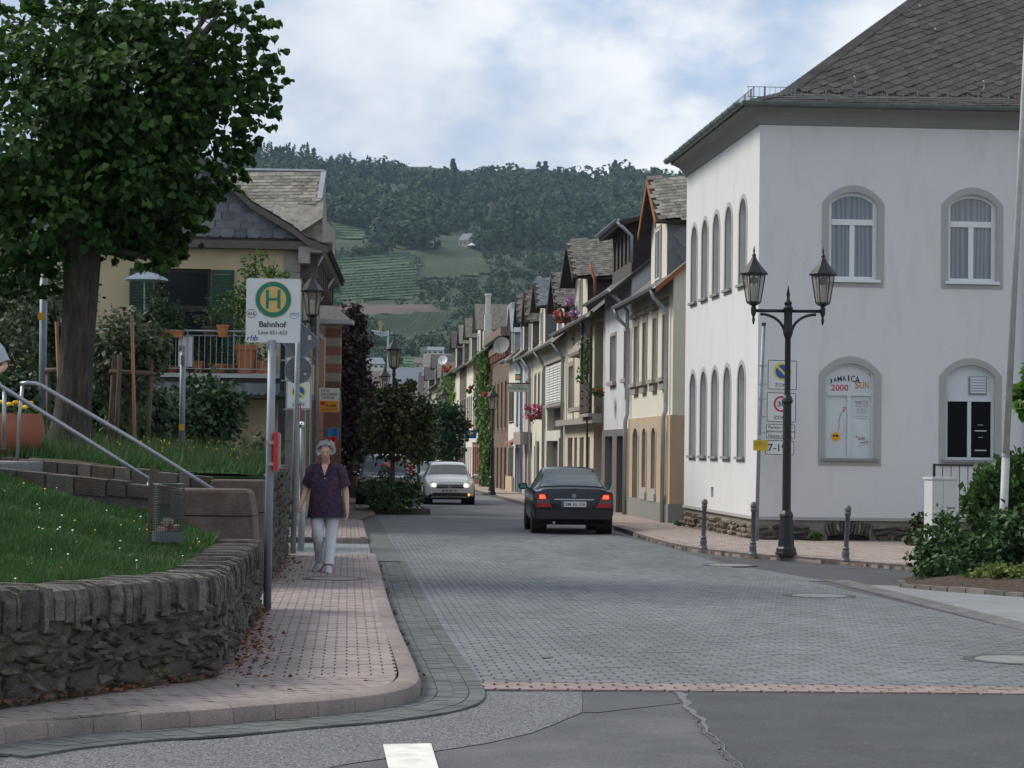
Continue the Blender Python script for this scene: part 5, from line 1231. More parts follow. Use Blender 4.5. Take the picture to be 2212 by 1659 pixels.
lo_=wins(None,((1393.5,1401.5),(1413.5,1422),(1436.5,1444)),y0,.62,2.18,rise=.12,trim=.09,tm=m_greyb)+wins(None,((1373,1384),),y0,-.12,2.2,rise=.2,void=m_corn)
Fp=FRr(y0,.05); wall_open(Fp,0,L_,-.6,2.47,lo_,peach,t,.30,'ground_floor_wall')
for o in lo_:
    surround(Fp,o,.12 if not o.get('void')else.16,m_greyb,t,.02,bottom=not o.get('void'))
    if o.get('void'):b=MB(); b.quad(*[Fp.p(a,z,-.28)for a,z in((o['a0'],o['b0']),(o['a1'],o['b0']),(o['a1'],o['b1']),(o['a0'],o['b1']))]); d_=b.build('door',m_corn,t); b=MB(); b.fbox(Fp,o['a0']+.1,o['a0']+.14,.9,1.2,-.27,-.22); b.build('handle',m_metal_lid,d_)
    else:window(Fp,o,t,m_frame,g_dark,.24,.05,1); b=MB(); b.fbox(Fp,o['a0']-.14,o['a1']+.14,o['b0']-.32,o['b0']-.12,.0,.06); b.build('window_sill',m_greyb,t)
b=MB(); b.fbox(Fp,-.04,L_,-.6,.30,-.02,.04); b.build('plinth',m_corn,t)
b=MB(); b.quad(Fp.p(-.005,-.6,.0),Fp.p(-.005,2.47,0),Fp.p(-.005,2.47,-5),Fp.p(-.005,-.6,-5)); b.quad(Fp.p(-.0,2.47,0),Fp.p(L_,2.47,0),Fp.p(L_,2.47,-.1),Fp.p(0,2.47,-.1)); b.build('ground_floor_end',peach,t)
b=MB(); b.fbox(Fp,-.03,-.008,-.6,.31,-5,.02); b.build('end_plinth',m_corn,t)
for o in ops:
    b=MB(); c=(o['a0']+o['a1'])/2; b.add([F.p(a,z,c_)for a in(o['a0']-.28,o['a1']+.28)for z,c_ in((o['b1']+.22,0),(o['b1']+.22,.12),(o['b1']+.28,.16),(o['b1']+.42,0))],[(0,1,5,4),(1,2,6,5),(2,3,7,6),(0,3,2,1),(4,5,6,7)]); b.build('window_hood',m_slate_l,t)
    b=MB(); b.fbox(F,o['a0']-.2,o['a1']+.2,o['b0']-.10,o['b0'],0,.16); b.fbox(F,o['a0']-.08,o['a1']+.08,o['b0']-.3,o['b0']-.10,0,.10); b.build('bracketed_sill',m_trim,t)
a0,a1=(yr(1438)-y0),(yr(1404)-y0); dormer(t,F,a0,a1,5.7,7.45,8.55,cream,m_slate_l,m_asbest,3.4,.3,barge=m_tim,indiv=120)
b=MB(); tp=math.tan(R(40)); b.prism([F.p(-.13,5.95-.45*tp-.13,.45),F.p(-.13,5.95-.45*tp-.01,.45),F.p(-.13,5.95+4.2*tp-.01,-4.2),F.p(-.13,5.95+4.2*tp-.15,-4.2)],F.u*.10); b.build('verge_board',m_tim,t)
pipe('downpipe',[F.p(.45,5.6,.5),F.p(.45,5.35,.42),F.p(.45,5.05,.10),F.p(.45,2.6,.10),F.p(.45,2.4,.16),F.p(.45,-.2,.16)],.055,m_zinc,t)
pipe('downpipe',[F.p(L_-.1,5.6,.5),F.p(L_-.1,5.3,.42),F.p(L_-.1,5.0,.10),F.p(L_-.1,2.6,.10),F.p(L_-.1,2.4,.16),F.p(L_-.1,-.2,.16)],.055,m_zinc,t)
y0,y1=yr(1362.5),yr(1304); pg=wallm('pale_blue_render',(.56,.58,.60)); gb=wallm('grey_base',(.15,.14,.135))
ops=wins(None,((1319,1330),(1349,1357)),y0,3.63,5.0,blind=.62)
t,F,L_=rhouse('pale grey house with dark slate shed dormer and roller blinds',y0,y1,6.55,pg,ops,zb=2.2,eave=.6,roof_m=m_slate_d,dep=.28)
lo_=wins(None,((1311,1327),),y0,.45,2.0)+wins(None,((1336.5,1354),),y0,-.4,2.0,void=m_dktim)
Fp=FRr(y0,.04); wall_open(Fp,0,L_,-.6,2.2,lo_,gb,t,.35,'ground_floor_wall'); b=MB(); b.quad(Fp.p(0,2.2),Fp.p(L_,2.2),Fp.p(L_,2.2,-.1),Fp.p(0,2.2,-.1)); b.build('base_ledge',gb,t)
o=lo_[0]; w_=window(Fp,o,t,m_corn,M('pale_blue_shutter',(.42,.50,.52),.6,.06,4,0),.2,.06,3)
o=lo_[1]; b=MB(); b.quad(*[Fp.p(a,z,-.34)for a,z in((o['a0'],o['b0']),(o['a1'],o['b0']),(o['a1'],o['b1']),(o['a0'],o['b1']))]); b.build('door',m_dktim,t)
for o in ops:b=MB(); b.fbox(F,o['a0']-.15,o['a1']+.15,o['b0']-.12,o['b0'],0,.12); b.build('window_sill',m_trim,t)
a0,a1=.25,(yr(1319)-y0); zb_,zt_=6.75,8.0; m_dkclad=M('dark_cladding',(.035,.03,.03),.8,.2,4,.2)
dops=[dict(a0=a0+.15+k*(a1-a0-.1)/5,a1=a0+.15+k*(a1-a0-.1)/5+.55,b0=zb_+.18,b1=zt_-.18)for k in range(5)]
Fd2=FRr(y0,-.02); Fd2.o=Fd2.o;
wall_open(Fd2,a0,a1,zb_-.4,zt_,dops,m_slate_d,t,.12,'dormer_face')
for o in dops:window(Fd2,o,t,m_dkclad,g_dark,.10,.04,0)
for a in(a0,a1):b=MB(); b.quad(Fd2.p(a,zb_-.4),Fd2.p(a,zt_),Fd2.p(a,zt_+.6,-3),Fd2.p(a,zb_+2.2,-3)); b.build('dormer_cheek',m_dkclad,t)
b=MB(); slab(b,[Fd2.p(a0-.35,zt_+.02,.4),Fd2.p(a1+.3,zt_+.02,.4),Fd2.p(a1+.3,zt_+.95,-3.4),Fd2.p(a0-.35,zt_+.95,-3.4)][::-1],-.12); b.build('dormer_roof',m_dktim,t)
halfround('dormer_gutter',Fd2.p(a1+.3,zt_+.08,.46),Fd2.p(a0-.35,zt_+.08,.46),.06,m_zinc,t)
pipe('downpipe',[Fd2.p(a0-.3,zt_,.45),Fd2.p(a0-.3,zt_-.25,.2),Fd2.p(a0-.28,zt_-.4,.04),Fd2.p(a0-.28,zb_+.1,.04)],.05,m_zinc,t)
pipe('downpipe',[F.p(.15,6.1,.65),F.p(.15,5.75,.3),F.p(.15,5.5,.09),F.p(.15,3,.09)],.055,m_zinc,t)
b=MB(); b.prism([F.p(-.14,6.02-.12,.62),F.p(-.14,6.02,.62),F.p(-.14,9.9,-4.0),F.p(-.14,9.75,-4.0)],F.u*.12); b.build('verge_board',m_dktim,t)
y0,y1=yr(1304),yr(1221); bei=wallm('beige_render',(.58,.53,.42)); yb_=yr(1283)
aB=(yb_-y0)*1.00266
ops=[dict(a0=.2,a1=aB-.15,b0=3.0,b1=5.7,void=m_dktim)]+wins(None,((1229.5,1239.5),(1254.5,1265.5)),y0,3.05,4.55,blind=.55,trim=.16)+[dict(a0=.3,a1=aB-.1,b0=-.6,b1=2.3,void=M('dark_red_door',(.05,.016,.014),.6,.1,3,0))]+wins(None,((1228,1238),(1242,1248)),y0,-.6,2.0,void=g_dark)+wins(None,((1253.5,1262.5),(1271,1275.5)),y0,-.6,2.0,void=M('brown_door',(.08,.04,.03),.6,.1,3,0))
t,F,L_=rhouse('beige art nouveau house with window bay hood and a balcony niche full of plants',y0,y1,6.15,bei,ops,dep=.3,roof_m=m_slate_d,eave=.5)
b=MB(); b.fbox(F,.0,L_,2.42,2.62,0,.35); b.build('floor_ledge',m_trim,t)
for k in range(4):b=MB(); b.fbox(F,.05,aB,2.75+k*.24,2.75+k*.24+.2,.42,.46); b.build('balcony_board',m_dktim,t)
b=MB(); b.fbox(F,.0,aB+.05,2.62,2.72,-.2,.48); b.build('balcony_slab',m_trim,t)
for a in(.06,aB-.04):b=MB(); b.fbox(F,a-.05,a+.05,2.7,5.9,.36,.44); b.build('balcony_post',m_dktim,t)
a0=(yr(1278)-y0); a1=(yr(1253)-y0); b=MB(); b.add([F.p(a,z,c)for a in(a0,a1)for z,c in((4.72,.0),(4.72,.42),(4.82,.45),(5.3,.1),(5.3,0))],[(0,1,6,5),(1,2,7,6),(2,3,8,7),(3,4,9,8),(0,4,3,2,1),(5,6,7,8,9)]); b.build('bay_hood',m_slate_l,t)
b=MB(); b.fbox(F,a0,a1,2.86,3.0,0,.38); b.build('bay_sill',m_trim,t); pipe('bay_column',[F.p(a0+.15,3.0,.3),F.p(a0+.15,4.72,.3)],.06,m_corn,t)
for k in range(4):b=MB(); b.fbox(F,L_*(.34+.2*k),L_*(.34+.2*k)+.14,2.65,5.7,0,.03); b.build('pilaster_strip',m_trim if k%3 else bei,t)
a0,a1=yr(1267)-y0,yr(1240)-y0; dormer(t,F,a0,a1,5.9,7.45,8.75,bei,m_slr,m_dkclad,3.6,.5,indiv=60)
pipe('downpipe',[F.p(aB,5.8,.5),F.p(aB,5.2,.2),F.p(aB,4.9,.1),F.p(aB,2.5,.1)],.05,m_zinc,t); m_rust=M('rust_pipe',(.25,.085,.04),.8,.2,5,.1); pipe('downpipe',[F.p(1.9,7.5,.25),F.p(1.8,7.3,.22),F.p(1.5,7.0,.15),F.p(1.5,6.3,.12)],.05,m_rust,t)
def nwin(L_,n,z0,z1,w=.8,m0=.5,**k):
    return[dict(a0=m0+(L_-2*m0)*(i+.5)/n-w/2,a1=m0+(L_-2*m0)*(i+.5)/n+w/2,b0=z0,b1=z1,**k)for i in range(n)]
ow=wallm('off_white',(.60,.58,.52)); py_=wallm('pale_yellow',(.64,.61,.48)); pk_=wallm('pinkish',(.46,.39,.37)); lb_=wallm('light_blue',(.52,.57,.60)); brk=M('brown_brick',(.16,.105,.08),.9,.2,3,.4,25,rnd=.1,col2=(.19,.13,.1)); brk2=M('red_brick',(.22,.10,.082),.9,.2,3,.4,25,col2=(.28,.12,.09))
gn_=wallm('grey_beige',(.40,.36,.30)); m_shw=M('white_shutter',(.62,.63,.60),.6,.06,4,0)
y0,y1=yr(1220.8),yr(1180); L4=(y1-y0)*1.00266
ops=[dict(a0=.4,a1=2.2,b0=-.8,b1=2.0,void=m_void),dict(a0=2.6,a1=L4-.4,b0=-.8,b1=1.9,void=m_dktim),dict(a0=.5,a1=L4-.6,b0=2.3,b1=3.2,void=m_dktim)]
t,F,L_=rhouse('white house with tall closed white shutters above a dark garage opening',y0,y1,5.9,ow,ops,dep=.3)
for k in range(4):
    a=.6+k*(L_-1.2)/4; b=MB(); w=(L_-1.2)/4-.05; b.fbox(F,a,a+w,3.35,4.85,.02,.06); s_=b.build('shutter',m_shw,t)
    for q in range(14):b=MB(); z=3.42+q*.1; b.add([F.p(x,z+dz,c)for x in(a+.08,a+w-.08)for dz,c in((0,.085),(.07,.062))],[(0,1,3,2)]); b.build('slat',m_shw,s_)
b=MB(); b.fbox(F,.3,L_-.3,4.9,5.02,0,.14); b.fbox(F,.3,L_-.3,3.2,3.3,0,.14); b.build('ledge',m_trim,t)
a0,a1=yr(1207)-y0,yr(1188)-y0; dormer(t,F,.6,3.6,5.7,7.0,8.2,ow,m_slr,m_slate_d,3.4,.35,indiv=40)
pipe('downpipe',[F.p(.1,5.5,.5),F.p(.1,5.1,.2),F.p(.1,4.9,.09),F.p(.1,0,.09)],.06,m_zinc,t)
y0,y1=yr(1180),yr(1151); L5=(y1-y0)*1.00266
t,F,L_=rhouse('pale yellow house with narrow windows, flower box and blue slate dormer',y0,y1,5.9,py_,nwin(L5,3,3.1,4.7,.7)+nwin(L5,3,-.8,1.7,.8,void=m_corn),dep=.25)
dormer(t,F,.8,3.6,5.7,7.5,8.6,py_,m_slate,m_slate,3.2,.35); b=MB(); b.fbox(F,3.0,3.9,-.8,1.9,.02,.10); b.build('door_frame',m_corn,t); b=MB(); b.fbox(F,0,L_,-.9,-.1,.01,.06); b.build('plinth',m_dktim,t)
pipe('downpipe',[F.p(.1,5.5,.5),F.p(.1,5.1,.2),F.p(.1,4.9,.09),F.p(.1,0,.09)],.06,m_zinc,t)
y0,y1=yr(1151),yr(1133); L6=(y1-y0)*1.00266
t,F,L_=rhouse('pinkish grey house with twin brown slate dormers',y0,y1,5.9,pk_,nwin(L6,2,3.0,4.6,.8)+nwin(L6,2,-.8,1.6,1.0,void=m_trim),dep=.25); dormer(t,F,.5,2.6,5.7,7.3,8.5,ow,m_slr,m_slr,3.2,.3); b=MB(); b.fbox(F,.3,L_-.3,1.75,2.3,.02,.5); b.build('shop_fascia',m_trim,t)
pipe('downpipe',[F.p(.1,5.5,.5),F.p(.1,5.0,.15),F.p(.1,0,.09)],.06,m_zinc,t)
y0,y1=yr(1133),yr(1113); L7=(y1-y0)*1.00266; m_bw=M('blue_grey_wood',(.22,.26,.30),.7,.1,3,0)
t,F,L_=rhouse('white inn with blue grey woodwork and folded red awnings',y0,y1,6.1,lb_,nwin(L7,2,2.7,4.6,.9,tm=m_bw)+nwin(L7,3,-.9,1.6,1.0,tm=m_bw,trim=.15),dep=.25,frame_m=m_bw); dormer(t,F,.6,2.8,5.9,7.5,8.6,lb_,m_slr,m_slr,3.2,.3)
m_awn=M('awning_red',(.30,.13,.10),.8,.15,6,0)
for k in range(2):b=MB(); a=.6+k*2.2; b.add([F.p(x,z,c)for x in(a,a+1.9)for z,c in((2.1,0),(1.85,.55),(1.7,.55),(1.7,.5))],[(0,1,5,4),(1,2,6,5),(2,3,7,6),(0,3,2,1),(4,5,6,7)]); b.build('awning',m_awn,t)
pipe('downpipe',[F.p(.1,5.7,.5),F.p(.1,5.2,.15),F.p(.1,0,.09)],.07,m_zinc,t)
y0,y1=yr(1113),yr(1099); L8=(y1-y0)*1.00266
t,F,L_=rhouse('cream house with pairs of brown shuttered windows by the inn',y0,y1,6.2,cream,nwin(L8,3,2.9,4.6,.8,tm=m_fascia)+nwin(L8,3,-.9,1.6,.9,tm=m_fascia),dep=.25); dormer(t,F,.8,3.0,6.0,7.4,8.4,m_zinc,m_zinc,m_zinc,3,.2,sl=False)
b=MB(); b.fbox(F,0,L_,-.9,.2,.01,.12); b.build('plinth',peach,t)
y0,y1=yr(1099),yr(1064); L9=(y1-y0)*1.00266
t,F,L_=rhouse('tall brown brick house with corbelled eaves and tall windows',y0,y1,7.6,brk,nwin(L9,4,2.6,5.0,.9,tm=brk,trim=.2)+nwin(L9,4,-.9,1.6,1.2,void=m_fascia),dep=.3,name='brick_row_house')
b=MB(); b.fbox(F,-.1,L_+.1,6.6,7.0,0,.25); b.fbox(F,-.1,L_+.1,7.2,7.65,0,.45); b.build('cornice',brk,t)
for k in range(10):b=MB(); b.fbox(F,.3+k*L_/10,.7+k*L_/10,6.2,6.6,.02,.2); b.build('corbel',brk2,t)
b=MB(); b.fbox(F,.2,3.4,7.0,8.9,-1.5,-.1); b.build('attic_block',m_zinc,t); b=MB(); b.fbox(F,L_*.55,L_*.8,7.6,9.6,-3.0,-1.2); b.build('chimney',brk,t)
y0,y1=yr(1064),yr(1041); L10=(y1-y0)*1.00266
t,F,L_=rhouse('dark brick house overgrown with bright green ivy',y0,y1,7.4,brk,nwin(L10,3,2.8,4.8,.9)+nwin(L10,3,-1,1.6,1.2,void=m_dktim),dep=.25,roof_m=m_slate_d); IVY_F,IVY_L=F,L_
b=MB(); b.fbox(F,L_-1.0,L_-.2,6.5,8.6,-.6,.0); b.fbox(F,L_-.9,L_-.3,8.6,9.6,-.48,-.08); b.fbox(F,L_-.8,L_-.4,9.6,10.7,-.42,-.14); b.fbox(F,L_-.85,L_-.35,10.7,10.85,-.46,-.1); b.build('stepped_chimney',ow,t)
y0,y1=yr(1041),yr(1022); L11=(y1-y0)*1.00266
t,F,L_=rhouse('red brick house with white stone window bands',y0,y1,7.3,brk2,nwin(L11,4,2.6,5.2,1.0,tm=m_shw,trim=.25)+nwin(L11,4,-1,1.6,1.4,void=m_corn),dep=.25,name='brick_row_house'); b=MB(); b.fbox(F,0,L_,1.9,2.3,0,.12); b.build('stone_band',m_shw,t); dormer(t,F,2,5.5,7.0,9.0,10.5,ow,m_slr,m_slr,3.5,.3,sl=False)
for lab,pn,pf,ze,wm,rm,nw in(('beige house with flower baskets beyond the red brick one',1022,1008,7.4,cream,m_slr,3),('brown timbered house with boarded upper floor',1008,993,7.4,m_fascia,m_slr,3),('yellow house with white satellite dish and vine at its end',993,972,7.6,py_,m_slate_d,3),('narrow grey house next to the vine covered arbour',972,958,5.8,gn_,m_slr,2),('low cream house far down the row',958,946,6.2,ow,m_slr,3),('grey plastered house near the far end of the row',946,932,7.5,gn_,m_slate_d,3),('white house closing the far end of the row',932,915,7.0,ow,m_slate_d,3)):
    y0,y1=yr(pn),yr(pf); Lx=(y1-y0)*1.00266; t,F,L_=rhouse(lab,y0,y1,ze,wm,nwin(Lx,nw,3.0,4.9,1.1)+nwin(Lx,nw,-1.2,1.6,1.3,void=m_corn),dep=.25,roof_m=rm,glassm=g_far,gut=True)
    dormer(t,F,Lx*.3,Lx*.3+3,ze-.2,ze+1.6,ze+2.8,wm,rm,rm,3.4,.4,sl=False)
    if lab.startswith('yellow'):YH_F,YH_L=F,L_
# ================================================================== trees and plants
m_bark=M('bark',(.045,.036,.030),.95,.45,5,1.0,9,speck=.3,col2=(.058,.046,.038),stretch=(4,4,.6))
m_bark2=M('bark_thin',(.10,.075,.055),.95,.3,8,.6,40)
L_lin=leafmat('linden_leaf',(.018,.058,.012),(.075,.140,.026),.45,.38); L_dark=leafmat('dark_leaf',(.018,.045,.018),(.035,.075,.028),.35,.2)
L_mid=leafmat('mid_leaf',(.035,.085,.022),(.065,.13,.035),.3,.25); L_bright=leafmat('bright_leaf',(.07,.17,.025),(.12,.24,.05),.3,.3)
L_olive=leafmat('olive_leaf',(.055,.085,.035),(.10,.125,.065),.3,.25); L_maple=leafmat('maple_leaf',(.028,.055,.016),(.085,.085,.025),.4,.22)
L_copper=leafmat('copper_leaf',(.030,.018,.020),(.055,.032,.032),.35,.15); L_lime=leafmat('lime_leaf',(.10,.16,.03),(.17,.20,.05),.3,.3); L_ivy=leafmat('ivy_leaf',(.05,.11,.02),(.10,.17,.04),.35,.25)
L_rose=leafmat('rose_leaf',(.028,.072,.022),(.062,.125,.038),.35,.2)
def limb(b,a,c,r0,r1,seed,n=6,wob=.06):
    rg=random.Random(seed); pts=[a.lerp(c,k/n)+Vector((rg.gauss(0,wob),rg.gauss(0,wob),rg.gauss(0,wob*.5)))*(0 if k in(0,n)else(c-a).length*.5)for k in range(n+1)]
    b.tube(pts,[r0+(r1-r0)*k/n for k in range(n+1)],8); return pts
def tree(name,label,base,trunk,crown,size,lm,bark=m_bark,leaf='spray',seed=1,indiv=0,group=None,limbs=6,cat='tree',**kw):
    """trunk: list of (Vector, radius); crown: blobs"""
    t=thing(name,label,cat,base,group); b=MB(); pts=[p for p,r in trunk]; rs=[r for p,r in trunk]
    b.tube(pts,rs,12); top=pts[-1]
    for k in range(limbs):
        c,rad,n=crown[k%len(crown)]; g=random.Random(seed*7+k); tgt=Vector(c)+Vector((g.gauss(0,.35)*rad[0],g.gauss(0,.35)*rad[1],g.uniform(-.4,.1)*rad[2])); limb(b,pts[-2].lerp(top,g.uniform(.3,1)),tgt,rs[-1]*.65,rs[-1]*.12,seed*13+k)
    b.build('trunk',bark,t,smooth=True); foliage('crown',crown,size,lm,t,'stuff',seed,leaf,indiv=indiv,**kw); return t
TY=29.0; S_=FPX/TY
def blob(px,py,y,rx,rz,n,ry=None):
    s=FPX/y; c=P(px,py,y); return((c.x,c.y,c.z),(rx/s,(ry if ry else rx)/s,rz/s),n)
tb=P(155,972,TY); tb.z=upper_z(tb.x,TY)
tree('linden_tree','big leafy linden tree with thick dark trunk on the grass terrace',tb,
     [(Vector((tb.x-.02,TY,tb.z-.1)),.40),(P(152,940,TY),.30),(P(158,880,TY),.245),(P(166,760,TY),.225),(P(174,640,TY),.235),(P(178,560,TY),.25),(P(185,470,TY),.18)],
     [blob(40,270,TY,262,240,6000,260),blob(270,190,TY,200,150,4000,230),blob(425,200,TY,112,155,2000,150),blob(300,385,TY,138,112,2200,200),blob(130,470,TY,200,95,2200,220),blob(360,520,TY,38,38,110),blob(30,590,TY,80,55,420),blob(430,430,TY,60,60,320),blob(250,60,TY,120,45,700),blob(330,560,TY-.4,45,30,90),blob(300,500,TY,90,50,500)]+[blob(px_+dx_,py_+dy_,TY-.5+.5*(k_%3),58,10,22,30)for k_,(px_,py_)in enumerate(((470,18),(505,28),(540,45),(555,60),(545,95),(562,130),(570,160),(580,195),(572,220),(560,250),(545,285),(520,320),(505,350),(480,385),(455,430),(410,455),(390,500),(380,545),(350,560),(290,545),(420,8),(370,25),(330,6),(290,22),(240,4),(190,16),(140,6),(90,22),(40,14),(250,520),(110,560),(70,630)))for dx_,dy_ in((0,0),(-22,14),(8,-12))],
     .108,L_lin,leaf='leaf',seed=5,indiv=300,limbs=16,droop=.75,upn=.55,inner=.45,amp=.30,clump=12,spread=.10)
sb=P(285,974,30.5); sb.z=upper_z(sb.x,30.5)
tree('willow_sapling','young feathery grey green tree between wooden tree stakes',sb,[(sb-Vector((0,0,.1)),.035),(P(283,860,30.5),.03),(P(280,740,30.5),.022),(P(278,690,30.5),.012)],
     [blob(270,755,30.5,72,75,1500),blob(215,800,30.6,50,60,500),blob(330,760,30.4,40,45,350),blob(270,860,30.8,55,70,500)],.085,L_olive,m_bark2,seed=9,limbs=8,droop=.9,spread=.2)
m_stake=M('tree_stake',(.115,.085,.058),.85,.25,5,.4,40,stretch=(5,5,.6)); m_stake2=M('new_stake',(.34,.20,.115),.8,.15,6,.2,stretch=(6,6,.5))
ys=30.0; t=thing('tree_stake_frame','three legged frame of round wooden posts supporting the young tree','tree stakes',P(262,970,ys))
for p0,p1,yy in((P(236,968,ys),P(247,768,ys),0),(P(250,976,ys-.3),P(259,766,ys-.3),0),(P(318,966,ys+.2),P(327,776,ys+.2),0)):p0.z=upper_z(p0.x,p0.y)-.1; b=MB(); b.tube([p0,p1],.035,8); b.build('post',m_stake,t,smooth=True)
b=MB(); b.tube([P(236,804,ys-.25),P(330,807,ys-.2)],.036,8); b.build('crossbar',m_stake,t,smooth=True); b=MB(); b.tube([P(242,841,ys),P(325,838,ys)],.014,6); b.build('binding',m_dktim,t)
for(a,c,lab)in(((293,974),(285,680),'tall new wooden stake standing before the young tree'),((131,800),(122,695),'short new wooden stake beside the linden trunk')):
    p0=P(a[0],a[1],29.7);
    if a[1]>900:p0.z=upper_z(p0.x,p0.y)-.1
    else:p0=P(133,960,29.9)
    b=MB(); b.tube([p0,P(c[0],c[1],29.8)],.024,8); tag(b.build('wooden_stake',m_stake2,smooth=True),lab,'stake')
t=thing('tree_stake_frame','old log crossbar with post beside the linden trunk','tree stakes',P(103,960,31)); b=MB(); b.tube([P(97,801,31),P(150,801,31)],.042,8); b.build('crossbar',m_stake,t,smooth=True); b=MB(); b.tube([P(106,965,31),P(104,800,31)],.035,8); b.build('post',m_stake,t,smooth=True)
def shrub(name,label,blobs,size,lm,seed,group=None,cat='shrub',stems=5,**kw):
    c=Vector(blobs[0][0]); zb=min(b_[0][2]-b_[1][2]for b_ in blobs); t=thing(name,label,cat,(c.x,c.y,zb),group); b=MB(); rg=random.Random(seed)
    for k in range(stems):q=blobs[k%len(blobs)]; limb(b,Vector((c.x+rg.gauss(0,.1),c.y+rg.gauss(0,.1),zb-.05)),Vector(q[0])+Vector((rg.gauss(0,.4)*q[1][0],rg.gauss(0,.3)*q[1][1],.4*q[1][2])),.02,.006,seed+k)
    b.build('stems',m_bark2,t,kind='stuff'); foliage('foliage',blobs,size,lm,t,'stuff',seed,**kw); return t
shrub('dense_shrub','dark dense shrub with reddish tips below the balcony',[blob(430,900,38,85,80,2600),blob(495,890,38.5,40,50,700),blob(360,920,37,50,60,900)],.10,L_dark,21)
shrub('dense_shrub','dark shrub filling the gap behind the young tree',[blob(285,890,36,85,80,2300),blob(210,900,36,40,70,700)],.10,L_dark,22)
shrub('olive_shrub','tall loose olive green shrub left of the linden trunk',[blob(55,680,36,90,85,2000),blob(20,780,35,60,90,1000),blob(110,760,36,40,80,700)],.10,L_olive,23,droop=.8)
shrub('dense_shrub','low dark shrub behind the terracotta flower bowl',[blob(70,870,32,70,50,1200),blob(20,850,32,50,50,700)],.09,L_dark,24)
shrub('dense_shrub','dark hedge shrub at the back of the terrace left of the balcony',[blob(160,830,42,90,110,2200),blob(90,620,42,90,60,1200)],.11,L_dark,25)
shrub('dry_shrub','small dry shrub by the letter box',[blob(545,965,36,30,35,350)],.06,L_olive,26)
m_terra=M('terracotta',(.30,.105,.06),.85,.12,4,.15,40,stain=(.20,.09,.06),stain_amt=.4,stain_scale=3); m_terra_o=M('terracotta_orange',(.40,.155,.07),.8,.1,4,.1)
cy=25.4; c=P(18,990,cy); z0,z1=P(18,992,cy).z,P(18,893,cy).z; t=thing('flower_bowl','large round terracotta bowl of yellow marigolds on the stair landing','flower pot',(c.x,cy,z0))
h=z1-z0; b=MB(); b.lathe([(.22,0),(.30,h*.12),(.385,h*.38),(.41,h*.65),(.39,h*.88),(.375,h),(.34,h),(.33,h*.9),(.05,h*.88)],(c.x,cy,z0),32); b.build('bowl',m_terra,t,smooth=True,sharp=50)
foliage('leaves',[((c.x,cy,z1+.02),(.33,.33,.10),700)],.05,L_mid,t,'stuff',31)
m_mari=M('marigold',(.75,.36,.01),.7,.2,20,0,rnd=.2,col2=(.85,.5,.02))
for k in range(15):
    g=random.uniform(0,6.28); r_=random.uniform(.05,.33); b=MB(); p=Vector((c.x+r_*math.cos(g),cy-.05+r_*.9*math.sin(g),z1+.08+random.uniform(-.03,.05)))
    b.lathe([(.008,-.02),(.03,-.005),(.034,.012),(.022,.028),(.004,.033)],p,9); b.build('flower',m_mari,t,smooth=True)
def pot(px,pt,pb,hw,plant,lab,y=BY+.25,mat=m_terra_o,box=False,lm=L_mid,hp=40,wp_=1.3,n=160):
    c=P(px,pb,y); s=FPX/y; z0=c.z; h=(pb-pt)/s; r_=hw/s; t=thing('flower_pot',lab,'flower pot',c,'potted plants on the balcony')
    b=MB()
    if box:b.box((c.x,y,z0+h/2),(r_*2,.2,h)); b.box((c.x,y,z0+h-.02),(r_*2+.03,.23,.04))
    else:b.lathe([(r_*.7,0),(r_*.95,h*.82),(r_*1.05,h*.82),(r_*1.05,h),(r_*.9,h),(r_*.85,h*.9),(.02,h*.9)],(c.x,y,z0),20)
    b.build('pot',mat,t,smooth=not box,sharp=40)
    if plant=='tree':
        b=MB(); b.tube([(c.x,y,z0+h*.8),(c.x+.02,y,z0+h+hp*.45/s),(c.x,y,z0+h+hp*.8/s)],.014,6); b.build('stem',m_bark2,t); foliage('foliage',[((c.x,y,z0+h+hp*.75/s),(r_*wp_*1.2,r_*wp_,hp*.4/s),n)],.055,lm,t,'stuff',px)
    elif plant:foliage('foliage',[((c.x,y,z0+h+hp*.4/s),(r_*wp_,r_*wp_*.9,hp*.5/s),n)],.06,lm,t,'stuff',px)
    return t
pot(481,702,728,13,'tree','terracotta pot with a small standard tree on the balcony rail',BY-.05,hp=62,wp_=2.1,n=420)
pot(348,715,729,18,'bush','terracotta trough with leafy plants on the balcony rail',BY-.05,box=True,hp=80,wp_=1.9,n=900,lm=L_dark)
pot(382,714,729,13,'bush','small terracotta box with pink flowers on the balcony rail',BY-.05,box=True,hp=26,wp_=1.4,n=200)
pot(320,700,726,14,'bush','brown pot with pale grassy plant at the rail end',BY+.1,hp=30,wp_=1.6,n=220,lm=L_olive,mat=m_terra)
pot(531,746,806,25,None,'tall tapered terracotta planter on the balcony floor',BY+.4)
pot(470,786,806,22,'bush','wide terracotta bowl with a clipped bush behind the balusters',BY+.5,hp=90,wp_=1.0,n=500,lm=L_dark)
pot(568,782,806,14,'bush','terracotta pot with broad leaves beside the tall planter',BY+.4,hp=50,wp_=1.5,n=150,lm=L_mid)
pot(428,780,806,11,'bush','orange pot with thin plant behind the white panel',BY+.4,hp=45,wp_=1.3,n=120,mat=m_terra_o)
pot(452,705,728,16,'bush','wicker pot with dry grassy plant on the balcony',BY+.3,hp=45,wp_=1.7,n=300,lm=L_olive,mat=m_wood)
c=P(540,806,BY+.9); t=thing('potted_tree','bright green potted tree rising from the balcony beside the stone quoins','potted tree',c); b=MB(); b.lathe([(.16,0),(.22,.35),(.24,.4),(.2,.4)],c,18); b.build('pot',m_terra,t); b=MB(); b.tube([c+Vector((0,0,.3)),P(545,720,BY+.9),P(552,620,BY+.9)],[.03,.025,.015],7); b.build('stem',m_bark2,t)
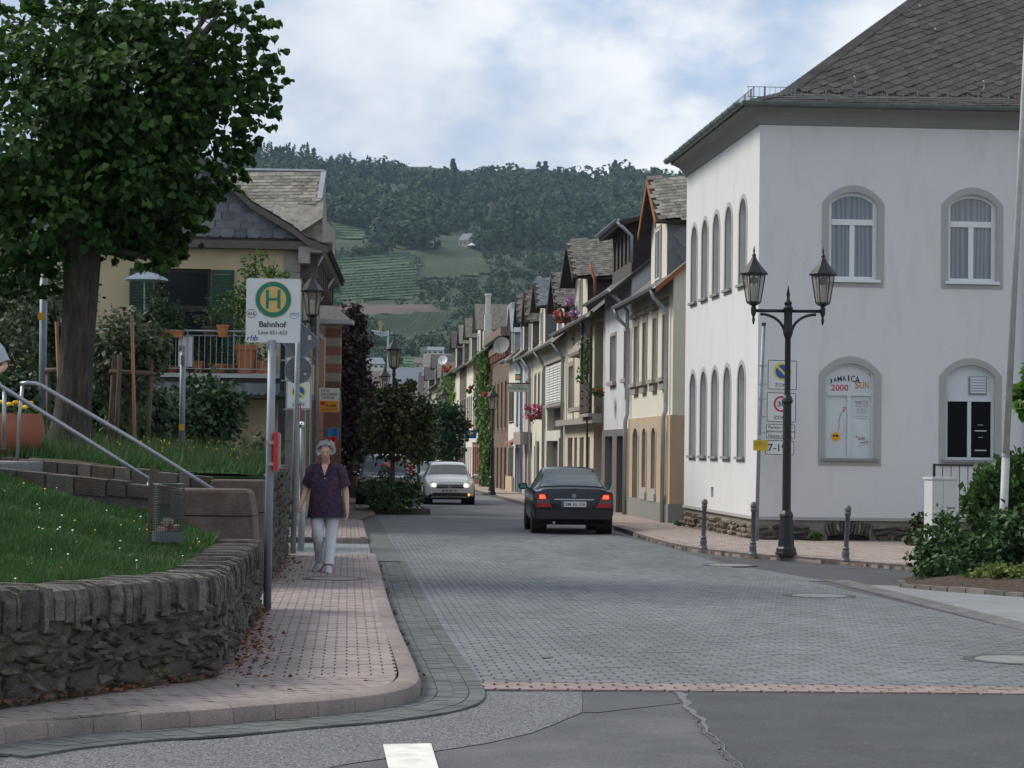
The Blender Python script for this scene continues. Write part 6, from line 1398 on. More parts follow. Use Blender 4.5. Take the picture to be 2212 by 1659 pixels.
foliage('foliage',[blob(560,600,BY+.9,38,52,650),blob(520,650,BY+.9,26,40,350),blob(605,600,BY+.9,24,22,160),blob(535,700,BY+.9,28,42,350)],.075,L_bright,t,'stuff',41)
c=P(312,806,BY+1.3); t=thing('parasol','pale blue grey parasol opened on the balcony behind the leaves','parasol',c); b=MB(); b.tube([c,P(312,582,BY+1.3)],.02,8); b.build('pole',m_steel,t); b=MB(); z=P(318,606,BY+1.3).z; b.lathe([(.5,0),(.48,.04),(.25,.15),(.02,.2)],(c.x,c.y,z),8); b.build('canopy',M('parasol_cloth',(.42,.47,.53),.8,.05,3,0),t)
pot(372,790,806,16,'bush','pot with tall dark bush crowding the balcony door',BY+1.0,hp=150,wp_=2.4,n=1100,lm=L_dark); pot(335,790,806,14,'bush','pot with large grey green leaves under the parasol',BY+.8,hp=190,wp_=2.2,n=700,lm=L_olive); pot(508,788,806,12,'bush','pot with conical evergreen beside the green shutter',BY+1.2,hp=130,wp_=1.3,n=420,lm=L_mid)
c=P(570,1010,33); c.z=1.25; t=thing('letter_box','pale grey metal letter box standing on the terrace wall','letter box',c); zt=P(570,978,33).z; b=MB(); b.box((c.x,33,(zt+P(570,1010,33).z)/2),(.24,.16,zt-P(570,1010,33).z)); bx=b.build('box',M('letterbox_grey',(.38,.40,.40),.6,.08,6,0),t); b=MB(); b.box((c.x,32.91,zt-.06),(.17,.015,.03)); b.build('slot_flap',m_steel,t); b=MB(); b.box((c.x,33,zt+.012),(.27,.19,.025)); b.build('lid',m_steel,t); b=MB(); b.box((c.x,33,(P(570,1010,33).z+1.1)/2),(.05,.05,max(.05,P(570,1010,33).z-1.1))); b.build('post',m_steel,t)
m_yst=M('yellow_sticker',(.65,.36,.02),.6,.1,8,0)
for px,top,bot,r_,y,lab,stk in((393,747,977,.042,31.5,'slim grey post with small box and yellow sticker before the shrubs',923),(91,570,955,.055,31.5,'grey lamp post with round yellow tag beside the linden',684)):
    c=P(px,bot,y); c.z=upper_z(c.x,y); t=thing('grey_post',lab,'post',c); b=MB(); b.tube([c-Vector((0,0,.1)),P(px+(top-bot)*-.01,top,y)],r_,10); b.build('pole',m_galv,t,smooth=True)
    p=P(px,stk,y); b=MB(); b.box(p+Vector((0,-r_-.004,0)),(r_*1.7,.008,.09 if px>200 else.11)); b.build('sticker',m_yst,t)
    if px>200:p=P(px+2,778,y); b=MB(); b.box(p+Vector((.01,-.06,0)),(.06,.06,.14)); b.build('switch_box',m_steel,t); p=P(px,753,y); b=MB(); b.box(p,(.08,.08,.08)); b.build('cap',m_steel,t)
    else:p=P(px,520,y); b=MB(); b.tube([P(95,575,y),p],r_*.8,8); b.lathe([(.05,0),(.16,.05),(.17,.12),(.03,.17)],p,14); b.build('lamp_head',m_metal_lid,t)
IY=60.5; c=G(845,1104); t_is=thing('planting_island','kerbed planting island with pale stones in the street','planter',c)
ix0,ix1=G(768,1113).x,G(924,1113).x; iy0=G(845,1112).y; b=MB();
ipts=[(ix0,iy0),(ix1,iy0+.1),(ix1-.35,iy0+4.4),(ix0-.35,iy0+4.4)]
for k in range(4):
    p,q=Vector((*ipts[k],0)),Vector((*ipts[(k+1)%4],0)); d=q-p; n=max(1,int(d.length/.9))
    for j in range(n):a,e_=p.lerp(q,j/n),p.lerp(q,(j+1)/n); m_=(a+e_)/2; b=MB(); b.box((m_.x,m_.y,gz(m_.y)+.08),(d.length/n*.985,.14,.2),math.atan2(d.y,d.x)); b.build('kerbstone',m_fascia,t_is)
b=MB(); b.poly([(x,y,gz(y)+.12)for x,y in ipts]); b.build('soil',m_soil,t_is)
m_palest=M('pale_stone',(.42,.39,.34),.9,.2,6,.4,40); PR=[rock_mesh('stone',m_palest,90+k,.5,18)for k in range(4)]
for k,(px,s)in enumerate(((787,.30),(816,.22),(846,.24),(872,.26),(893,.20),(905,.18))):
    p=G(px,1101,.12); ob=link('pale_stone',PR[k%4],p+Vector((0,.25,s*.2)),None,scale=(s,s*.8,s*.6)); tag(ob,'pale rough stone on the edge of the planting island','stone','pale stones on the planting island')
ib=G(848,1096); ib.y=62; ib.z=gz(62)+.12
tree('maple_tree','small round headed maple on the planting island',ib,[(ib,.075),(P(848,1040,62),.06),(P(849,985,62),.055),(P(852,940,62),.04)],[blob(862,915,62,66,72,2600),blob(825,930,62,38,55,800),blob(905,920,62,34,55,800),blob(850,850,62,40,28,420),blob(882,835,62,16,16,120)],.13,L_maple,m_bark2,seed=51,limbs=8,amp=.25,inner=.4)
sh=shrub('rose_bush','low rose bush with red and pink blooms below the island maple',[blob(850,1072,61.2,55,30,1200),blob(815,1062,61.2,30,35,450),blob(885,1062,61.2,24,38,450),blob(832,1030,61.2,14,26,150)],.09,L_rose,52,cat='rose bush')
m_rr=M('rose_red',(.35,.012,.02),.6,.2,20,0); m_rp=M('rose_pink',(.70,.22,.25),.6,.1,20,0)
for k,(px,py,mt,s)in enumerate(((833,1002,m_rp,9),(838,1006,m_rp,7),(826,1006,m_rr,7),(884,1008,m_rr,7),(889,1012,m_rr,7),(879,1016,m_rr,6),(893,1018,m_rr,6),(884,1024,m_rr,5),(874,1030,m_rr,5),(915,1063,m_rr,5),(842,1012,m_rr,5),(897,1028,m_rr,4))):
    p=P(px,py,61.0); s=s/95; b=MB(); b.lathe([(s*.3,-s*.5),(s*.8,-s*.2),(s*.75,s*.25),(s*.4,s*.5),(.01,s*.4)],p,10); b.build('rose',mt,sh,smooth=True)
for k,(p0,p1)in enumerate(((P(880,1060,61),P(886,1014,61)),(P(830,1060,61),P(834,1006,61)))):b=MB(); b.tube([p0,p1],.012,5); b.build('rose_stem',m_bark2,sh)
def stree(label,px,y,blobs,lm,seed,bot=None,r_=.09,size=.16,name='street_tree'):
    g=Vector((P(px,960,y).x,y,gz(y))); top=P(px,blobs[0][1]if False else 960,y)
    tree(name,label,g,[(g,r_),(g+Vector((0,0,1.6)),r_*.8),(Vector((g.x,y,blobs[0][0][2])),r_*.5)],blobs,size,lm,m_bark2,seed=seed,limbs=7)
stree('tall dark copper beech behind the brick house',762,82,[blob(756,760,82,36,92,2600),blob(775,880,82,42,85,2400),blob(740,930,82,40,90,2000),blob(790,745,82,14,10,120),blob(770,690,82,18,30,300)],L_copper,61,r_=.2,size=.17,name='copper_beech')
stree('dark green tree right of the copper beech',806,92,[blob(800,950,92,40,65,1500),blob(780,1000,92,30,30,500)],L_dark,62,size=.18)
stree('round street tree half hidden behind the island maple',905,100,[blob(905,945,100,42,62,1500),blob(925,900,100,22,35,400)],L_dark,63,size=.18)
stree('round street tree before the far houses on the right',972,98,[blob(972,940,98,42,58,1700),blob(960,900,98,24,30,400)],L_dark,64,size=.17)
stree('small far street tree by the shop fronts',925,150,[blob(928,975,150,20,28,500)],L_dark,65,size=.25)
stree('tall dark tree at the far left of the street',735,120,[blob(738,980,120,36,45,900)],L_dark,66,size=.25)
def creeper(label,F,boxes,size,lm,seed):
    """boxes: a0,a1,z0,z1,n - leaves clinging to a facade"""
    rg=np.random.default_rng(seed); C=[];
    for a0,a1,z0,z1,n in boxes:
        k=0
        while k<n:
            a,z,c=rg.uniform(a0,a1),rg.uniform(z0,z1),abs(rg.normal(0,.16))+.03
            e_=min(a-a0,a1-a)/(a1-a0)
            if rg.uniform()<.25+2.2*e_+.3*math.sin(z*4+a*3):C.append(tuple(F.p(a,z,c+.25*max(0,math.sin(z*2.1+a*1.3)))))
            k+=1
    C=np.array(C); n=len(C); nn=np.array(F.n)
    V,Fc=leaf_arrays(C,rg.normal(size=(n,3))*.6+[0,0,-.8],rg.normal(size=(n,3))*.4+nn[None],rg.uniform(.6,1.3,n)*size,'spray'); org=C.mean(axis=0); org[2]=C[:,2].min()
    t=thing('climbing_plant',label,'climber',org); link('foliage',npmesh('foliage',V-org,Fc,lm,rg.uniform(0,.99,n)),org,t,'stuff'); b=MB()
    bx=boxes[0]; b.tube([F.p((bx[0]+bx[1])/2,-1,.05),F.p((bx[0]+bx[1])/2+.2,(bx[2]+bx[3])/2,.08),F.p((bx[0]+bx[1])/2-.2,bx[3]-.3,.08)],[.05,.035,.01],6); b.build('stem',m_bark2,t)
creeper('bright green ivy climbing the dark brick house front',IVY_F,[(0,IVY_L*.5,-.6,7.2,5200),(IVY_L*.3,IVY_L,2.5,7.0,2600),(-1.5,1.5,-.5,3.0,900)],.22,L_ivy,71)
creeper('green vine hanging over the end of the yellow house',YH_F,[(YH_L*.3,YH_L*1.5,-.8,7.2,4200),(YH_L*1.0,YH_L*2.0,3.0,6.5,1800)],.30,L_ivy,72)
m_pinkf=leafmat('petunia_pink',(.50,.06,.20),(.62,.16,.33),.25,.2); m_purp=leafmat('petunia_purple',(.36,.15,.42),(.50,.28,.52),.25,.2); m_redf=leafmat('geranium_red',(.60,.05,.03),(.65,.16,.05),.25,.2); m_coral=leafmat('geranium_coral',(.62,.10,.12),(.65,.20,.18),.25,.2)
def fbox_(label,px,py,y,rx,rz,fm,n=260,green=160,size=.10,boxm=m_terra,seed=1):
    c=P(px,py,y); s=FPX/y; t=thing('flower_box',label,'flower box',c-Vector((0,0,rz/s))); b=MB(); b.box(c-Vector((0,0,rz*.8/s)),(rx*1.4/s,.25,rz*.5/s)); b.build('box',boxm,t)
    foliage('foliage',[((c.x,c.y,c.z-.1*rz/s),(rx/s,.25,rz/s),green)],size,L_mid,t,'stuff',seed); foliage('blossoms',[((c.x,c.y-.06,c.z),(rx*1.05/s,.30,rz*1.05/s),n)],size*.8,fm,t,'stuff',seed+1)
fbox_('mass of pink petunias hanging from the pale yellow house',1155,887,yr(1155,-.4),21,18,m_pinkf,420,120,.11,seed=81)
fbox_('coral geraniums in a terracotta box at the eaves of the white shuttered house',1214,683,yr(1214,-.3),19,14,m_coral,240,200,.10,seed=82)
fbox_('purple petunias at the eaves beside the beige dormer',1241,677,yr(1241,-.4),11,14,m_purp,260,60,.09,seed=83); fbox_('lilac petunias higher up behind the beige dormer',1231,650,yr(1231,-.2),10,11,m_purp,160,50,.09,seed=84)
fbox_('balcony box of red and yellow flowers on the beige house',1292,845,yr(1292,-.5),14,10,m_redf,60,320,.08,m_dktim,seed=85)
fbox_('pink geraniums on the far brick house above the ivy',1049,852,yr(1049,-.6),9,6,m_coral,120,40,.14,seed=86); fbox_('red geraniums on the far beige house',1010,918,yr(1010,-.6),9,7,m_redf,90,90,.16,seed=87); fbox_('basket of orange red flowers by the satellite dish',966,795,yr(966,-.5),8,10,m_redf,120,40,.18,seed=88); fbox_('red flowers on the far brown house',1014,840,yr(1014,-.6),6,9,m_redf,50,90,.16,seed=89)
cl=creeper('potted climbing plant on the balcony niche of the beige house',FRr(yr(1303),.3),[(.2,1.8,3.7,5.2,420)],.11,L_mid,90)
shrub('rose_bush','tall straggly rose bush at the edge of the right planting bed',[blob(2035,1175,30,48,62,1000),blob(2000,1195,30,34,45,420),blob(2080,1195,29.6,45,55,800),blob(2035,1235,29.5,30,30,260),blob(2110,1215,29.3,55,40,700),blob(2060,1225,29,40,35,400),blob(2000,1238,29,28,26,260)],.07,L_rose,101,cat='rose bush',stems=9,amp=.4)
shrub('leafy_shrub','dense dark green shrub on the right behind the leaning pole',[blob(2180,1170,30.5,62,60,1500),blob(2130,1190,30.5,45,50,800),blob(2240,1160,30.5,50,60,700)],.085,L_rose,102,stems=8)
shrub('leafy_shrub','upright bright green shrub against the white house beside the cabinet',[blob(2155,1065,37,58,55,1300),blob(2205,1035,37,45,60,900),blob(2110,1100,37,30,40,500)],.12,L_mid,103,droop=-.6,stems=8)
shrub('ground_cover','yellow green low plants along the right bed edge',[blob(2165,1246,28.3,66,28,1200),blob(2220,1256,28.2,50,30,800),blob(2105,1258,28.2,34,16,350)],.07,L_lime,104,cat='plants')
shrub('creeping_shrub','reddish green creeper at the foot of the white house near the cabinet',[blob(1990,1142,40.5,24,30,500),blob(1978,1168,40,22,16,250)],.09,L_maple,105)
shrub('weed_tuft','small green weed tuft growing at the white house plinth',[blob(1763,1160,41.7,16,10,180)],.06,L_mid,106,cat='weeds',stems=2); shrub('weed_tuft','tiny weed tuft beside the foot of the leaning bollard',[blob(1840,1213,35.0,12,4,70)],.05,L_mid,107,cat='weeds',stems=2); shrub('weed_tuft','green weeds at the gap between cream house and white house',[blob(1470,1131,50.5,12,5,80)],.08,L_mid,108,cat='weeds',stems=2)
mb_=Vector((P(2330,1200,33).x,33,gz(33))); tree('maple_tree','overhanging maple branch with fresh leaves beside the leaning pole',mb_,[(mb_,.10),(mb_+Vector((0,0,1.6)),.08),(mb_+Vector((-.1,0,2.6)),.06)],[blob(2215,862,33,30,36,60),blob(2270,840,33,60,70,260),blob(2330,800,33,70,90,400)],.17,L_bright,m_bark2,leaf='leaf',seed=109,limbs=6,amp=.2)
# ================================================================== lamps, signs, bollards
m_iron=M('black_iron',(.018,.019,.021),.45,.15,6,.1,50,metal=.3,spec=.5); m_lglass=M('lantern_glass',(.30,.26,.21),.15,.1,5,0,spec=.5,alpha=.45); m_bulb=M('lamp_tube',(.62,.58,.50),.5,0,1,0); m_bol=M('bollard_grey',(.105,.108,.115),.5,.15,6,.1,50,metal=.35)
def lantern(parent,c,s=1.0):
    """six-sided lantern; c: where it stands on its arm"""
    c=Vector(c); b=MB(); h0,h1=.20*s,.70*s; r0,r1=.125*s,.205*s
    b.lathe([(.012*s,-.20*s),(.028*s,-.12*s),(.02*s,-.06*s),(.045*s,0),(.05*s,.10*s),(.035*s,.13*s),(.10*s,h0-.03*s),(r0,h0-.02*s),(r0,h0+.015*s),(.02*s,h0+.015*s)],c,6)
    for k in range(6):
        g=math.pi*k/3; b.tube([c+Vector((r0*math.cos(g),r0*math.sin(g),h0)),c+Vector((r1*math.cos(g),r1*math.sin(g),h1))],.011*s,5)
    b.lathe([(r1*1.02,h1-.012*s),(r1*1.04,h1+.02*s),(r1*.96,h1+.02*s),(r1*.95,h1-.012*s)],c,6); fr_=b.build('lantern',m_iron,parent)
    for k in range(6):
        g,e_=math.pi*k/3,math.pi*(k+1)/3; q=MB(); q.quad(*[c+Vector((r*.985*math.cos(a),r*.985*math.sin(a),z))for r,a,z in((r0,g,h0),(r0,e_,h0),(r1,e_,h1),(r1,g,h1))]); q.build('lantern_pane',m_lglass,fr_)
    b=MB(); b.lathe([(r1*1.22,h1),(r1*1.24,h1+.025*s),(r1*.95,h1+.09*s),(r1*.62,h1+.17*s),(r1*.38,h1+.24*s),(r1*.16,h1+.33*s),(r1*.20,h1+.35*s),(.012*s,h1+.40*s),(.02*s,h1+.43*s),(.004*s,h1+.52*s)],c,6); b.build('lantern_roof',m_iron,fr_)
    b=MB(); b.lathe([(.05*s,h0+.02*s),(.05*s,h0+.30*s),(.03*s,h0+.33*s)],c,12); b.build('lamp_tube',m_bulb,fr_); b=MB(); b.lathe([(.07*s,h0+.34*s),(.07*s,h0+.44*s),(.02*s,h0+.47*s)],c,10); b.build('lamp_socket',m_metal_lid,fr_)
def lamp_base(b,hz=0.66):
    b.lathe([(.20,0),(.20,.05),(.185,.06),(.18,.12),(.155,.15),(.150,.17),(.12,.62),(.115,.68),(.13,.70),(.12,.74),(.085,.80)],(0,0,0),8,ph=math.pi/8)
def lamp_double(arm_rot,arm=.62):
    t=thing('street_lamp','x','street lamp',(0,0,0)); b=MB(); lamp_base(b); b.build('base',m_iron,t)
    b=MB(); b.lathe([(.078,.78),(.074,2.72),(.10,2.75),(.10,2.79),(.078,2.85),(.055,2.88),(.052,3.9),(.065,3.93),(.085,3.99),(.085,4.12),(.075,4.16),(.075,4.42),(.09,4.45),(.06,4.50),(.07,4.55),(.03,4.60),(.025,4.66),(.035,4.69),(.005,4.86)],(0,0,0),14); b.build('post',m_iron,t,smooth=True,sharp=35)
    ca,sa=math.cos(arm_rot),math.sin(arm_rot)
    for s_ in(-1,1):
        d=Vector((ca*s_,sa*s_,0)); b=MB(); b.tube([d*.05+Vector((0,0,4.40)),d*arm+Vector((0,0,4.40))],.03,8)
        b.tube([d*(arm-.12-(arm-.18)*math.cos(g))+Vector((0,0,3.98+.36*math.sin(g)))for g in np.linspace(0,1.57,9)],.026,7); b.build('arm',m_iron,t,smooth=True); lantern(t,d*arm+Vector((0,0,4.35)))
    return t
def lamp_single(x=0.0):
    t=thing('street_lamp','x','street lamp',(0,0,0)); b=MB(); lamp_base(b); b.build('base',m_iron,t); b=MB(); b.lathe([(.075,.78),(.07,2.3+x*.5),(.095,2.33+x*.5),(.07,2.4+x*.5),(.05,2.45+x*.5),(.048,3.4+x),(.07,3.43+x),(.05,3.5+x)],(0,0,0),12); b.build('post',m_iron,t,smooth=True,sharp=35); lantern(t,(0,0,3.45+x),1.05); return t
GL='black lantern street lamps'
l1=lamp_double(R(0)); l1['label']='black double lantern street lamp at the corner of the white house'; l1['group']=GL; place(l1,G(1698,1199,.1))
l2=copy_tree(l1,None,'black double lantern street lamp before the yellow house, carrying a zone sign',GL); yl=47.0; place(l2,Vector((P(609,900,yl).x,yl,gz(yl)+.12)),R(4))
l1.scale=(.9,.9,.893); l3=lamp_single(); l3['group']=GL; l3['label']='single lantern street lamp on the right pavement by the inn'; place(l3,G(1062,1069,.1))
l4=lamp_single(.72)
for k,(px,y,lab)in enumerate(((849,66.5,'single lantern street lamp rising above the island maple'),(829,88,'smaller looking lantern street lamp left of the one above the maple'),(958,112,'single lantern street lamp half hidden by the round street tree'))):o=l4 if k==0 else copy_tree(l4); o['label']=lab; o['group']=GL; place(o,Vector((P(px,950,y).x,y,gz(y))))
def bollard():
    t=thing('bollard','x','bollard',(0,0,0)); b=MB(); b.lathe([(.085,0),(.085,.03),(.07,.05),(.06,.10),(.068,.15),(.05,.20),(.06,.23),(.045,.26)],(0,0,0),14); b.build('foot',m_bol,t,smooth=True,sharp=35)
    b=MB(); b.lathe([(.042,.25),(.038,.78),(.052,.80),(.052,.82)],(0,0,0),14); b.build('shaft',m_bol,t,smooth=True,sharp=35); b=MB(); b.lathe([(.055,.82),(.055,.845),(.045,.86),(.058,.88),(.055,.93),(.03,.965),(.005,.975)],(0,0,0),14); b.build('knob',m_bol,t,smooth=True,sharp=35); return t
bo=bollard(); GB='iron bollards on the right pavement'; bo['group']=GB
for k,(px,py,lab,tilt)in enumerate(((1519,1187,'grey iron bollard before the narrow side windows of the white house',.02),(1626,1200,'grey iron bollard between the sign pole and the double lamp',.01),(1826,1214,'grey iron bollard leaning slightly before the cellar arch',.045),(2034,1234,'grey iron bollard half swallowed by the rose bush',.0))):
    o=bo if k==0 else copy_tree(bo,None,lab,GB); o['label']=lab; place(o,G(px,py,.1)); o.rotation_euler=(0,tilt,0); o.scale=(.9,.9,.88)
c_wht=M('sign_white',(.62,.64,.64),.4,.04,4,0,spec=.5); c_blk=M('sign_black',(.02,.02,.022),.5,0,1,0); c_blue=M('sign_blue',(.02,.09,.33),.4,.03,4,0); c_yel=M('sign_yellow',(.65,.55,.10),.4,.03,4,0); c_red=M('sign_red_bright',(.52,.02,.03),.4,.03,4,0); c_back=M('sign_back',(.16,.175,.185),.5,.08,4,0,metal=.3); c_hgrn=M('stop_green',(.005,.17,.12),.4,.03,4,0); c_hyel=M('stop_yellow',(.62,.40,.13),.4,.03,4,0); c_teal=M('logo_teal',(.03,.24,.34),.4,0,4,0); c_vio=M('logo_violet',(.05,.05,.28),.4,0,4,0)
def rrect(a0,a1,b0,b1,r_,n=4):
    pts=[]
    for cx,cy,g0 in((a1-r_,b1-r_,0),(a0+r_,b1-r_,90),(a0+r_,b0+r_,180),(a1-r_,b0+r_,270)):
        for k in range(n+1):g=R(g0+90*k/n); pts.append((cx+r_*math.cos(g),cy+r_*math.sin(g)))
    return pts
def plate(F,a0,a1,b0,b1,th,mat,parent,name='plate',r_=.02,c=0.0):b=MB(); b.prism([F.p(x,y,c)for x,y in rrect(a0,a1,b0,b1,r_)],F.n*th); return b.build(name,mat,parent)
def border(F,a0,a1,b0,b1,w,c,mat,parent,r_=.02):
    o,i=rrect(a0,a1,b0,b1,r_),rrect(a0+w,a1-w,b0+w,b1-w,max(.004,r_-w)); n=len(o); b=MB(); b.add([F.p(x,y,c)for x,y in o+i],[(k,(k+1)%n,n+(k+1)%n,n+k)for k in range(n)]); b.build('border',mat,parent)
def camF(px,py,y,turn=0.0):u=Vector((math.cos(turn),math.sin(turn),0)); return Fr(P(px,py,y),u,(0,0,1),Vector((math.sin(turn),-math.cos(turn),0)))
by=20.35; foot=G(577,1319,PZ); s=FPX/by; t=thing('bus_stop_sign','white bus stop sign with green H on a grey pole before the slate wall','bus stop sign',foot)
b=MB(); b.tube([foot-Vector((0,0,.05)),P(583,1000,by),P(588,735,by)],.038,14); b.build('pole',m_galv,t,smooth=True)
F=camF(590,671,by); F.u=Vector((1,0,-.004)).normalized(); w2,h2=.254,.30
pl=plate(F,-w2,w2,-h2,h2,.014,c_wht,t,r_=.02,c=-.014)
zc=.105; b=MB(); b.disc(F,0,zc,.172,0,.003,40); b.build('ring_edge',c_hyel,pl); b=MB(); b.disc(F,0,zc,.166,.003,.005,40); b.build('ring',c_hgrn,pl); b=MB(); b.disc(F,0,zc,.122,.005,.007,36); b.build('disc',c_hyel,pl)
b=MB(); b.fbox(F,-.068,-.040,zc-.086,zc+.090,.007,.009); b.fbox(F,.040,.068,zc-.086,zc+.090,.007,.009); b.fbox(F,-.040,.040,zc-.012,zc+.014,.007,.009); b.build('letter_h',c_hgrn,pl)
text(F,'Bahnhof',0,-.128,.255,.056,.003,.022).build('stop_name',c_blk,pl); text(F,'Linie 651-653',0,-.205,.265,.036,.003,.006).build('line_number',c_blk,pl)
b=MB(); text(F,'616',-.202,-.030,.062,.030,.003,.018,b); hx=[(math.cos(g)*.047-.202,math.sin(g)*.043-.030)for g in np.linspace(0,6.2832,7)]
for(x0,z0),(x1,z1)in zip(hx,hx[1:]):b.tube([F.p(x0,z0,.003),F.p(x1,z1,.003)],.0018,4)
b.build('zone_number',c_blk,pl)
b=MB(); text(F,'VRM',.196,-.030,.085,.028,.003,.0,b); b.tube([F.p(.196+.045*math.cos(g),-.035+.035*math.sin(g),.003)for g in np.linspace(3.5,6.1,9)],.002,4); b.build('logo',c_teal,pl)
b=MB(); text(F,'r',-.225,-.268,None,.036,.003,.012,b,shear=.25); text(F,'b',-.155,-.258,None,.055,.003,.012,b,shear=.25); b.build('logo',c_vio,pl); text(F,'h',-.190,-.258,None,.055,.003,.012,shear=.25).build('logo',c_hgrn,pl)
b=MB(); b.fbox(F,-.055,.055,-.345,-.285,-.05,-.015); b.fbox(F,-.062,.062,-.335,-.322,-.06,.0); b.build('clamp',m_steel,t)
zr_=P(596,975,by).z; hh=82/s; b=MB(); b.box((P(596,975,by).x+.01,by-.02,zr_),(.035,.26,hh)); b.build('timetable_case',c_red,t); b=MB(); b.box((P(596,975,by).x+.032,by-.02,zr_),(.012,.22,hh*.92)); b.build('timetable',M('paper_brown',(.30,.20,.14),.7,.1,4,0),t)
for py in(956,1002):b=MB(); q=P(588,py,by); b.box(q+Vector((0,-.02,0)),(.10,.07,.035)); b.build('clamp',m_steel,t)
ypo=33.0; ft=Vector((P(633,1190,ypo).x,ypo,gz(ypo)+PZ)); t=thing('sign_post','grey pole carrying the blank backs of a diamond and a round road sign','sign post',ft); b=MB(); b.tube([ft,P(640,900,ypo),P(645,680,ypo)],.042,12); b.build('pole',m_galv,t,smooth=True)
F=camF(648,737,ypo+.07); r_=.30; b=MB(); b.prism([F.p(*q)for q in((0,-r_),(r_,0),(0,r_),(-r_,0))],F.n*-.004); dsg=b.build('diamond_sign_back',c_back,t); b=MB()
qs=[(0,-r_),(r_,0),(0,r_),(-r_,0),(0,-r_)]
for q,w in zip(qs,qs[1:]):b.tube([F.p(*q,.004),F.p(*w,.004)],.009,5)
b.build('rim',m_galv,dsg); b=MB(); b.fbox(F,.12,.17,.02,.09,.002,.004); b.build('sticker',c_wht,dsg)
F=camF(644,800,ypo+.07); b=MB(); b.disc(F,0,0,.205,-.004,.0,32); rsg=b.build('round_sign_back',c_back,t); b=MB(); b.disc(F,0,0,.21,-.002,.008,32,r1=.197); b.build('rim',m_galv,rsg); b=MB(); b.fbox(F,-.2,.2,-.012,.012,.0,.012); b.build('stiffener',c_back,rsg); b=MB(); b.add([F.p(*q,.002)for q in((.08,-.04),(.13,-.04),(.11,-.08))],[(0,1,2)]); b.build('sticker',c_wht,rsg)
b=MB(); p=P(640,870,ypo); b.box(p+Vector((.04,-.05,.0)),(.10,.02,.03)); b.build('clamp',m_steel,t)
b=MB(); b.box(P(649,892,ypo-.02),(.012,.02,.28)); b.build('red_marker',c_red,t)
ft=Vector((P(650,1178,34).x,34,gz(34)+PZ)); t=thing('steel_post','pale steel post with shiny cap beside the sign pole','post',ft); b=MB(); b.tube([ft,P(655,1022,34)],.052,12); b.build('lower_tube',M('pale_steel',(.38,.41,.43),.5,.1,5,0,metal=.3),t,smooth=True); b=MB(); b.tube([P(652,1080,33.93),P(652,912,33.93)],.03,10); b.build('upper_tube',m_galv,t,smooth=True); b=MB(); b.lathe([(.04,0),(.04,.08),(.01,.1)],P(652,924,33.93),10); b.build('cap',M('chrome',(.75,.76,.78),.15,0,1,0,metal=1),t,smooth=True)
def zone_plate(F,w,h,kind,parent):
    pl=plate(F,-w,w,-h,h,.012,c_wht,parent,r_=.03,c=-.012); border(F,-w+.012,w-.012,-h+.012,h-.012,.012,.002,c_blk,pl,.025)
    if kind=='park':
        zc=h*.22; b=MB(); b.disc(F,0,zc,w*.60,.001,.003,36); b.build('halo',c_yel,pl); b=MB(); b.disc(F,0,zc,w*.46,.003,.005,32); b.build('disc',c_blue,pl); d=w*.36; e_=w*.05
        b=MB(); b.add([F.p(x,zc+z,.006)for x,z in((-d-e_,d-e_),(-d+e_,d+e_),(d+e_,-d+e_),(d-e_,-d-e_))],[(0,3,2,1)]); b.build('bar',c_yel,pl)
    elif kind=='30':
        zc=h*.22; b=MB(); b.disc(F,0,zc,w*.52,.001,.003,36,r1=w*.40); b.build('ring',c_red,pl); text(F,'30',0,zc,w*.55,w*.34,.004,.008).build('number',c_blk,pl)
    if kind in('park','30'):text(F,'ZONE',0,-h*.66,w*1.0,h*.22,.003,.004).build('lettering',c_blk,pl)
    return pl
F=camF(645,853,yl-.12); zone_plate(F,.27,.31,'park',tag(thing('zone_sign','','',F.o),'square white no parking zone sign clamped to the left lamp post','road sign'))
F=camF(643,797,yl-.11); t=tag(thing('zone_sign','','',F.o),'square white sign half hidden behind the round sign back','road sign'); plate(F,-.26,.26,-.26,.26,.012,c_wht,t,r_=.03,c=-.012); border(F,-.25,.25,-.25,.25,.012,.002,c_blk,t,.025)
for py in(778,822,884):
    b=MB(); q=P(614,py,yl-.05); b.box(q,(.14,.03,.03)); b.build('clamp',m_steel,t)
yp=41.3; ft=Vector((P(1634,1166,yp).x,yp,gz(yp)+.1)); t=thing('sign_post','tall grey pole with four white parking zone signs at the white house corner','sign post',ft); b=MB(); b.tube([ft,P(1640,930,yp),P(1650,700,yp)],.036,12); b.build('pole',m_galv,t,smooth=True); b=MB(); b.tube([P(1650,704,yp),P(1650,697,yp)],.04,12); b.build('cap',c_blk,t)
SP=FPX/yp
for px,py,hw,hh_,kind in((1690,810,33,33,'park'),(1688,880,33,33,'30'),(1686,932,33,17,'txt'),(1684,967,33,17,'time')):
    F=camF(px,py,yp-.06,R(3)); F.u=(F.u+Vector((0,0,-.02))).normalized(); pl=zone_plate(F,hw/SP,hh_/SP,kind,t)
    if kind=='txt':
        b=MB()
        for k,tx in enumerate(('Parken nur in','gekennzeichneten','Flächen 30 Min.')):text(F,tx,0,.078-k*.082,(.46,.52,.46)[k],.060,.004,.004,b)
        b.build('lettering',c_blk,pl)
    if kind=='time':text(F,'7-19h',0,0,.44,.14,.004,.01).build('lettering',c_blk,pl)
for py in(790,830,862,900,935,968):b=MB(); q=P(1646,py,yp); b.box(q+Vector((.05,-.03,0)),(.24,.02,.02)); b.build('clamp',m_steel,t)
F=camF(1643,962,yp-.10); pl=plate(F,-.14,.14,-.10,.10,.012,M('gas_sign',(.55,.38,.03),.5,.1,5,0),t,'gas_marker',.01)
b=MB()
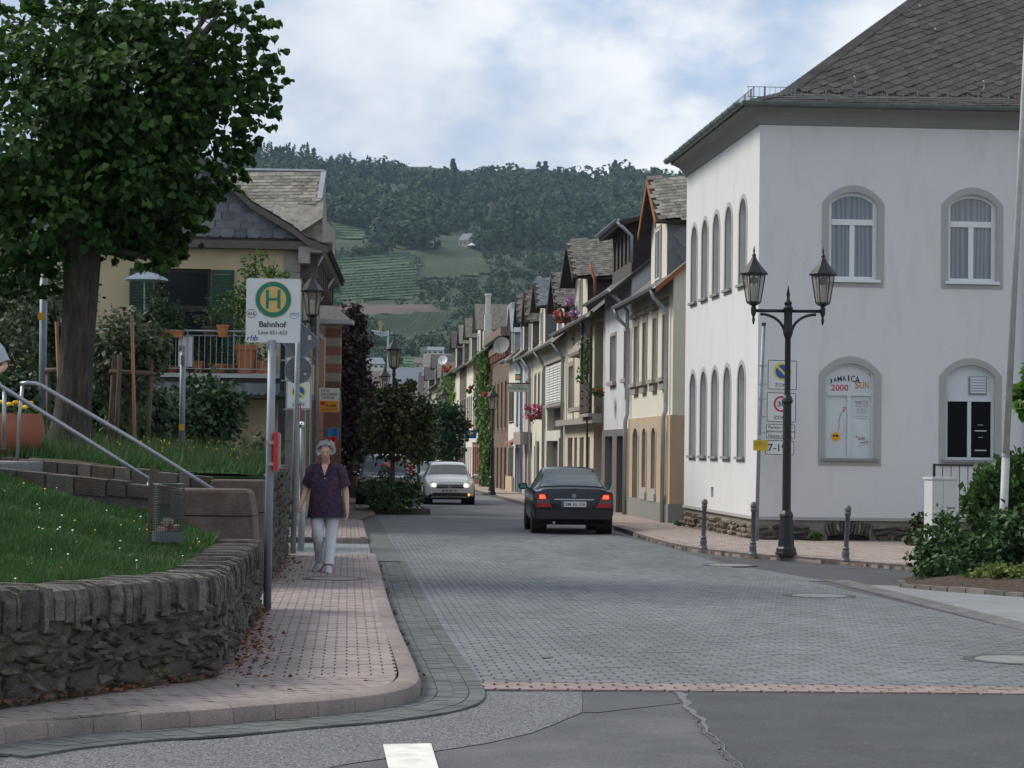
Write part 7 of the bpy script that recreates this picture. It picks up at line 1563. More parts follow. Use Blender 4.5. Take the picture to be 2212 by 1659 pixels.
for x,z,tx,w in((-.05,.05,'G 150 St',.16),(-.05,.0,'3 | 67',.12),(.06,0,'71',.05),(-.06,-.05,'7',.02)):text(F,tx,x,z,w,.028,.014,.0,b)
b.build('lettering',c_blk,pl); b=MB(); q=camF(1640,945,yp-.10); b.fbox(q,-.025,.025,-.03,.03,0,.01); rp=b.build('marker_tab',c_wht,t); text(q,'R',0,0,None,.04,.012,.01).build('lettering',c_blk,rp)
F=camF(711,864,60.0); s6=FPX/60; t=thing('shop_sign','white and orange photo shop sign reading Foto Drogerie Castor','shop sign',F.o); w,h=21.5/s6,26/s6; pl=plate(F,-w,w,-h,h,.10,c_wht,t,r_=.02,c=-.10); plate(F,-w+.01,w-.01,-h+.01,-.02,.004,M('sign_orange',(.70,.30,.02),.5,0,1,0),pl,'orange_panel',.01)
b=MB()
for k,tx in enumerate(('FOTO','DROGERIE','CASTOR')):text(F,tx,(-.10,0,-.03)[k],.25-k*.095,(.24,.44,.36)[k],.065,.003,.02,b)
text(F,'Kodak',.07,-.15,.30,.085,.006,.02,b); b.build('lettering',c_blk,pl); text(F,'PRODUKTE',.03,-.26,.42,.06,.006,.012).build('lettering',c_red,pl); b=MB(); b.fbox(F,-.24,-.10,-.14,-.05,.005,.007); b.build('logo',c_red,pl)
b=MB(); b.tube([F.p(-w,.1,-.05),F.p(-w-.5,.1,-.05)],.02,6); b.build('bracket',m_steel,t)
for px,py,y,w,h,mt,lab,tx in((718,940,59.5,14,14,M('flag_blue',(.03,.20,.42),.7,.05,3,0),'small blue flag hanging from the shop front',None),(716,958,58.5,11,14,c_red,'small red ice cream flag hanging before the blue one','Eis')):
    F=camF(px,py,y); s6=FPX/y; t=thing('shop_flag',lab,'flag',F.o); b=MB(); n=8
    b.add([F.p((-1+2*k/n)*w/s6,z*h/s6+.03*k/n,.03*math.sin(k*1.1))for k in range(n+1)for z in(-1,1)],[(2*k,2*k+2,2*k+3,2*k+1)for k in range(n)]); b.build('cloth',mt,t); b=MB(); b.tube([F.p(-w/s6-.4,-.1+h/s6,0),F.p(w/s6,h/s6+.03,0)],.012,6); b.build('pole',m_steel,t)
    if tx:b=MB(); text(F,'Eis',0,.02,.2,.12,.045,.01,b); b.build('lettering',c_wht,t)
yi=yr(1119,-1.6); F=camF(1119,838,yi); si=FPX/yi; t=thing('inn_sign','cream scrolled hanging sign of the restaurant Orient-Express on the right row','shop sign',F.o); pl=plate(F,-21/si,21/si,-8.5/si,8.5/si,.06,M('sign_cream',(.52,.54,.45),.6,.06,4,0),t,r_=.08,c=-.06)
b=MB(); text(F,'Restaurant',0,.09,.40,.07,.004,.006,b); text(F,'Orient-Express',0,-.03,.72,.13,.004,.01,b); b.build('lettering',c_hgrn,pl); b=MB(); b.tube([F.p(-24/si,10/si,-.03),F.p(26/si,10/si,-.03)],.025,6); b.build('bracket',m_iron,t); pb=plate(camF(1119,815,yi),-6/si,6/si,-7/si,7/si,.15,c_hgrn,t,'beer_sign',.02); Fq=camF(1119,815,yi-.155); b=MB(); b.disc(Fq,0,0,.09,0,.01,16); b.build('emblem',c_hyel,pb)
yi=yr(1016,-1.5); F=camF(1017,938,yi); si=FPX/yi; t=thing('shop_sign','blue shop sign with yellow emblem far down the right row','shop sign',F.o); pl=plate(F,-12/si,12/si,-9/si,9/si,.08,c_blue,t,r_=.02,c=-.08); b=MB(); b.disc(F,0,.06,.12,0,.01,16); b.build('emblem',c_yel,pl)
def dish(label,px,py,y,r_,mat,turn):
    c=P(px,py,y); t=thing('satellite_dish',label,'satellite dish',c); d=Vector((math.sin(turn),-math.cos(turn),.35)).normalized(); u=d.cross(Vector((0,0,1))).normalized(); v=u.cross(d); b=MB(); vs=[]; n=24
    for k in range(5):
        q=k/4
        for j in range(n):g=2*math.pi*j/n; vs.append(c+(u*math.cos(g)+v*math.sin(g))*r_*q+d*(.18*r_*q*q))
    b.add(vs,[(k*n+j,k*n+(j+1)%n,(k+1)*n+(j+1)%n,(k+1)*n+j)for k in range(4)for j in range(n)]); b.build('reflector',mat,t,smooth=True); b=MB(); b.tube([c-v*r_*.9+d*.1,c+d*r_*.9-v*.1],.015,5); b.lathe([(.03,-.04),(.04,.04)],c+d*r_*.9-v*.1,8); b.build('feed_arm',m_steel,t); b=MB(); b.tube([c-d*.02,c-d*.5+Vector((.3,0,-.2))],.025,6); b.build('bracket',m_steel,t)
dish('large grey satellite dish on the brown brick house',1084,747,yr(1084,-.7),.42,m_corn,R(-25)); dish('white satellite dish above the vine on the far yellow house',957,778,yr(957,-.6),.40,c_wht,R(-20))
yc=36.2; sC=FPX/yc; cx0,cx1=P(2014,1100,yc).x,P(2090,1100,yc).x; zt=P(2050,1031,yc).z; g0=gz(yc)+.1; t=thing('utility_cabinet','pale grey street utility cabinet behind the rose bush','cabinet',((cx0+cx1)/2,yc,g0)); m_cab=M('cabinet_grey',(.50,.53,.53),.6,.06,3,.05)
Fc=Fr((cx0,yc,g0),Vector((1,.25,0)).normalized(),(0,0,1)); Fc.n=Vector((.25,-1,0)).normalized(); hh_=zt-g0; wd=(cx1-cx0)*.75
b=MB(); b.fbox(Fc,0,wd,.02,hh_-.04,-.32,0); b.build('body',m_cab,t); b=MB(); b.fbox(Fc,-.02,wd+.02,hh_-.04,hh_,-.34,.02); b.build('lid',m_cab,t)
for a0,a1 in((.015,wd*.42),(wd*.44,wd-.015)):b=MB(); b.fbox(Fc,a0,a1,.06,hh_-.06,.001,.012); b.build('door',m_cab,t)
b=MB(); b.fbox(Fc,wd*.40,wd*.43,hh_*.45,hh_*.58,.012,.03); b.build('handle',m_corn,t)
yq=39.6; t=thing('iron_railing','black iron railing before the white house beside the cabinet','railing',P(2020,1130,yq)); zt=P(2020,1004,yq).z; x0=P(2018,1004,yq).x; b=MB(); b.tube([(x0,yq,zt),(x0+4,yq+.2,zt)],.02,6); b.build('top_rail',m_iron,t); b=MB(); b.tube([(x0,yq,zt-.95),(x0+4,yq+.2,zt-.95)],.014,6); b.build('bottom_rail',m_iron,t); b=MB(); b.tube([(x0,yq,zt+.02),(x0,yq,gz(yq)+.05)],.026,8); b.build('post',m_iron,t)
for k in range(1,26):b=MB(); b.tube([(x0+k*.155,yq+.0078*k,zt),(x0+k*.155,yq+.0078*k,zt-.95)],.008,5); b.build('bar',m_iron,t)
yf=32.5; p0,p1,p2=P(2163,1150,yf),P(2173,985,yf),P(2212,200,yf); p0.z=gz(yf); t=thing('leaning_pole','tall pale pole leaning slightly beside the white house','pole',p0); m_pole=M('pale_pole',(.42,.43,.42),.55,.12,5,.1,40,stain=(.25,.24,.22),stain_amt=.4,stain_scale=3); b=MB(); b.tube([p0,p1],.060,14); b.build('sleeve',m_pole,t,smooth=True); b=MB(); b.tube([p1-(p2-p1)*.02,p2,p2+(p2-p1)*.35],[.050,.043,.036],14); b.build('shaft',m_pole,t,smooth=True); b=MB(); b.tube([p1+Vector((-.01,0,-.02)),p1+Vector((.005,0,.02))],.066,14); b.build('collar',m_galv,t)
# ================================================================== vehicles
c_tyre=M('tyre',(.018,.018,.019),.85,.1,9,.2); c_rim=M('wheel_rim',(.32,.33,.34),.35,.05,5,0,metal=.8); c_blacktrim=M('black_trim',(.015,.015,.017),.55,.05,5,0); c_glassr=glass('car_glass',(.10,.125,.135),.04,.7); c_chrome=M('chrome',(.75,.76,.78),.15,0,1,0,metal=1)
c_tail=M('tail_red',(.35,.012,.015),.3,0,1,0); c_brake=M('brake_lit',(.9,.05,.03),.4,0,1,0,emis=(1,.10,.05),estr=1.2); c_head=M('headlamp_lit',(.9,.85,.7),.2,0,1,0,emis=(1,.90,.70),estr=2.2); c_lens=M('lamp_lens',(.42,.44,.46),.12,0,1,0,metal=.4); c_amber=M('amber_lamp',(.75,.25,.03),.3,0,1,0,emis=(1,.4,.05),estr=1.0); c_smoke=M('smoked_lens',(.12,.09,.085),.25,0,1,0)
def car(name,label,st,paint,wheels,wr_,glass_y,cat='car',bpillar=None,bumper_z=.50,trim=c_blacktrim,gm=None):
    """st: stations (y, zb, zs, ws, zr, wr) rear to front; local frame, rear at y=0, wheels on z=0"""
    t=thing(name,label,cat,(0,0,0)); A=np.array(st); L_=A[-1,0]; ys=sorted(set([float(q)for q in A[:,0]]+[float(q)for q in np.linspace(A[0,0],L_,44)])); I=np.stack([np.interp(ys,A[:,0],A[:,k])for k in range(6)],1)
    for k in range(1,6):
        v=I[:,k].copy(); v[1:-1]=.25*v[:-2]+.5*v[1:-1]+.25*v[2:]; I[:,k]=v
    def sec(r):
        y,zb,zs,ws,zr,w=r; e_=(w,zr-.04)
        lp=lambda f:(ws*.95+(e_[0]-ws*.95)*f,zs+.015+(e_[1]-zs-.015)*f)
        return[(0,zb),(ws*.82,zb),(ws*.95,zb+.05),(ws*.995,zb+.16),(ws,(zb+zs)/2),(ws*.992,zs-.06),(ws*.96,zs),lp(.04),lp(.5),lp(.94),(e_[0]-.03,zr-.012),(e_[0]*.8,zr+.004),(e_[0]*.4,zr+.016),(0,zr+.02)]
    S=[sec(r)for r in I]; K=len(S[0]); parts={}
    def put(nm,vs,fs):parts.setdefault(nm,MB()).add(vs,fs)
    g=glass_y
    for i in range(len(ys)-1):
        ym=(ys[i]+ys[i+1])/2; hgt=(I[i,4]-I[i,2]+I[i+1,4]-I[i+1,2])/2
        for k in range(K-1):
            nm='body'
            if k>=10 and g[0]<ym<g[1]:nm='rear_window'
            elif k>=10 and g[2]<ym<g[3]:nm='windscreen'
            elif k in(7,8)and hgt>.16 and g[0]+.12<ym<g[3]-.06 and not(bpillar and abs(ym-bpillar)<.06):nm='side_window'
            elif k==1:nm='sill_trim'
            for sg in(-1,1):
                q=[(sg*S[i][k][0],ys[i],S[i][k][1]),(sg*S[i][k+1][0],ys[i],S[i][k+1][1]),(sg*S[i+1][k+1][0],ys[i+1],S[i+1][k+1][1]),(sg*S[i+1][k][0],ys[i+1],S[i+1][k][1])]
                put(nm,q,[(0,1,2,3)]if sg>0 else[(3,2,1,0)])
    for i,y in((0,ys[0]),(len(ys)-1,ys[-1])):
        for k in range(K-1):
            a,c=S[i][k],S[i][k+1]; put('bumper' if(a[1]+c[1])/2<bumper_z else 'body',[(a[0],y,a[1]),(c[0],y,c[1]),(-c[0],y,c[1]),(-a[0],y,a[1])],[(0,1,2,3)]if i==0 else[(3,2,1,0)])
    mats=dict(body=paint,bumper=trim,sill_trim=trim,rear_window=c_glassr,windscreen=gm or c_glassr,side_window=gm or c_glassr)
    for nm,b in parts.items():
        import bmesh as bm_
        if nm=='side_window':
            for sg in(-1,1):
                q=MB();
                for f in b.f:
                    vs=[b.v[j]for j in f]
                    if sum(v[0]for v in vs)*sg>0:q.add(vs,[(0,1,2,3)])
                me,o=q.mesh(nm,mats[nm],True); weld(me); link(nm,me,o,t)
            continue
        me,o=b.mesh(nm,mats[nm],True); weld(me); smooth_by_angle(me,40); link(nm,me,o,t)
    track=max(A[:,3])-.11
    for y in wheels:
        for sg in(-1,1):
            c=Vector((sg*track,y,wr_)); prof=[(.0,-.09),(wr_*.62,-.095),(wr_*.93,-.10),(wr_,-.07),(wr_,.07),(wr_*.93,.10),(wr_*.66,.10)]
            def rot(b_):b_.v=[(c.x+sg*(q[2]),c.y+q[0],c.z+q[1])for q in b_.v]
            b=MB(); b.lathe(prof,(0,0,0),24); rot(b); w=b.build('wheel',c_tyre,t,smooth=True,sharp=40)
            b=MB(); b.lathe([(.02,.07),(wr_*.3,.085),(wr_*.6,.08),(wr_*.66,.101)],(0,0,0),20); rot(b); b.build('rim',c_rim,w,smooth=True,sharp=40)
            b=MB(); b.lathe([(.01,-.2),(wr_*1.14,-.2),(wr_*1.14,.118),(.01,.118)],(0,0,0),24); b.v=[(c.x+sg*(q[2]-.005),c.y+q[0],c.z+q[1]+.02)for q in b.v]; b.build('wheel_arch',c_blacktrim,t)
    return t
def weld(me):
    bm=bmesh.new(); bm.from_mesh(me); bmesh.ops.remove_doubles(bm,verts=bm.verts,dist=.0008); bmesh.ops.recalc_face_normals(bm,faces=bm.faces); bm.to_mesh(me); bm.free()
    for p in me.polygons:p.use_smooth=True
def mirrors(t,y,x,z,mat,lens=None):
    for sg in(-1,1):
        b=MB(); c=Vector((sg*(x+.10),y,z)); b.lathe([(.02,-.075),(.075,-.06),(.09,0),(.08,.06),(.02,.075)],(0,0,0),12); b.v=[(c.x+q[0]*1.15,c.y+q[1]*.7,c.z+q[2])for q in b.v]; m_=b.build('mirror',mat,t,smooth=True)
        b=MB(); b.box((sg*(x+.01),y+.01,z-.03),(.08,.05,.03)); b.build('mirror_foot',c_blacktrim,m_)
        if lens:b=MB(); b.box((c.x,y-.065,z),(.14,.006,.10)); b.build('mirror_glass',lens,m_)
def plateF(y,z,sgn):return Fr((0,y,z),Vector((1 if sgn<0 else-1,0,0)),(0,0,1),Vector((0,sgn,0)))
def number_plate(t,y,z,sgn,txt):
    F=plateF(y,z,sgn); p=plate(F,-.26,.26,-.057,.057,.008,c_wht,t,'number_plate',.01); b=MB(); b.fbox(F,-.258,-.215,-.054,.054,.008,.010); b.build('country_band',c_blue,p); text(F,txt,.02,0,.43,.07,.0105,.012).build('plate_lettering',c_blk,p)
m_navy=M('navy_paint',(.006,.008,.017),.22,.02,2,0,spec=.35,coat=.15); c_glassd=glass('car_glass_dark',(.04,.05,.055),.05,.5)
W202=[(0,.36,.72,.78,.80,.68),(.03,.33,.84,.83,.92,.70),(.10,.28,.90,.85,.965,.71),(.45,.24,.915,.86,.985,.715),(.82,.22,.92,.86,.995,.71),(1.22,.22,.925,.86,1.30,.60),(1.42,.22,.93,.86,1.385,.575),(1.9,.22,.93,.86,1.42,.575),(2.5,.22,.925,.86,1.40,.575),(2.72,.22,.92,.86,1.345,.59),(3.34,.22,.915,.86,.985,.70),(3.9,.23,.87,.855,.93,.71),(4.35,.26,.78,.83,.82,.70),(4.46,.33,.68,.76,.72,.62),(4.49,.38,.62,.70,.64,.55)]
mc=car('saloon_car','dark blue saloon car driving away with its brake lights on',W202,m_navy,(.80,3.50),.31,(.84,1.24,2.74,3.32),bpillar=2.05,bumper_z=.52)
Fb_=plateF(-.004,0,-1)
b=MB(); b.add([Fb_.p(x,z,c)for c in(.0,.05)for x,z in rrect(-.80,.80,.34,.545,.05)],[tuple(range(20,40))]+[(k,(k+1)%20,20+(k+1)%20,20+k)for k in range(20)]); b.build('rear_bumper',c_blacktrim,mc,smooth=False); b=MB(); b.fbox(Fb_,-.80,.80,.535,.55,.0,.056); b.build('bumper_strip',m_navy,mc)
for sg in(-1,1):
    q=lambda pts:[Fb_.p(sg*x,z,.004)for x,z in pts]; o_=Vector((0,-.02,0))
    b=MB(); b.prism(q([(.46,.585),(.79,.585),(.795,.67),(.51,.67)]),o_); r1=b.build('tail_lamp',c_tail,mc); b=MB(); b.prism(q([(.51,.673),(.795,.673),(.795,.745),(.555,.745)]),o_); b.build('indicator_lens',c_smoke,r1); b=MB(); b.prism(q([(.555,.748),(.795,.748),(.79,.87),(.62,.87)]),o_); b.build('tail_lens',c_tail,r1); b=MB(); b.prism(q([(.60,.77),(.74,.77),(.735,.85),(.63,.85)]),o_*1.3); b.build('brake_lamp',c_brake,r1)
number_plate(mc,-.02,.655,-1,'SIM AE 376'); b=MB(); b.fbox(Fb_,-.42,.42,.745,.765,.0,.02); b.build('lid_handle_strip',c_chrome,mc)
F=plateF(-.012,.835,-1); b=MB(); b.disc(F,0,0,.042,0,.012,24,r1=.035)
for k in range(3):g=math.pi/2+2.094*k; b.add([F.p(r*math.cos(a),r*math.sin(a),.012)for r,a in((.036,g),(.009,g+1.05),(0,g),(.009,g-1.05))],[(0,1,2,3)])
b.build('emblem',c_chrome,mc); mirrors(mc,2.95,.84,.98,c_blacktrim,M('mirror_green_reflection',(.06,.20,.20),.1,0,1,0)); b=MB(); b.tube([(-.42,.0,.26),(-.42,.5,.26)],.03,10); b.build('exhaust',c_rim,mc)  # greenish reflection in the mirror glass is put into its base colour
b=MB(); b.box((0,2.2,.30),(1.3,3.4,.2)); b.build('underbody',c_blacktrim,mc)
for sg in(-1,1):b=MB(); b.box((sg*.36,1.75,1.05),(.46,.14,.5)); b.lathe([(.10,1.28),(.12,1.36),(.08,1.42)],(sg*.36,1.75,-.12),10); b.build('seat',c_blacktrim,mc)
p=(G(1165,1154)+G(1303,1157))/2; place(mc,Vector((p.x+.05,p.y-.1,gz(p.y))),.045)
m_wcar=M('white_paint',(.66,.67,.64),.22,.02,2,0,spec=.5,coat=.5)
GOLF=[(0,.38,.86,.80,1.0,.62),(.08,.32,.92,.85,1.22,.60),(.35,.26,.94,.88,1.38,.57),(.9,.22,.94,.885,1.455,.585),(1.6,.2,.94,.89,1.48,.60),(2.2,.2,.93,.89,1.46,.60),(2.5,.2,.925,.89,1.40,.62),(3.22,.2,.92,.88,1.03,.72),(3.6,.22,.87,.87,.965,.71),(3.95,.24,.80,.85,.875,.69),(4.12,.27,.73,.80,.77,.62),(4.20,.34,.62,.70,.64,.52)]
gf=car('hatchback_car','white hatchback coming up the street with headlamps on',GOLF,m_wcar,(.82,3.38),.315,(.10,.45,2.55,3.18),bpillar=1.7,bumper_z=.0,gm=c_glassd)
F=plateF(4.19,0,1)
for sg in(-1,1):
    q=lambda pts,c=.0:[F.p(sg*x,z,c)for x,z in pts]
    b=MB(); b.prism([Vector((sg*x,y,z))for x,y,z in((.45,4.16,.60),(.80,4.02,.62),(.82,3.96,.76),(.62,4.09,.78),(.47,4.14,.70))],(0,.03,0)); h_=b.build('headlamp',c_lens,gf); b=MB(); b.disc(Fr((sg*.56,4.175,.675),(-1,0,0),(0,0,1),(0,1,0)),0,0,.075,0,.02,20); b.build('lit_bulb',c_head,h_)
b=MB(); b.prism([F.p(x,z,-.03)for x,z in((-.46,.59),(.46,.59),(.47,.715),(-.47,.715))],(0,.06,0)); gr=b.build('grille',c_blacktrim,gf); b=MB(); b.fbox(F,-.46,.46,.655,.67,.031,.038); b.build('grille_strip',c_chrome,gr)
b=MB(); b.prism([F.p(x,z,-.02)for x,z in rrect(-.62,.62,.315,.425,.045)],(0,.05,0)); b.build('air_intake',c_blacktrim,gf); b=MB(); b.disc(Fr((-.66,4.15,.36),(-1,0,0),(0,0,1),(0,1,0)),0,0,.045,0,.05,16); b.build('fog_lamp',c_amber,gf)
number_plate(gf,4.215,.50,1,'SIM MM 789'); Fe=plateF(4.222,.662,1); b=MB(); b.disc(Fe,0,0,.066,.0,.015,28,r1=.055)
for pts in(((-.045,.035),(-.012,-.0),(.012,-.0),(.045,.035)),((-.05,.02),(-.022,-.05),(0,-.01),(.022,-.05),(.05,.02))):b.tube([Fe.p(x,z,.015)for x,z in pts],.006,5)
b.build('emblem',c_chrome,gf); mirrors(gf,2.95,.87,1.0,m_wcar); b=MB(); b.box((0,2.1,.28),(1.3,3.2,.2)); b.build('underbody',c_blacktrim,gf)
for sg in(-1,1):b=MB(); b.lathe([(.10,.8),(.20,.9),(.17,1.08),(.07,1.13),(.09,1.18),(.10,1.26),(.06,1.33)],(sg*.36,2.15,0),12); b.build('seat_shape',c_blacktrim,gf)
p=(G(925,1091)+G(1010,1091))/2; place(gf,Vector((p.x-.25,p.y+4.1,gz(p.y))),math.pi+math.atan(.075))
SUV=[(0,.45,1.0,.78,1.3,.62),(.1,.4,1.02,.84,1.55,.62),(.5,.34,1.03,.88,1.70,.62),(1.6,.3,1.03,.89,1.74,.63),(2.4,.3,1.02,.89,1.70,.63),(2.75,.3,1.02,.89,1.62,.64),(3.35,.3,1.0,.88,1.10,.74),(3.9,.32,.97,.87,1.06,.74),(4.3,.36,.90,.84,.98,.70),(4.42,.42,.82,.78,.86,.64)]
m_black=M('black_paint',(.012,.013,.016),.2,.02,2,0,coat=.6); m_silv=M('silver_blue_paint',(.10,.12,.15),.25,.02,2,0,metal=.4,coat=.5); m_grey2=M('grey_paint',(.20,.21,.22),.25,.02,2,0,metal=.5,coat=.5)
def parked(name,label,st,paint,wheels,wr_,gl,px,py,rz,front=True,plate_txt=None,mirr=True):
    t=car(name,label,st,paint,wheels,wr_,gl,bumper_z=.3,gm=c_glassd); L_=st[-1][0]
    F=plateF(L_-.02,0,1)
    for sg in(-1,1):
        z=st[-2][2]; b=MB(); b.prism([F.p(sg*x,zz,-.03)for x,zz in((.44,z-.13),(.72,z-.12),(.76,z+.0),(.5,z+.01))],(0,.045,0)); b.build('headlamp',c_lens,t)
        b=MB(); b.box((sg*.66,.02,st[1][2]-.12),(.2,.06,.28)); b.build('tail_lamp',c_tail,t)
    b=MB(); b.prism([F.p(x,zz,-.02)for x,zz in((-.42,st[-2][2]-.14),(.42,st[-2][2]-.14),(.42,st[-2][2]-.02),(-.42,st[-2][2]-.02))],(0,.035,0)); b.build('grille',c_chrome if 'SUV' in name or 'suv' in name else c_blacktrim,t)
    b=MB(); b.prism([F.p(x,zz,-.02)for x,zz in rrect(-.66,.66,st[-1][1]-.02,st[-1][1]+.12,.04)],(0,.03,0)); b.build('air_intake',c_blacktrim,t)
    if mirr:mirrors(t,st[-4][0]-.35,max(q[3]for q in st),st[-4][2]+.08,paint)
    number_plate(t,L_+.01,st[-1][1]+.2,1,'SIM HK 52'); p=G(px,py); place(t,Vector((p.x,p.y+(L_ if abs(rz)>1.5 else 0),gz(p.y))),rz); return t
parked('parked_suv','black off-road car parked behind the planting island',SUV,m_black,(.85,3.5),.36,(.12,.5,2.78,3.32),818,1098,math.pi+.03)
parked('following_car','grey blue car following behind the white hatchback',GOLF,m_silv,(.82,3.38),.315,(.10,.45,2.55,3.18),922,1062,math.pi+.07)
parked('parked_car','small dark blue car parked far down the left side',GOLF,m_navy,(.82,3.38),.315,(.10,.45,2.55,3.18),771,1026,math.pi+.05,mirr=False)
parked('parked_car','silver car parked farther along the left kerb',GOLF,m_grey2,(.82,3.38),.315,(.10,.45,2.55,3.18),752,1010,math.pi+.05,mirr=False)
# ================================================================== people
m_skin=M('skin',(.60,.36,.27),.55,.12,12,.1,60,col2=(.55,.32,.235)); m_hair=M('grey_hair',(.44,.43,.42),.7,.3,25,.8,60,col2=(.28,.27,.265)); m_jean=M('white_trousers',(.62,.63,.68),.85,.06,6,.4,14); m_shoe=M('trainer_grey',(.42,.43,.45),.7,.1,20,.1); m_sole=M('trainer_red',(.32,.03,.05),.7,.1,10,.1); m_eye=M('eye_dark',(.03,.025,.025),.4,0,1,0); m_lip=M('lip',(.34,.12,.10),.5,0,1,0)
def shirt_mat():
    m=M('patterned_shirt',(.045,.028,.075),.85,0,4,.3,18); nt=m.node_tree; b=nt.nodes['Principled BSDF']; N=nt.nodes.new; L=nt.links.new; tc=N('ShaderNodeTexCoord'); v=N('ShaderNodeTexVoronoi'); v.inputs['Scale'].default_value=34; L(tc.outputs['Object'],v.inputs['Vector'])
    r=N('ShaderNodeValToRGB'); r.color_ramp.interpolation='CONSTANT'; e=r.color_ramp.elements; e[0].color=(.026,.017,.042,1); e[1].position=.40; e[1].color=(.060,.020,.030,1)
    for p_,c_ in((.62,(.026,.030,.080,1)),(.78,(.110,.028,.030,1)),(.88,(.045,.028,.07,1))):q=e.new(p_); q.color=c_
    s=N('ShaderNodeSeparateColor'); L(v.outputs['Color'],s.inputs[0]); L(s.outputs[0],r.inputs[0]); L(r.outputs[0],b.inputs['Base Color']); return m
m_shirt=shirt_mat()
def skin_mesh(name,verts,edges,radii,root,sub=2):
    me=bpy.data.meshes.new(name); me.from_pydata([tuple(v)for v in verts],edges,[]); ob=bpy.data.objects.new(name,me); COL.objects.link(ob)
    sk=ob.modifiers.new('skin','SKIN'); sk.use_smooth_shade=True; ss=ob.modifiers.new('sub','SUBSURF'); ss.levels=sub; ss.render_levels=sub
    for k,r_ in enumerate(radii):sv=me.skin_vertices[0].data[k]; sv.radius=(r_,r_)if not isinstance(r_,tuple)else r_; sv.use_root=(k==root)
    dg=bpy.context.evaluated_depsgraph_get(); out=bpy.data.meshes.new_from_object(ob.evaluated_get(dg)); bpy.data.objects.remove(ob); bpy.data.meshes.remove(me); return out
def loft(rings,n=20,closed=True,wr=0.0,seed=0):
    """rings: (centre, rx, ry) ellipses; returns an MB"""
    b=MB(); vs=[]
    for k,(c,rx,ry)in enumerate(rings):
        for j in range(n):
            g=2*math.pi*j/n; f=1+wr*(math.sin(3*g+k*1.7+seed)*.6+math.sin(7*g-k*2.3+seed)*.4); vs.append((c[0]+rx*f*math.cos(g),c[1]+ry*f*math.sin(g),c[2]))
    fs=[(k*n+j,k*n+(j+1)%n,(k+1)*n+(j+1)%n,(k+1)*n+j)for k in range(len(rings)-1)for j in range(n)]
    if closed:fs+=[tuple(range(n-1,-1,-1)),tuple(range((len(rings)-1)*n,len(rings)*n))]
    b.add(vs,fs); return b
def tube_limb(pts,rs,n=14,wr=.0,seed=0):
    b=MB(); b.tube(pts,rs,n); return b
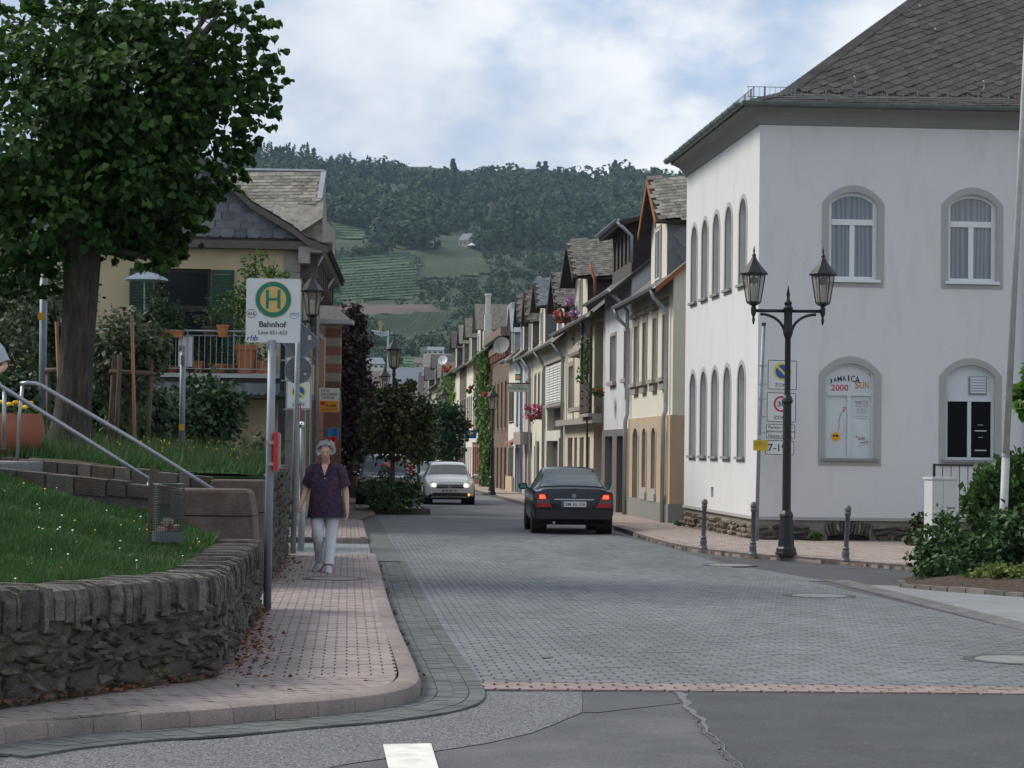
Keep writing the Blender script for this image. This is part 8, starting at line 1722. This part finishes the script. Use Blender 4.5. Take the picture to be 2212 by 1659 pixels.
def person(label,pose,shirt_m,hair=True):
    t=thing('person',label,'person',(0,0,0)); J=pose; V,E,Rd=[],[],[]
    def add(p,r_,par=None):V.append(Vector(p)); Rd.append(r_); k=len(V)-1; (E.append((par,k))if par is not None else None); return k
    pel=add((0,0,.90),.115); sp=add((0,.005,1.06),.11,pel); ch=add((0,.01,1.22),.12,sp); nb=add((0,.0,1.355),.06,ch); nk=add(J['neck'],.046,nb)
    hb=add(J['chin'],(.052,.055),nk); hm=add(J['head'],.082,hb); ht=add(J['crown'],.062,hm)
    for s in('L','R'):
        sh,el,wr_,hp,kn,an,toe=[J[s+q]for q in('sh','el','wr','hip','kn','an','toe')]
        a=add(sh,.048,ch); m1=add(Vector(sh).lerp(Vector(el),.5),.050,a); a2=add(el,.045,m1); m2=add(Vector(el).lerp(Vector(wr_),.35),.044,a2); a3=add(wr_,.029,m2)
        d=(Vector(wr_)-Vector(el)).normalized(); side=Vector((1,0,0)); fw=J.get(s+'pf',Vector((0,-1,0))); palm=add(Vector(wr_)+d*.055,(.036,.020),a3)
        for f in range(4):
            o_=fw*(.027-.018*f); l=(.040,.046,.043,.034)[f]; inn=J.get(s+'curl',Vector((0,0,0)))
            k1=add(Vector(wr_)+d*.095+o_,.0088,palm); k2=add(V[k1]+d*l+inn*.012,.0080,k1); k3=add(V[k2]+d*l*.55+inn*.030,.0072,k2); add(V[k3]+d*l*.28+inn*.030,.0062,k3)
        th=add(Vector(wr_)+d*.035+fw*.036,.0095,palm); th2=add(V[th]+d*.035+fw*.016,.0085,th); add(V[th2]+d*.026+inn*.012,.0072,th2)
        h_=add(hp,.085,pel); h2=add(Vector(hp).lerp(Vector(kn),.5),.068,h_); k_=add(kn,.052,h2); k2=add(Vector(kn).lerp(Vector(an),.35),.050,k_); add(an,.034,k2)
    me=skin_mesh('body',V,E,Rd,pel,2); me.materials.append(m_skin); body=link('body',me,(0,0,0),t)
    H=Vector(J['head']); fd=J['face']; up=(Vector(J['crown'])-Vector(J['chin'])).normalized(); rt=fd.cross(up).normalized()
    b=MB(); q=H+fd*.080-up*.02; b.add([q+up*.035-fd*.012,q-up*.012+rt*.016-fd*.006,q-up*.012-rt*.016-fd*.006,q-up*.008+fd*.022],[(0,1,3),(0,3,2),(1,2,3)]); b.build('nose',m_skin,body,smooth=True)
    for sg in(-1,1):
        b=MB(); c=H+fd*.074+rt*sg*.030+up*.012; b.lathe([(.003,-.005),(.011,-.003),(.011,.003),(.003,.005)],c,8); b.build('eye',m_eye,body); b=MB(); c=H+rt*sg*.080-up*.01; b.lathe([(.004,-.03),(.014,-.015),(.016,.012),(.005,.03)],c,8); b.build('ear',m_skin,body,smooth=True)
    b=MB(); c=H+fd*.074-up*.055; b.add([c+rt*x+up*z for x,z in((-.022,0),(0,.005),(.022,0),(0,-.006))],[(0,1,2,3)]); b.build('mouth',m_lip,body)
    if hair:
        rg=random.Random(4); b=MB(); n=30; vs=[]; K=14
        for k in range(K+1):
            th_=math.pi*.68*k/K
            for j in range(n):
                g=2*math.pi*j/n; d=up*math.cos(th_)+(fd*math.cos(g)+rt*math.sin(g))*math.sin(th_)
                face=max(0,math.cos(g))*max(0,math.sin(th_)); r_=.113+.012*math.sin(6*g+3*th_)+rg.uniform(-.006,.006)
                if face>.45 and th_>1.0:r_=.060
                vs.append(H+up*.012-fd*.008+Vector(d)*r_)
        b.add(vs,[(k*n+j,k*n+(j+1)%n,(k+1)*n+(j+1)%n,(k+1)*n+j)for k in range(K)for j in range(n)]); hr=b.build('hair',m_hair,t,smooth=True)
        rgn=np.random.default_rng(3); m_=700; d=rgn.normal(size=(m_,3)); d/=np.linalg.norm(d,axis=1,keepdims=True); fdn,upn_=np.array(fd),np.array(up); keep=(d@upn_>-.35)&~((d@fdn>.45)&(d@upn_<.35)); d=d[keep]; m_=len(d)
        C=np.array(H+up*.012-fd*.008)[None]+d*.108; tang=np.cross(d,rgn.normal(size=(m_,3)))+[0,0,-.6]; Vv,Ff=leaf_arrays(C,tang,d,np.full(m_,.042),'spray'); link('hair_locks',npmesh('hair_locks',Vv-np.array(H),Ff,m_hair,rgn.uniform(0,.9,m_)),H,hr,'stuff')
    tr=[((0,.0,1.36),.085,.075),((0,.005,1.35),.12,.085),((0,.008,1.325),.155,.10),((0,.008,1.28),.182,.12),((0,.01,1.20),.190,.138),((0,-.01,1.10),.192,.150),((0,-.005,.98),.196,.150),((0,-.005,.86),.214,.160),((0,-.012,.76),.226,.176),((0,-.015,.69),.230,.182)]
    b=loft(tr,28,False,.035,1); shirt=b.build('shirt',shirt_m,t,smooth=True)
    for s,sg in(('L',1),('R',-1)):
        sh,el=Vector(J[s+'sh']),Vector(J[s+'el']); b=MB(); e_=sh.lerp(el,.82); b.tube([sh+Vector((-sg*.07,0,.045)),sh+Vector((-sg*.02,0,.03)),sh+Vector((sg*.02,0,-.03)),sh.lerp(el,.4),e_],[.045,.07,.082,.084,.086],16,cap=False); b.build('sleeve',shirt_m,shirt,smooth=True)
    b=MB(); b.add([Vector(q)for q in((-.045,-.118,1.352),(.0,-.150,1.215),(.045,-.118,1.352),(0,-.108,1.36))],[(0,1,2,3)]); b.build('neckline_skin',m_skin,body)
    for sg in(-1,1):b=MB(); b.add([Vector(q)for q in((sg*.045,-.12,1.352),(sg*.002,-.152,1.215),(sg*.06,-.142,1.25),(sg*.09,-.10,1.345),(sg*.06,-.06,1.385))],[(0,1,2,3,4)]); b.build('collar',shirt_m,shirt)
    for k in range(5):b=MB(); b.box((.004,-.150+.001*k,1.18-k*.095),(.012,.006,.012)); b.build('button',c_wht,shirt)
    b=loft([((0,0,.92),.17,.12),((0,0,.80),.19,.13),((0,0,.74),.175,.115)],20,False); trs=b.build('trousers',m_jean,t,smooth=True)
    for s,sg in(('L',1),('R',-1)):
        hp,kn,an=Vector(J[s+'hip']),Vector(J[s+'kn']),Vector(J[s+'an']); pts=[hp+Vector((0,0,-.02)),hp.lerp(kn,.35),hp.lerp(kn,.8),kn,kn.lerp(an,.3),kn.lerp(an,.7),kn.lerp(an,.96)]; b=MB(); b.tube(pts,[.106,.098,.078,.074,.070,.064,.074],16,cap=False)
        rg=random.Random(sg+5); b.v=[tuple(Vector(q)+Vector((rg.gauss(0,.0035),rg.gauss(0,.0035),0)))for q in b.v]; b.build('trouser_leg',m_jean,trs,smooth=True)
        toe=Vector(J[s+'toe']); d=(toe-an); d.normalize(); u_=Vector((0,0,1))-d*d.z; u_.normalize(); w_=d.cross(u_)
        b=MB(); vs=[]; prof=[(-.085,.034,.060),(-.06,.044,.095),(0,.048,.095),(.055,.050,.070),(.115,.053,.052),(.165,.047,.040),(.19,.025,.026)]; n=12; heel=an-u_*.045
        for(x,w,h)in prof:
            for j in range(n):g=2*math.pi*j/n; vs.append(heel+d*x+w_*w*math.cos(g)+u_*(h*max(-.35,math.sin(g))))
        b.add(vs,[(k*n+j,k*n+(j+1)%n,(k+1)*n+(j+1)%n,(k+1)*n+j)for k in range(len(prof)-1)for j in range(n)]+[tuple(range(n)),tuple(range(len(vs)-1,len(vs)-n-1,-1))]); sho=b.build('shoe',m_shoe,t,smooth=True)
        b=MB(); b.prism([heel+d*x+w_*w*sg2-u_*.034 for sg2,seq in((1,prof),(-1,prof[::-1]))for(x,w,h)in seq],u_*.022); b.build('sole',m_sole,sho)
        for k in range(4):b=MB(); c=heel+d*(.02+.025*k)+u_*(.080-.011*k); b.tube([c-w_*.028,c+w_*.028],.004,5); b.build('lace',c_wht,sho)
    return t
fdn=Vector((.0,-.95,-.30)).normalized()
POSE=dict(neck=(0,-.015,1.40),chin=(0,-.075,1.462),head=(0,-.066,1.53),crown=(0,-.04,1.595),face=fdn,Lsh=(.165,.0,1.285),Lel=(.245,.03,1.03),Lwr=(.275,-.04,.82),Rsh=(-.165,0,1.285),Rel=(-.25,.07,1.05),Rwr=(-.305,-.07,.86),Lcurl=Vector((-.6,-.3,0)),Rcurl=Vector((.9,-.2,.6)),
            Lhip=(.092,0,.84),Lkn=(.080,-.06,.47),Lan=(.062,-.14,.088),Ltoe=(.075,-.29,.045),Rhip=(-.092,0,.84),Rkn=(-.085,-.11,.485),Ran=(-.075,.14,.15),Rtoe=(-.15,.04,.045))
wm=person('grey haired pedestrian in dark patterned shirt and white trousers walking down the pavement',POSE,m_shirt); p=G(700,1236,PZ); place(wm,p+Vector((0,.1,-.005)),R(-3)); wm.scale=(1.01,1.01,1.01)
m_gshirt=M('grey_tshirt',(.36,.38,.42),.85,.08,5,.3,20)
P2=dict(POSE); P2.update(Lel=(.30,-.05,1.08),Lwr=(.20,-.26,.98),Lsh=(.185,0,1.30),Rkn=(-.09,-.02,.47),Ran=(-.09,.02,.088),Rtoe=(-.11,-.13,.045),Lkn=(.09,-.02,.47),Lan=(.09,.02,.088),Ltoe=(.11,-.13,.045))
p2=person('person in grey shirt at the top of the stairs, only the bent forearm showing',P2,m_gshirt); yy=25.8; place(p2,Vector((P(-45,990,yy).x,yy,1.44)),0)
# ================================================================== the valley side behind the town
Y0_,Y1_=650.0,2150.0
SKY=([-900,480,520,660,680,760,900,1000,1100,1200,1285,1340,1400,1500,2300],[420,372,362,362,372,376,392,402,402,408,422,408,404,405,470])
def hill_z(x,y):
    px=CX+FPX*x/y; t=np.clip((y-Y0_)/(Y1_-Y0_),0,1.3); top=(968-np.interp(px,*SKY))/FPX*Y1_+CAMZ
    return-5+(top+5)*t**1.12+5*np.sin(x*.013+y*.006)*t+2.5*np.sin(x*.05-y*.03)*np.minimum(1,t*3)
def hz_at(px):return 965+.01222*(px-1106)
_ys=np.linspace(Y0_,Y1_+120,700)
def hit(px,py):
    x=(px-CX)/FPX*_ys; e=hz_at(px)-(hill_z(x,_ys)-CAMZ)/_ys*FPX; k=np.argmax(e<=py); k=k if e[k]<=py else len(_ys)-1; return Vector((x[k],_ys[k],float(hill_z(x[k],_ys[k]))))
m_hill=M('hill_ground',(.026,.045,.018),.95,.25,.02,0,col2=(.038,.056,.022)); m_vsoil=M('vineyard_soil',(.042,.070,.028),.95,.2,.03,0,col2=(.052,.076,.034)); m_vred=M('red_terrace_wall',(.095,.065,.06),.95,.15,.05,0); m_mead=M('meadow',(.055,.10,.032),.95,.15,.03,0); m_drygrass=M('dry_slope',(.115,.11,.06),.95,.2,.05,0)
xs=np.linspace(-1500,1100,110); ysg=np.concatenate([[600,649],np.linspace(650,Y1_+150,60)]); V=np.array([(x,y,(hill_z(x,y)if y>=650 else-5-(650-y)*.02))for y in ysg for x in xs]); k=len(xs)
F_=np.array([(j*k+i,j*k+i+1,(j+1)*k+i+1,(j+1)*k+i)for j in range(len(ysg)-1)for i in range(k-1)]); link('hills',npmesh('hills',V,F_,m_hill,smooth=True),(0,0,0),kind='structure')
b=MB(); b.quad((-1500,415,gz(415)-.03),(1100,415,gz(415)-.03),(1100,660,-5.3),(-1500,660,-5.3)); b.build('valley_floor',m_hill,kind='structure')
def patch(name,poly,mat,dz=.8,n=26):
    xs_=[p[0]for p in poly]; ys_=[p[1]for p in poly]; b=MB(); gx=np.linspace(min(xs_),max(xs_),n); gy=np.linspace(min(ys_),max(ys_),max(4,n//2)); g={}
    for i in range(len(gx)-1):
        for j in range(len(gy)-1):
            if inpoly((gx[i]+gx[i+1])/2,(gy[j]+gy[j+1])/2,poly):
                q=[]
                for a,c in((i,j+1),(i+1,j+1),(i+1,j),(i,j)):
                    if(a,c)not in g:g[a,c]=hit(gx[a],gy[c])+Vector((0,-.5,dz))
                    q.append(g[a,c])
                b.quad(*q,r=.3)
    return b.build(name,mat,kind='structure')if b.v else None
V1=[(722,560),(886,545),(912,642),(724,658)]; V2=[(888,543),(1032,543),(1060,592),(973,603),(914,602)]; V3=[(795,683),(996,672),(951,715),(886,738),(834,724)]; V4=[(690,480),(747,484),(830,512),(690,520)]; V5=[(855,772),(918,778),(915,806),(850,804)]; RW=[(722,659),(928,662),(960,678),(779,683),(722,681)]
MD=[(750,390),(885,412),(880,420),(748,399)]; M2=[(885,416),(1000,424),(995,432),(890,424)]; D1=[(1030,438),(1110,446),(1105,453),(1032,448)]; D2=[(870,541),(818,528),(832,521),(880,533)]; D3=[(1120,460),(1190,466),(1185,473),(1122,468)]
for nm,po,mt in(('vineyard_slope',V1,m_vsoil),('vineyard_slope',V2,m_vsoil),('vineyard_slope',V3,m_vsoil),('vineyard_slope',V4,m_mead),('vineyard_slope',V5,m_mead),('terrace_wall',RW,m_vred),('meadow',MD,m_mead),('meadow',M2,m_mead),('dry_slope',D1,m_drygrass),('dry_slope',D2,m_drygrass),('dry_slope',D3,m_drygrass)):patch(nm,po,mt)
CL=[(972,500),(1030,500),(1032,545),(915,545),(918,512)]; OPEN=(V1,V2,V3,V4,V5,RW,MD,M2,D1,D2,D3,CL)
L_vine=M('vine_leaf',(.018,.058,.018),.9,.25,.3,0,rnd=.2,col2=(.028,.072,.024)); rg=np.random.default_rng(77); b=MB()
def vrow(a,c,poly,n=44,hp=3.4):
    pr=None
    for t in np.linspace(0,1,n):
        px,py=a[0]+(c[0]-a[0])*t,a[1]+(c[1]-a[1])*t; p=hit(px,py)if inpoly(px,py,poly)else None
        if p is not None:p=p+Vector((0,-1,.6)); h=hp*p.y/FPX*rg.uniform(.75,1.25); p=(p,h)
        if p and pr:b.quad(pr[0],p[0],p[0]+Vector((0,.6,p[1])),pr[0]+Vector((0,.6,pr[1]))); b.quad(pr[0]+Vector((0,.6,pr[1])),p[0]+Vector((0,.6,p[1])),p[0]+Vector((0,2,p[1])),pr[0]+Vector((0,2,pr[1])))
        pr=p
for k in range(17):vrow((715,554+k*6.3),(915,541+k*6.2),V1)
for k in range(30):vrow((880+k*5.2,540),(905+k*5.5,606),V2,16,2.6)
for k in range(42):vrow((775+k*5.4,742),(815+k*5.6,668),V3,16,2.6)
for k in range(7):vrow((690,482+k*5.5),(830,487+k*5.5),V4,30,2.6)
for k in range(6):vrow((850,772+k*6),(920,776+k*6),V5,20,3)
tag(b.build('vine_rows',L_vine,kind='stuff'),'rows of green vines on the hillside vineyards','vineyard')
L_wood=leafmat('wood_leaf',(.013,.038,.018),(.044,.082,.028),.5,.1,.8); C,D_,N_,S_w,Rw=[],[],[],[],[]
def crown_far(p,rx,rzz,cone,col,n=52):
    n=int(n*1.6); d=rg.normal(size=(n,3)); d/=np.linalg.norm(d,axis=1,keepdims=True); d[:,1]=-np.abs(d[:,1])*.9
    if cone:h=rg.uniform(0,1,n); q=np.stack([d[:,0]*rx*(1.05-h),d[:,1]*rx*(1.05-h),h*rzz*2.4],1); sz=rx*.42
    else:q=d*np.array([rx,rx,rzz])*(1+.25*np.sin(d[:,:1]*5+p[0])*np.cos(d[:,2:]*4)); q[:,2]+=rzz*.75; sz=rx*.36
    C.append(q+np.array(p)); D_.append(rg.normal(size=(n,3))); N_.append(d+[0,-.2,.5]); S_w.append(rg.uniform(.7,1.3,n)*sz); Rw.append(np.clip(col+rg.normal(0,.10,n),0,.99))
made=0
while made<1900:
    px=rg.uniform(470,1500); py=rg.uniform(352,800)
    if any(inpoly(px,py-d_,o)for o in OPEN for d_ in((0,6,12)if py>540 else(0,8,18,30))):continue
    p=hit(px,py)
    if p.y>Y1_+60:continue
    bush=py>540; s_=rg.uniform(.25,.5)if bush else rg.uniform(.7,1.35)
    if bush and rg.uniform()<.25:continue
    crown_far((p.x,p.y,p.z-.5),9.0*s_,7.5*s_,rg.uniform()<.07,rg.uniform(0,1)**1.3,60); made+=1
for k in range(60):
    p=hit(rg.uniform(522,668),rg.uniform(360,372)); crown_far((p.x,p.y,p.z),4.5,9.5+rg.uniform(-1.5,1.5),True,.05,50)
for k in range(210):
    px=rg.uniform(660,1500); p=hit(px,np.interp(px,*SKY)+rg.uniform(1,9)); crown_far((p.x,p.y,p.z),rg.uniform(5,9.5),rg.uniform(6,10),rg.uniform()<.2,rg.uniform(0,.5),50)
C=np.concatenate(C); Vv,Ff=leaf_arrays(C,np.concatenate(D_),np.concatenate(N_),np.concatenate(S_w),'spray'); ob=link('hill_wood',npmesh('hill_wood',Vv,Ff,L_wood,np.concatenate(Rw)),(0,0,0),kind='stuff'); tag(ob,'dense mixed woodland covering the hillside','wood')
def far_house(label,px,base,eave,ridge,w,y,wm,rm,dep=9.0,win=3,hip=0.0,name='town_house',turn=0.0):
    s=FPX/y; o=P(px,base,y); W_=w/s; ze,zr=P(px,eave,y).z,P(px,ridge,y).z; F=Fr((o.x-W_/2,y,0),Vector((math.cos(turn),math.sin(turn),0)),(0,0,1)); F.n=Vector((math.sin(turn),-math.cos(turn),0)); t=thing(name,label,'house',(o.x,y,o.z)); z0=o.z-2
    h=ze-o.z; ops=[dict(a0=W_*(i+.5)/win-min(.5,W_*.1),a1=W_*(i+.5)/win+min(.5,W_*.1),b0=o.z+h*.45,b1=o.z+h*.78)for i in range(win)]; wall_open(F,0,W_,z0,ze,ops,wm,t,.2)
    for q in ops:b=MB(); b.quad(*[F.p(a,z,-.18)for a,z in((q['a0'],q['b0']),(q['a1'],q['b0']),(q['a1'],q['b1']),(q['a0'],q['b1']))]); b.build('window',g_far,t)
    for a in(0,W_):b=MB(); b.poly([F.p(a,z0),F.p(a,ze),F.p(a,zr,-dep/2),F.p(a,ze,-dep),F.p(a,z0,-dep)]); b.build('side_wall',wm,t)
    b=MB(); e_=.3; slab(b,[F.p(-e_,ze-.1,e_),F.p(W_+e_,ze-.1,e_),F.p(W_+e_-hip,zr,-dep/2),F.p(-e_+hip,zr,-dep/2)],.12); slab(b,[F.p(W_+e_,ze-.1,-dep-e_),F.p(-e_,ze-.1,-dep-e_),F.p(-e_+hip,zr,-dep/2),F.p(W_+e_-hip,zr,-dep/2)],.12); b.build('roof',rm,t); return t
m_rg=M('roof_grey',(.17,.16,.15),.9,.15,.8,.2,4,col2=(.2,.185,.17)); m_rb=M('roof_bluegrey',(.15,.17,.20),.7,.1,.6,.1); m_rp=M('roof_plum',(.13,.10,.105),.9,.1,.6,.1)
far_house('grey slate roofed house closing the far end of the right row',940,985,812,762,52,268,gn_,m_rg,10); far_house('house with wide blue grey roof behind the island lamps',880,985,855,792,92,330,ow,m_rb,12,5); far_house('plum roofed house behind the dark trees',800,985,850,800,70,345,ow,m_rp,11,4); far_house('dark roofed house before the blue grey roof',927,990,868,803,46,290,gn_,m_slate_d,9,3); far_house('white walled house low at the street end',850,1000,905,868,90,262,ow,m_rp,9,5)
far_house('long white house on the lower slope',806,800,786,771,50,690,ow,m_rb,14,4,turn=.2); far_house('small house with pinkish front on the lower slope',908,800,785,772,24,700,pk_,m_rp,10,2); far_house('pale cottage left of the white slope house',790,832,812,802,36,640,ow,m_rp,10,2); far_house('grey roofed house above the roofs at the slope foot',940,768,757,748,34,720,ow,m_rb,12,3)
h1=hit(1001,534); far_house('stone house with grey roof high on the hillside',1001,535,520,503,22,h1.y,gn_,m_rb,14,2,name='hill_house',turn=-.5); h2=hit(936,536); far_house('small terraced building beside the hillside house',936,537,524,514,13,h2.y,ow,m_rb,10,2,name='hill_house')
for px,py,mt,lab in((1015,536,c_wht,'white sunshade on the hillside terrace beside the stone house'),(930,534,c_hyel,'pale sunshade before the small hillside building')):
    p=hit(px,py+4); t=thing('sunshade',lab,'sunshade',p); b=MB(); b.lathe([(3.0,3.0),(2.8,3.3),(.1,5.0)],p,8); b.build('canopy',mt,t); b=MB(); b.tube([p,p+Vector((0,0,3.4))],.12,6); b.build('pole',m_steel,t)
yk=420.0; t=thing('lift_platform','lattice lifting platform with orange mast above the far roofs','crane',P(838,850,yk)); m_or=M('crane_orange',(.45,.20,.08),.7,.1,3,0); m_lat=M('crane_white',(.42,.45,.48),.6,.1,3,0)
b=MB(); b.tube([P(838,860,yk),P(838,716,yk)],.22,6); b.build('mast',m_lat,t); b=MB(); b.tube([P(822,716,yk),P(823,694,yk)],.25,5); b.build('hoist_post',m_or,t)
b=MB(); tp_=[(803,714),(812,716),(824,718),(834,719),(840,715)]; bt=[(805,719),(813,722),(824,725),(833,725),(838,724)]
for q in(tp_,bt):b.tube([P(x,y,yk)for x,y in q],.16,5)
for k in range(5):b.tube([P(*tp_[k],yk),P(*bt[k],yk)],.10,4); (b.tube([P(*tp_[k],yk),P(*bt[k+1],yk)],.08,4)if k<4 else None)
b.build('platform',m_lat,t)
b=MB(); b.box((-200,1150,190),(2900,2420,460)); hz_=b.build('haze',M('haze_air',(1,1,1)),kind='stuff'); mt=MATS['haze_air']; nt=mt.node_tree; nt.nodes.clear(); o_=nt.nodes.new('ShaderNodeOutputMaterial'); v_=nt.nodes.new('ShaderNodeVolumePrincipled'); v_.inputs['Color'].default_value=(.55,.77,1.0,1); v_.inputs['Density'].default_value=0.000065; nt.links.new(v_.outputs[0],o_.inputs['Volume']); hz_.display_type='WIRE'
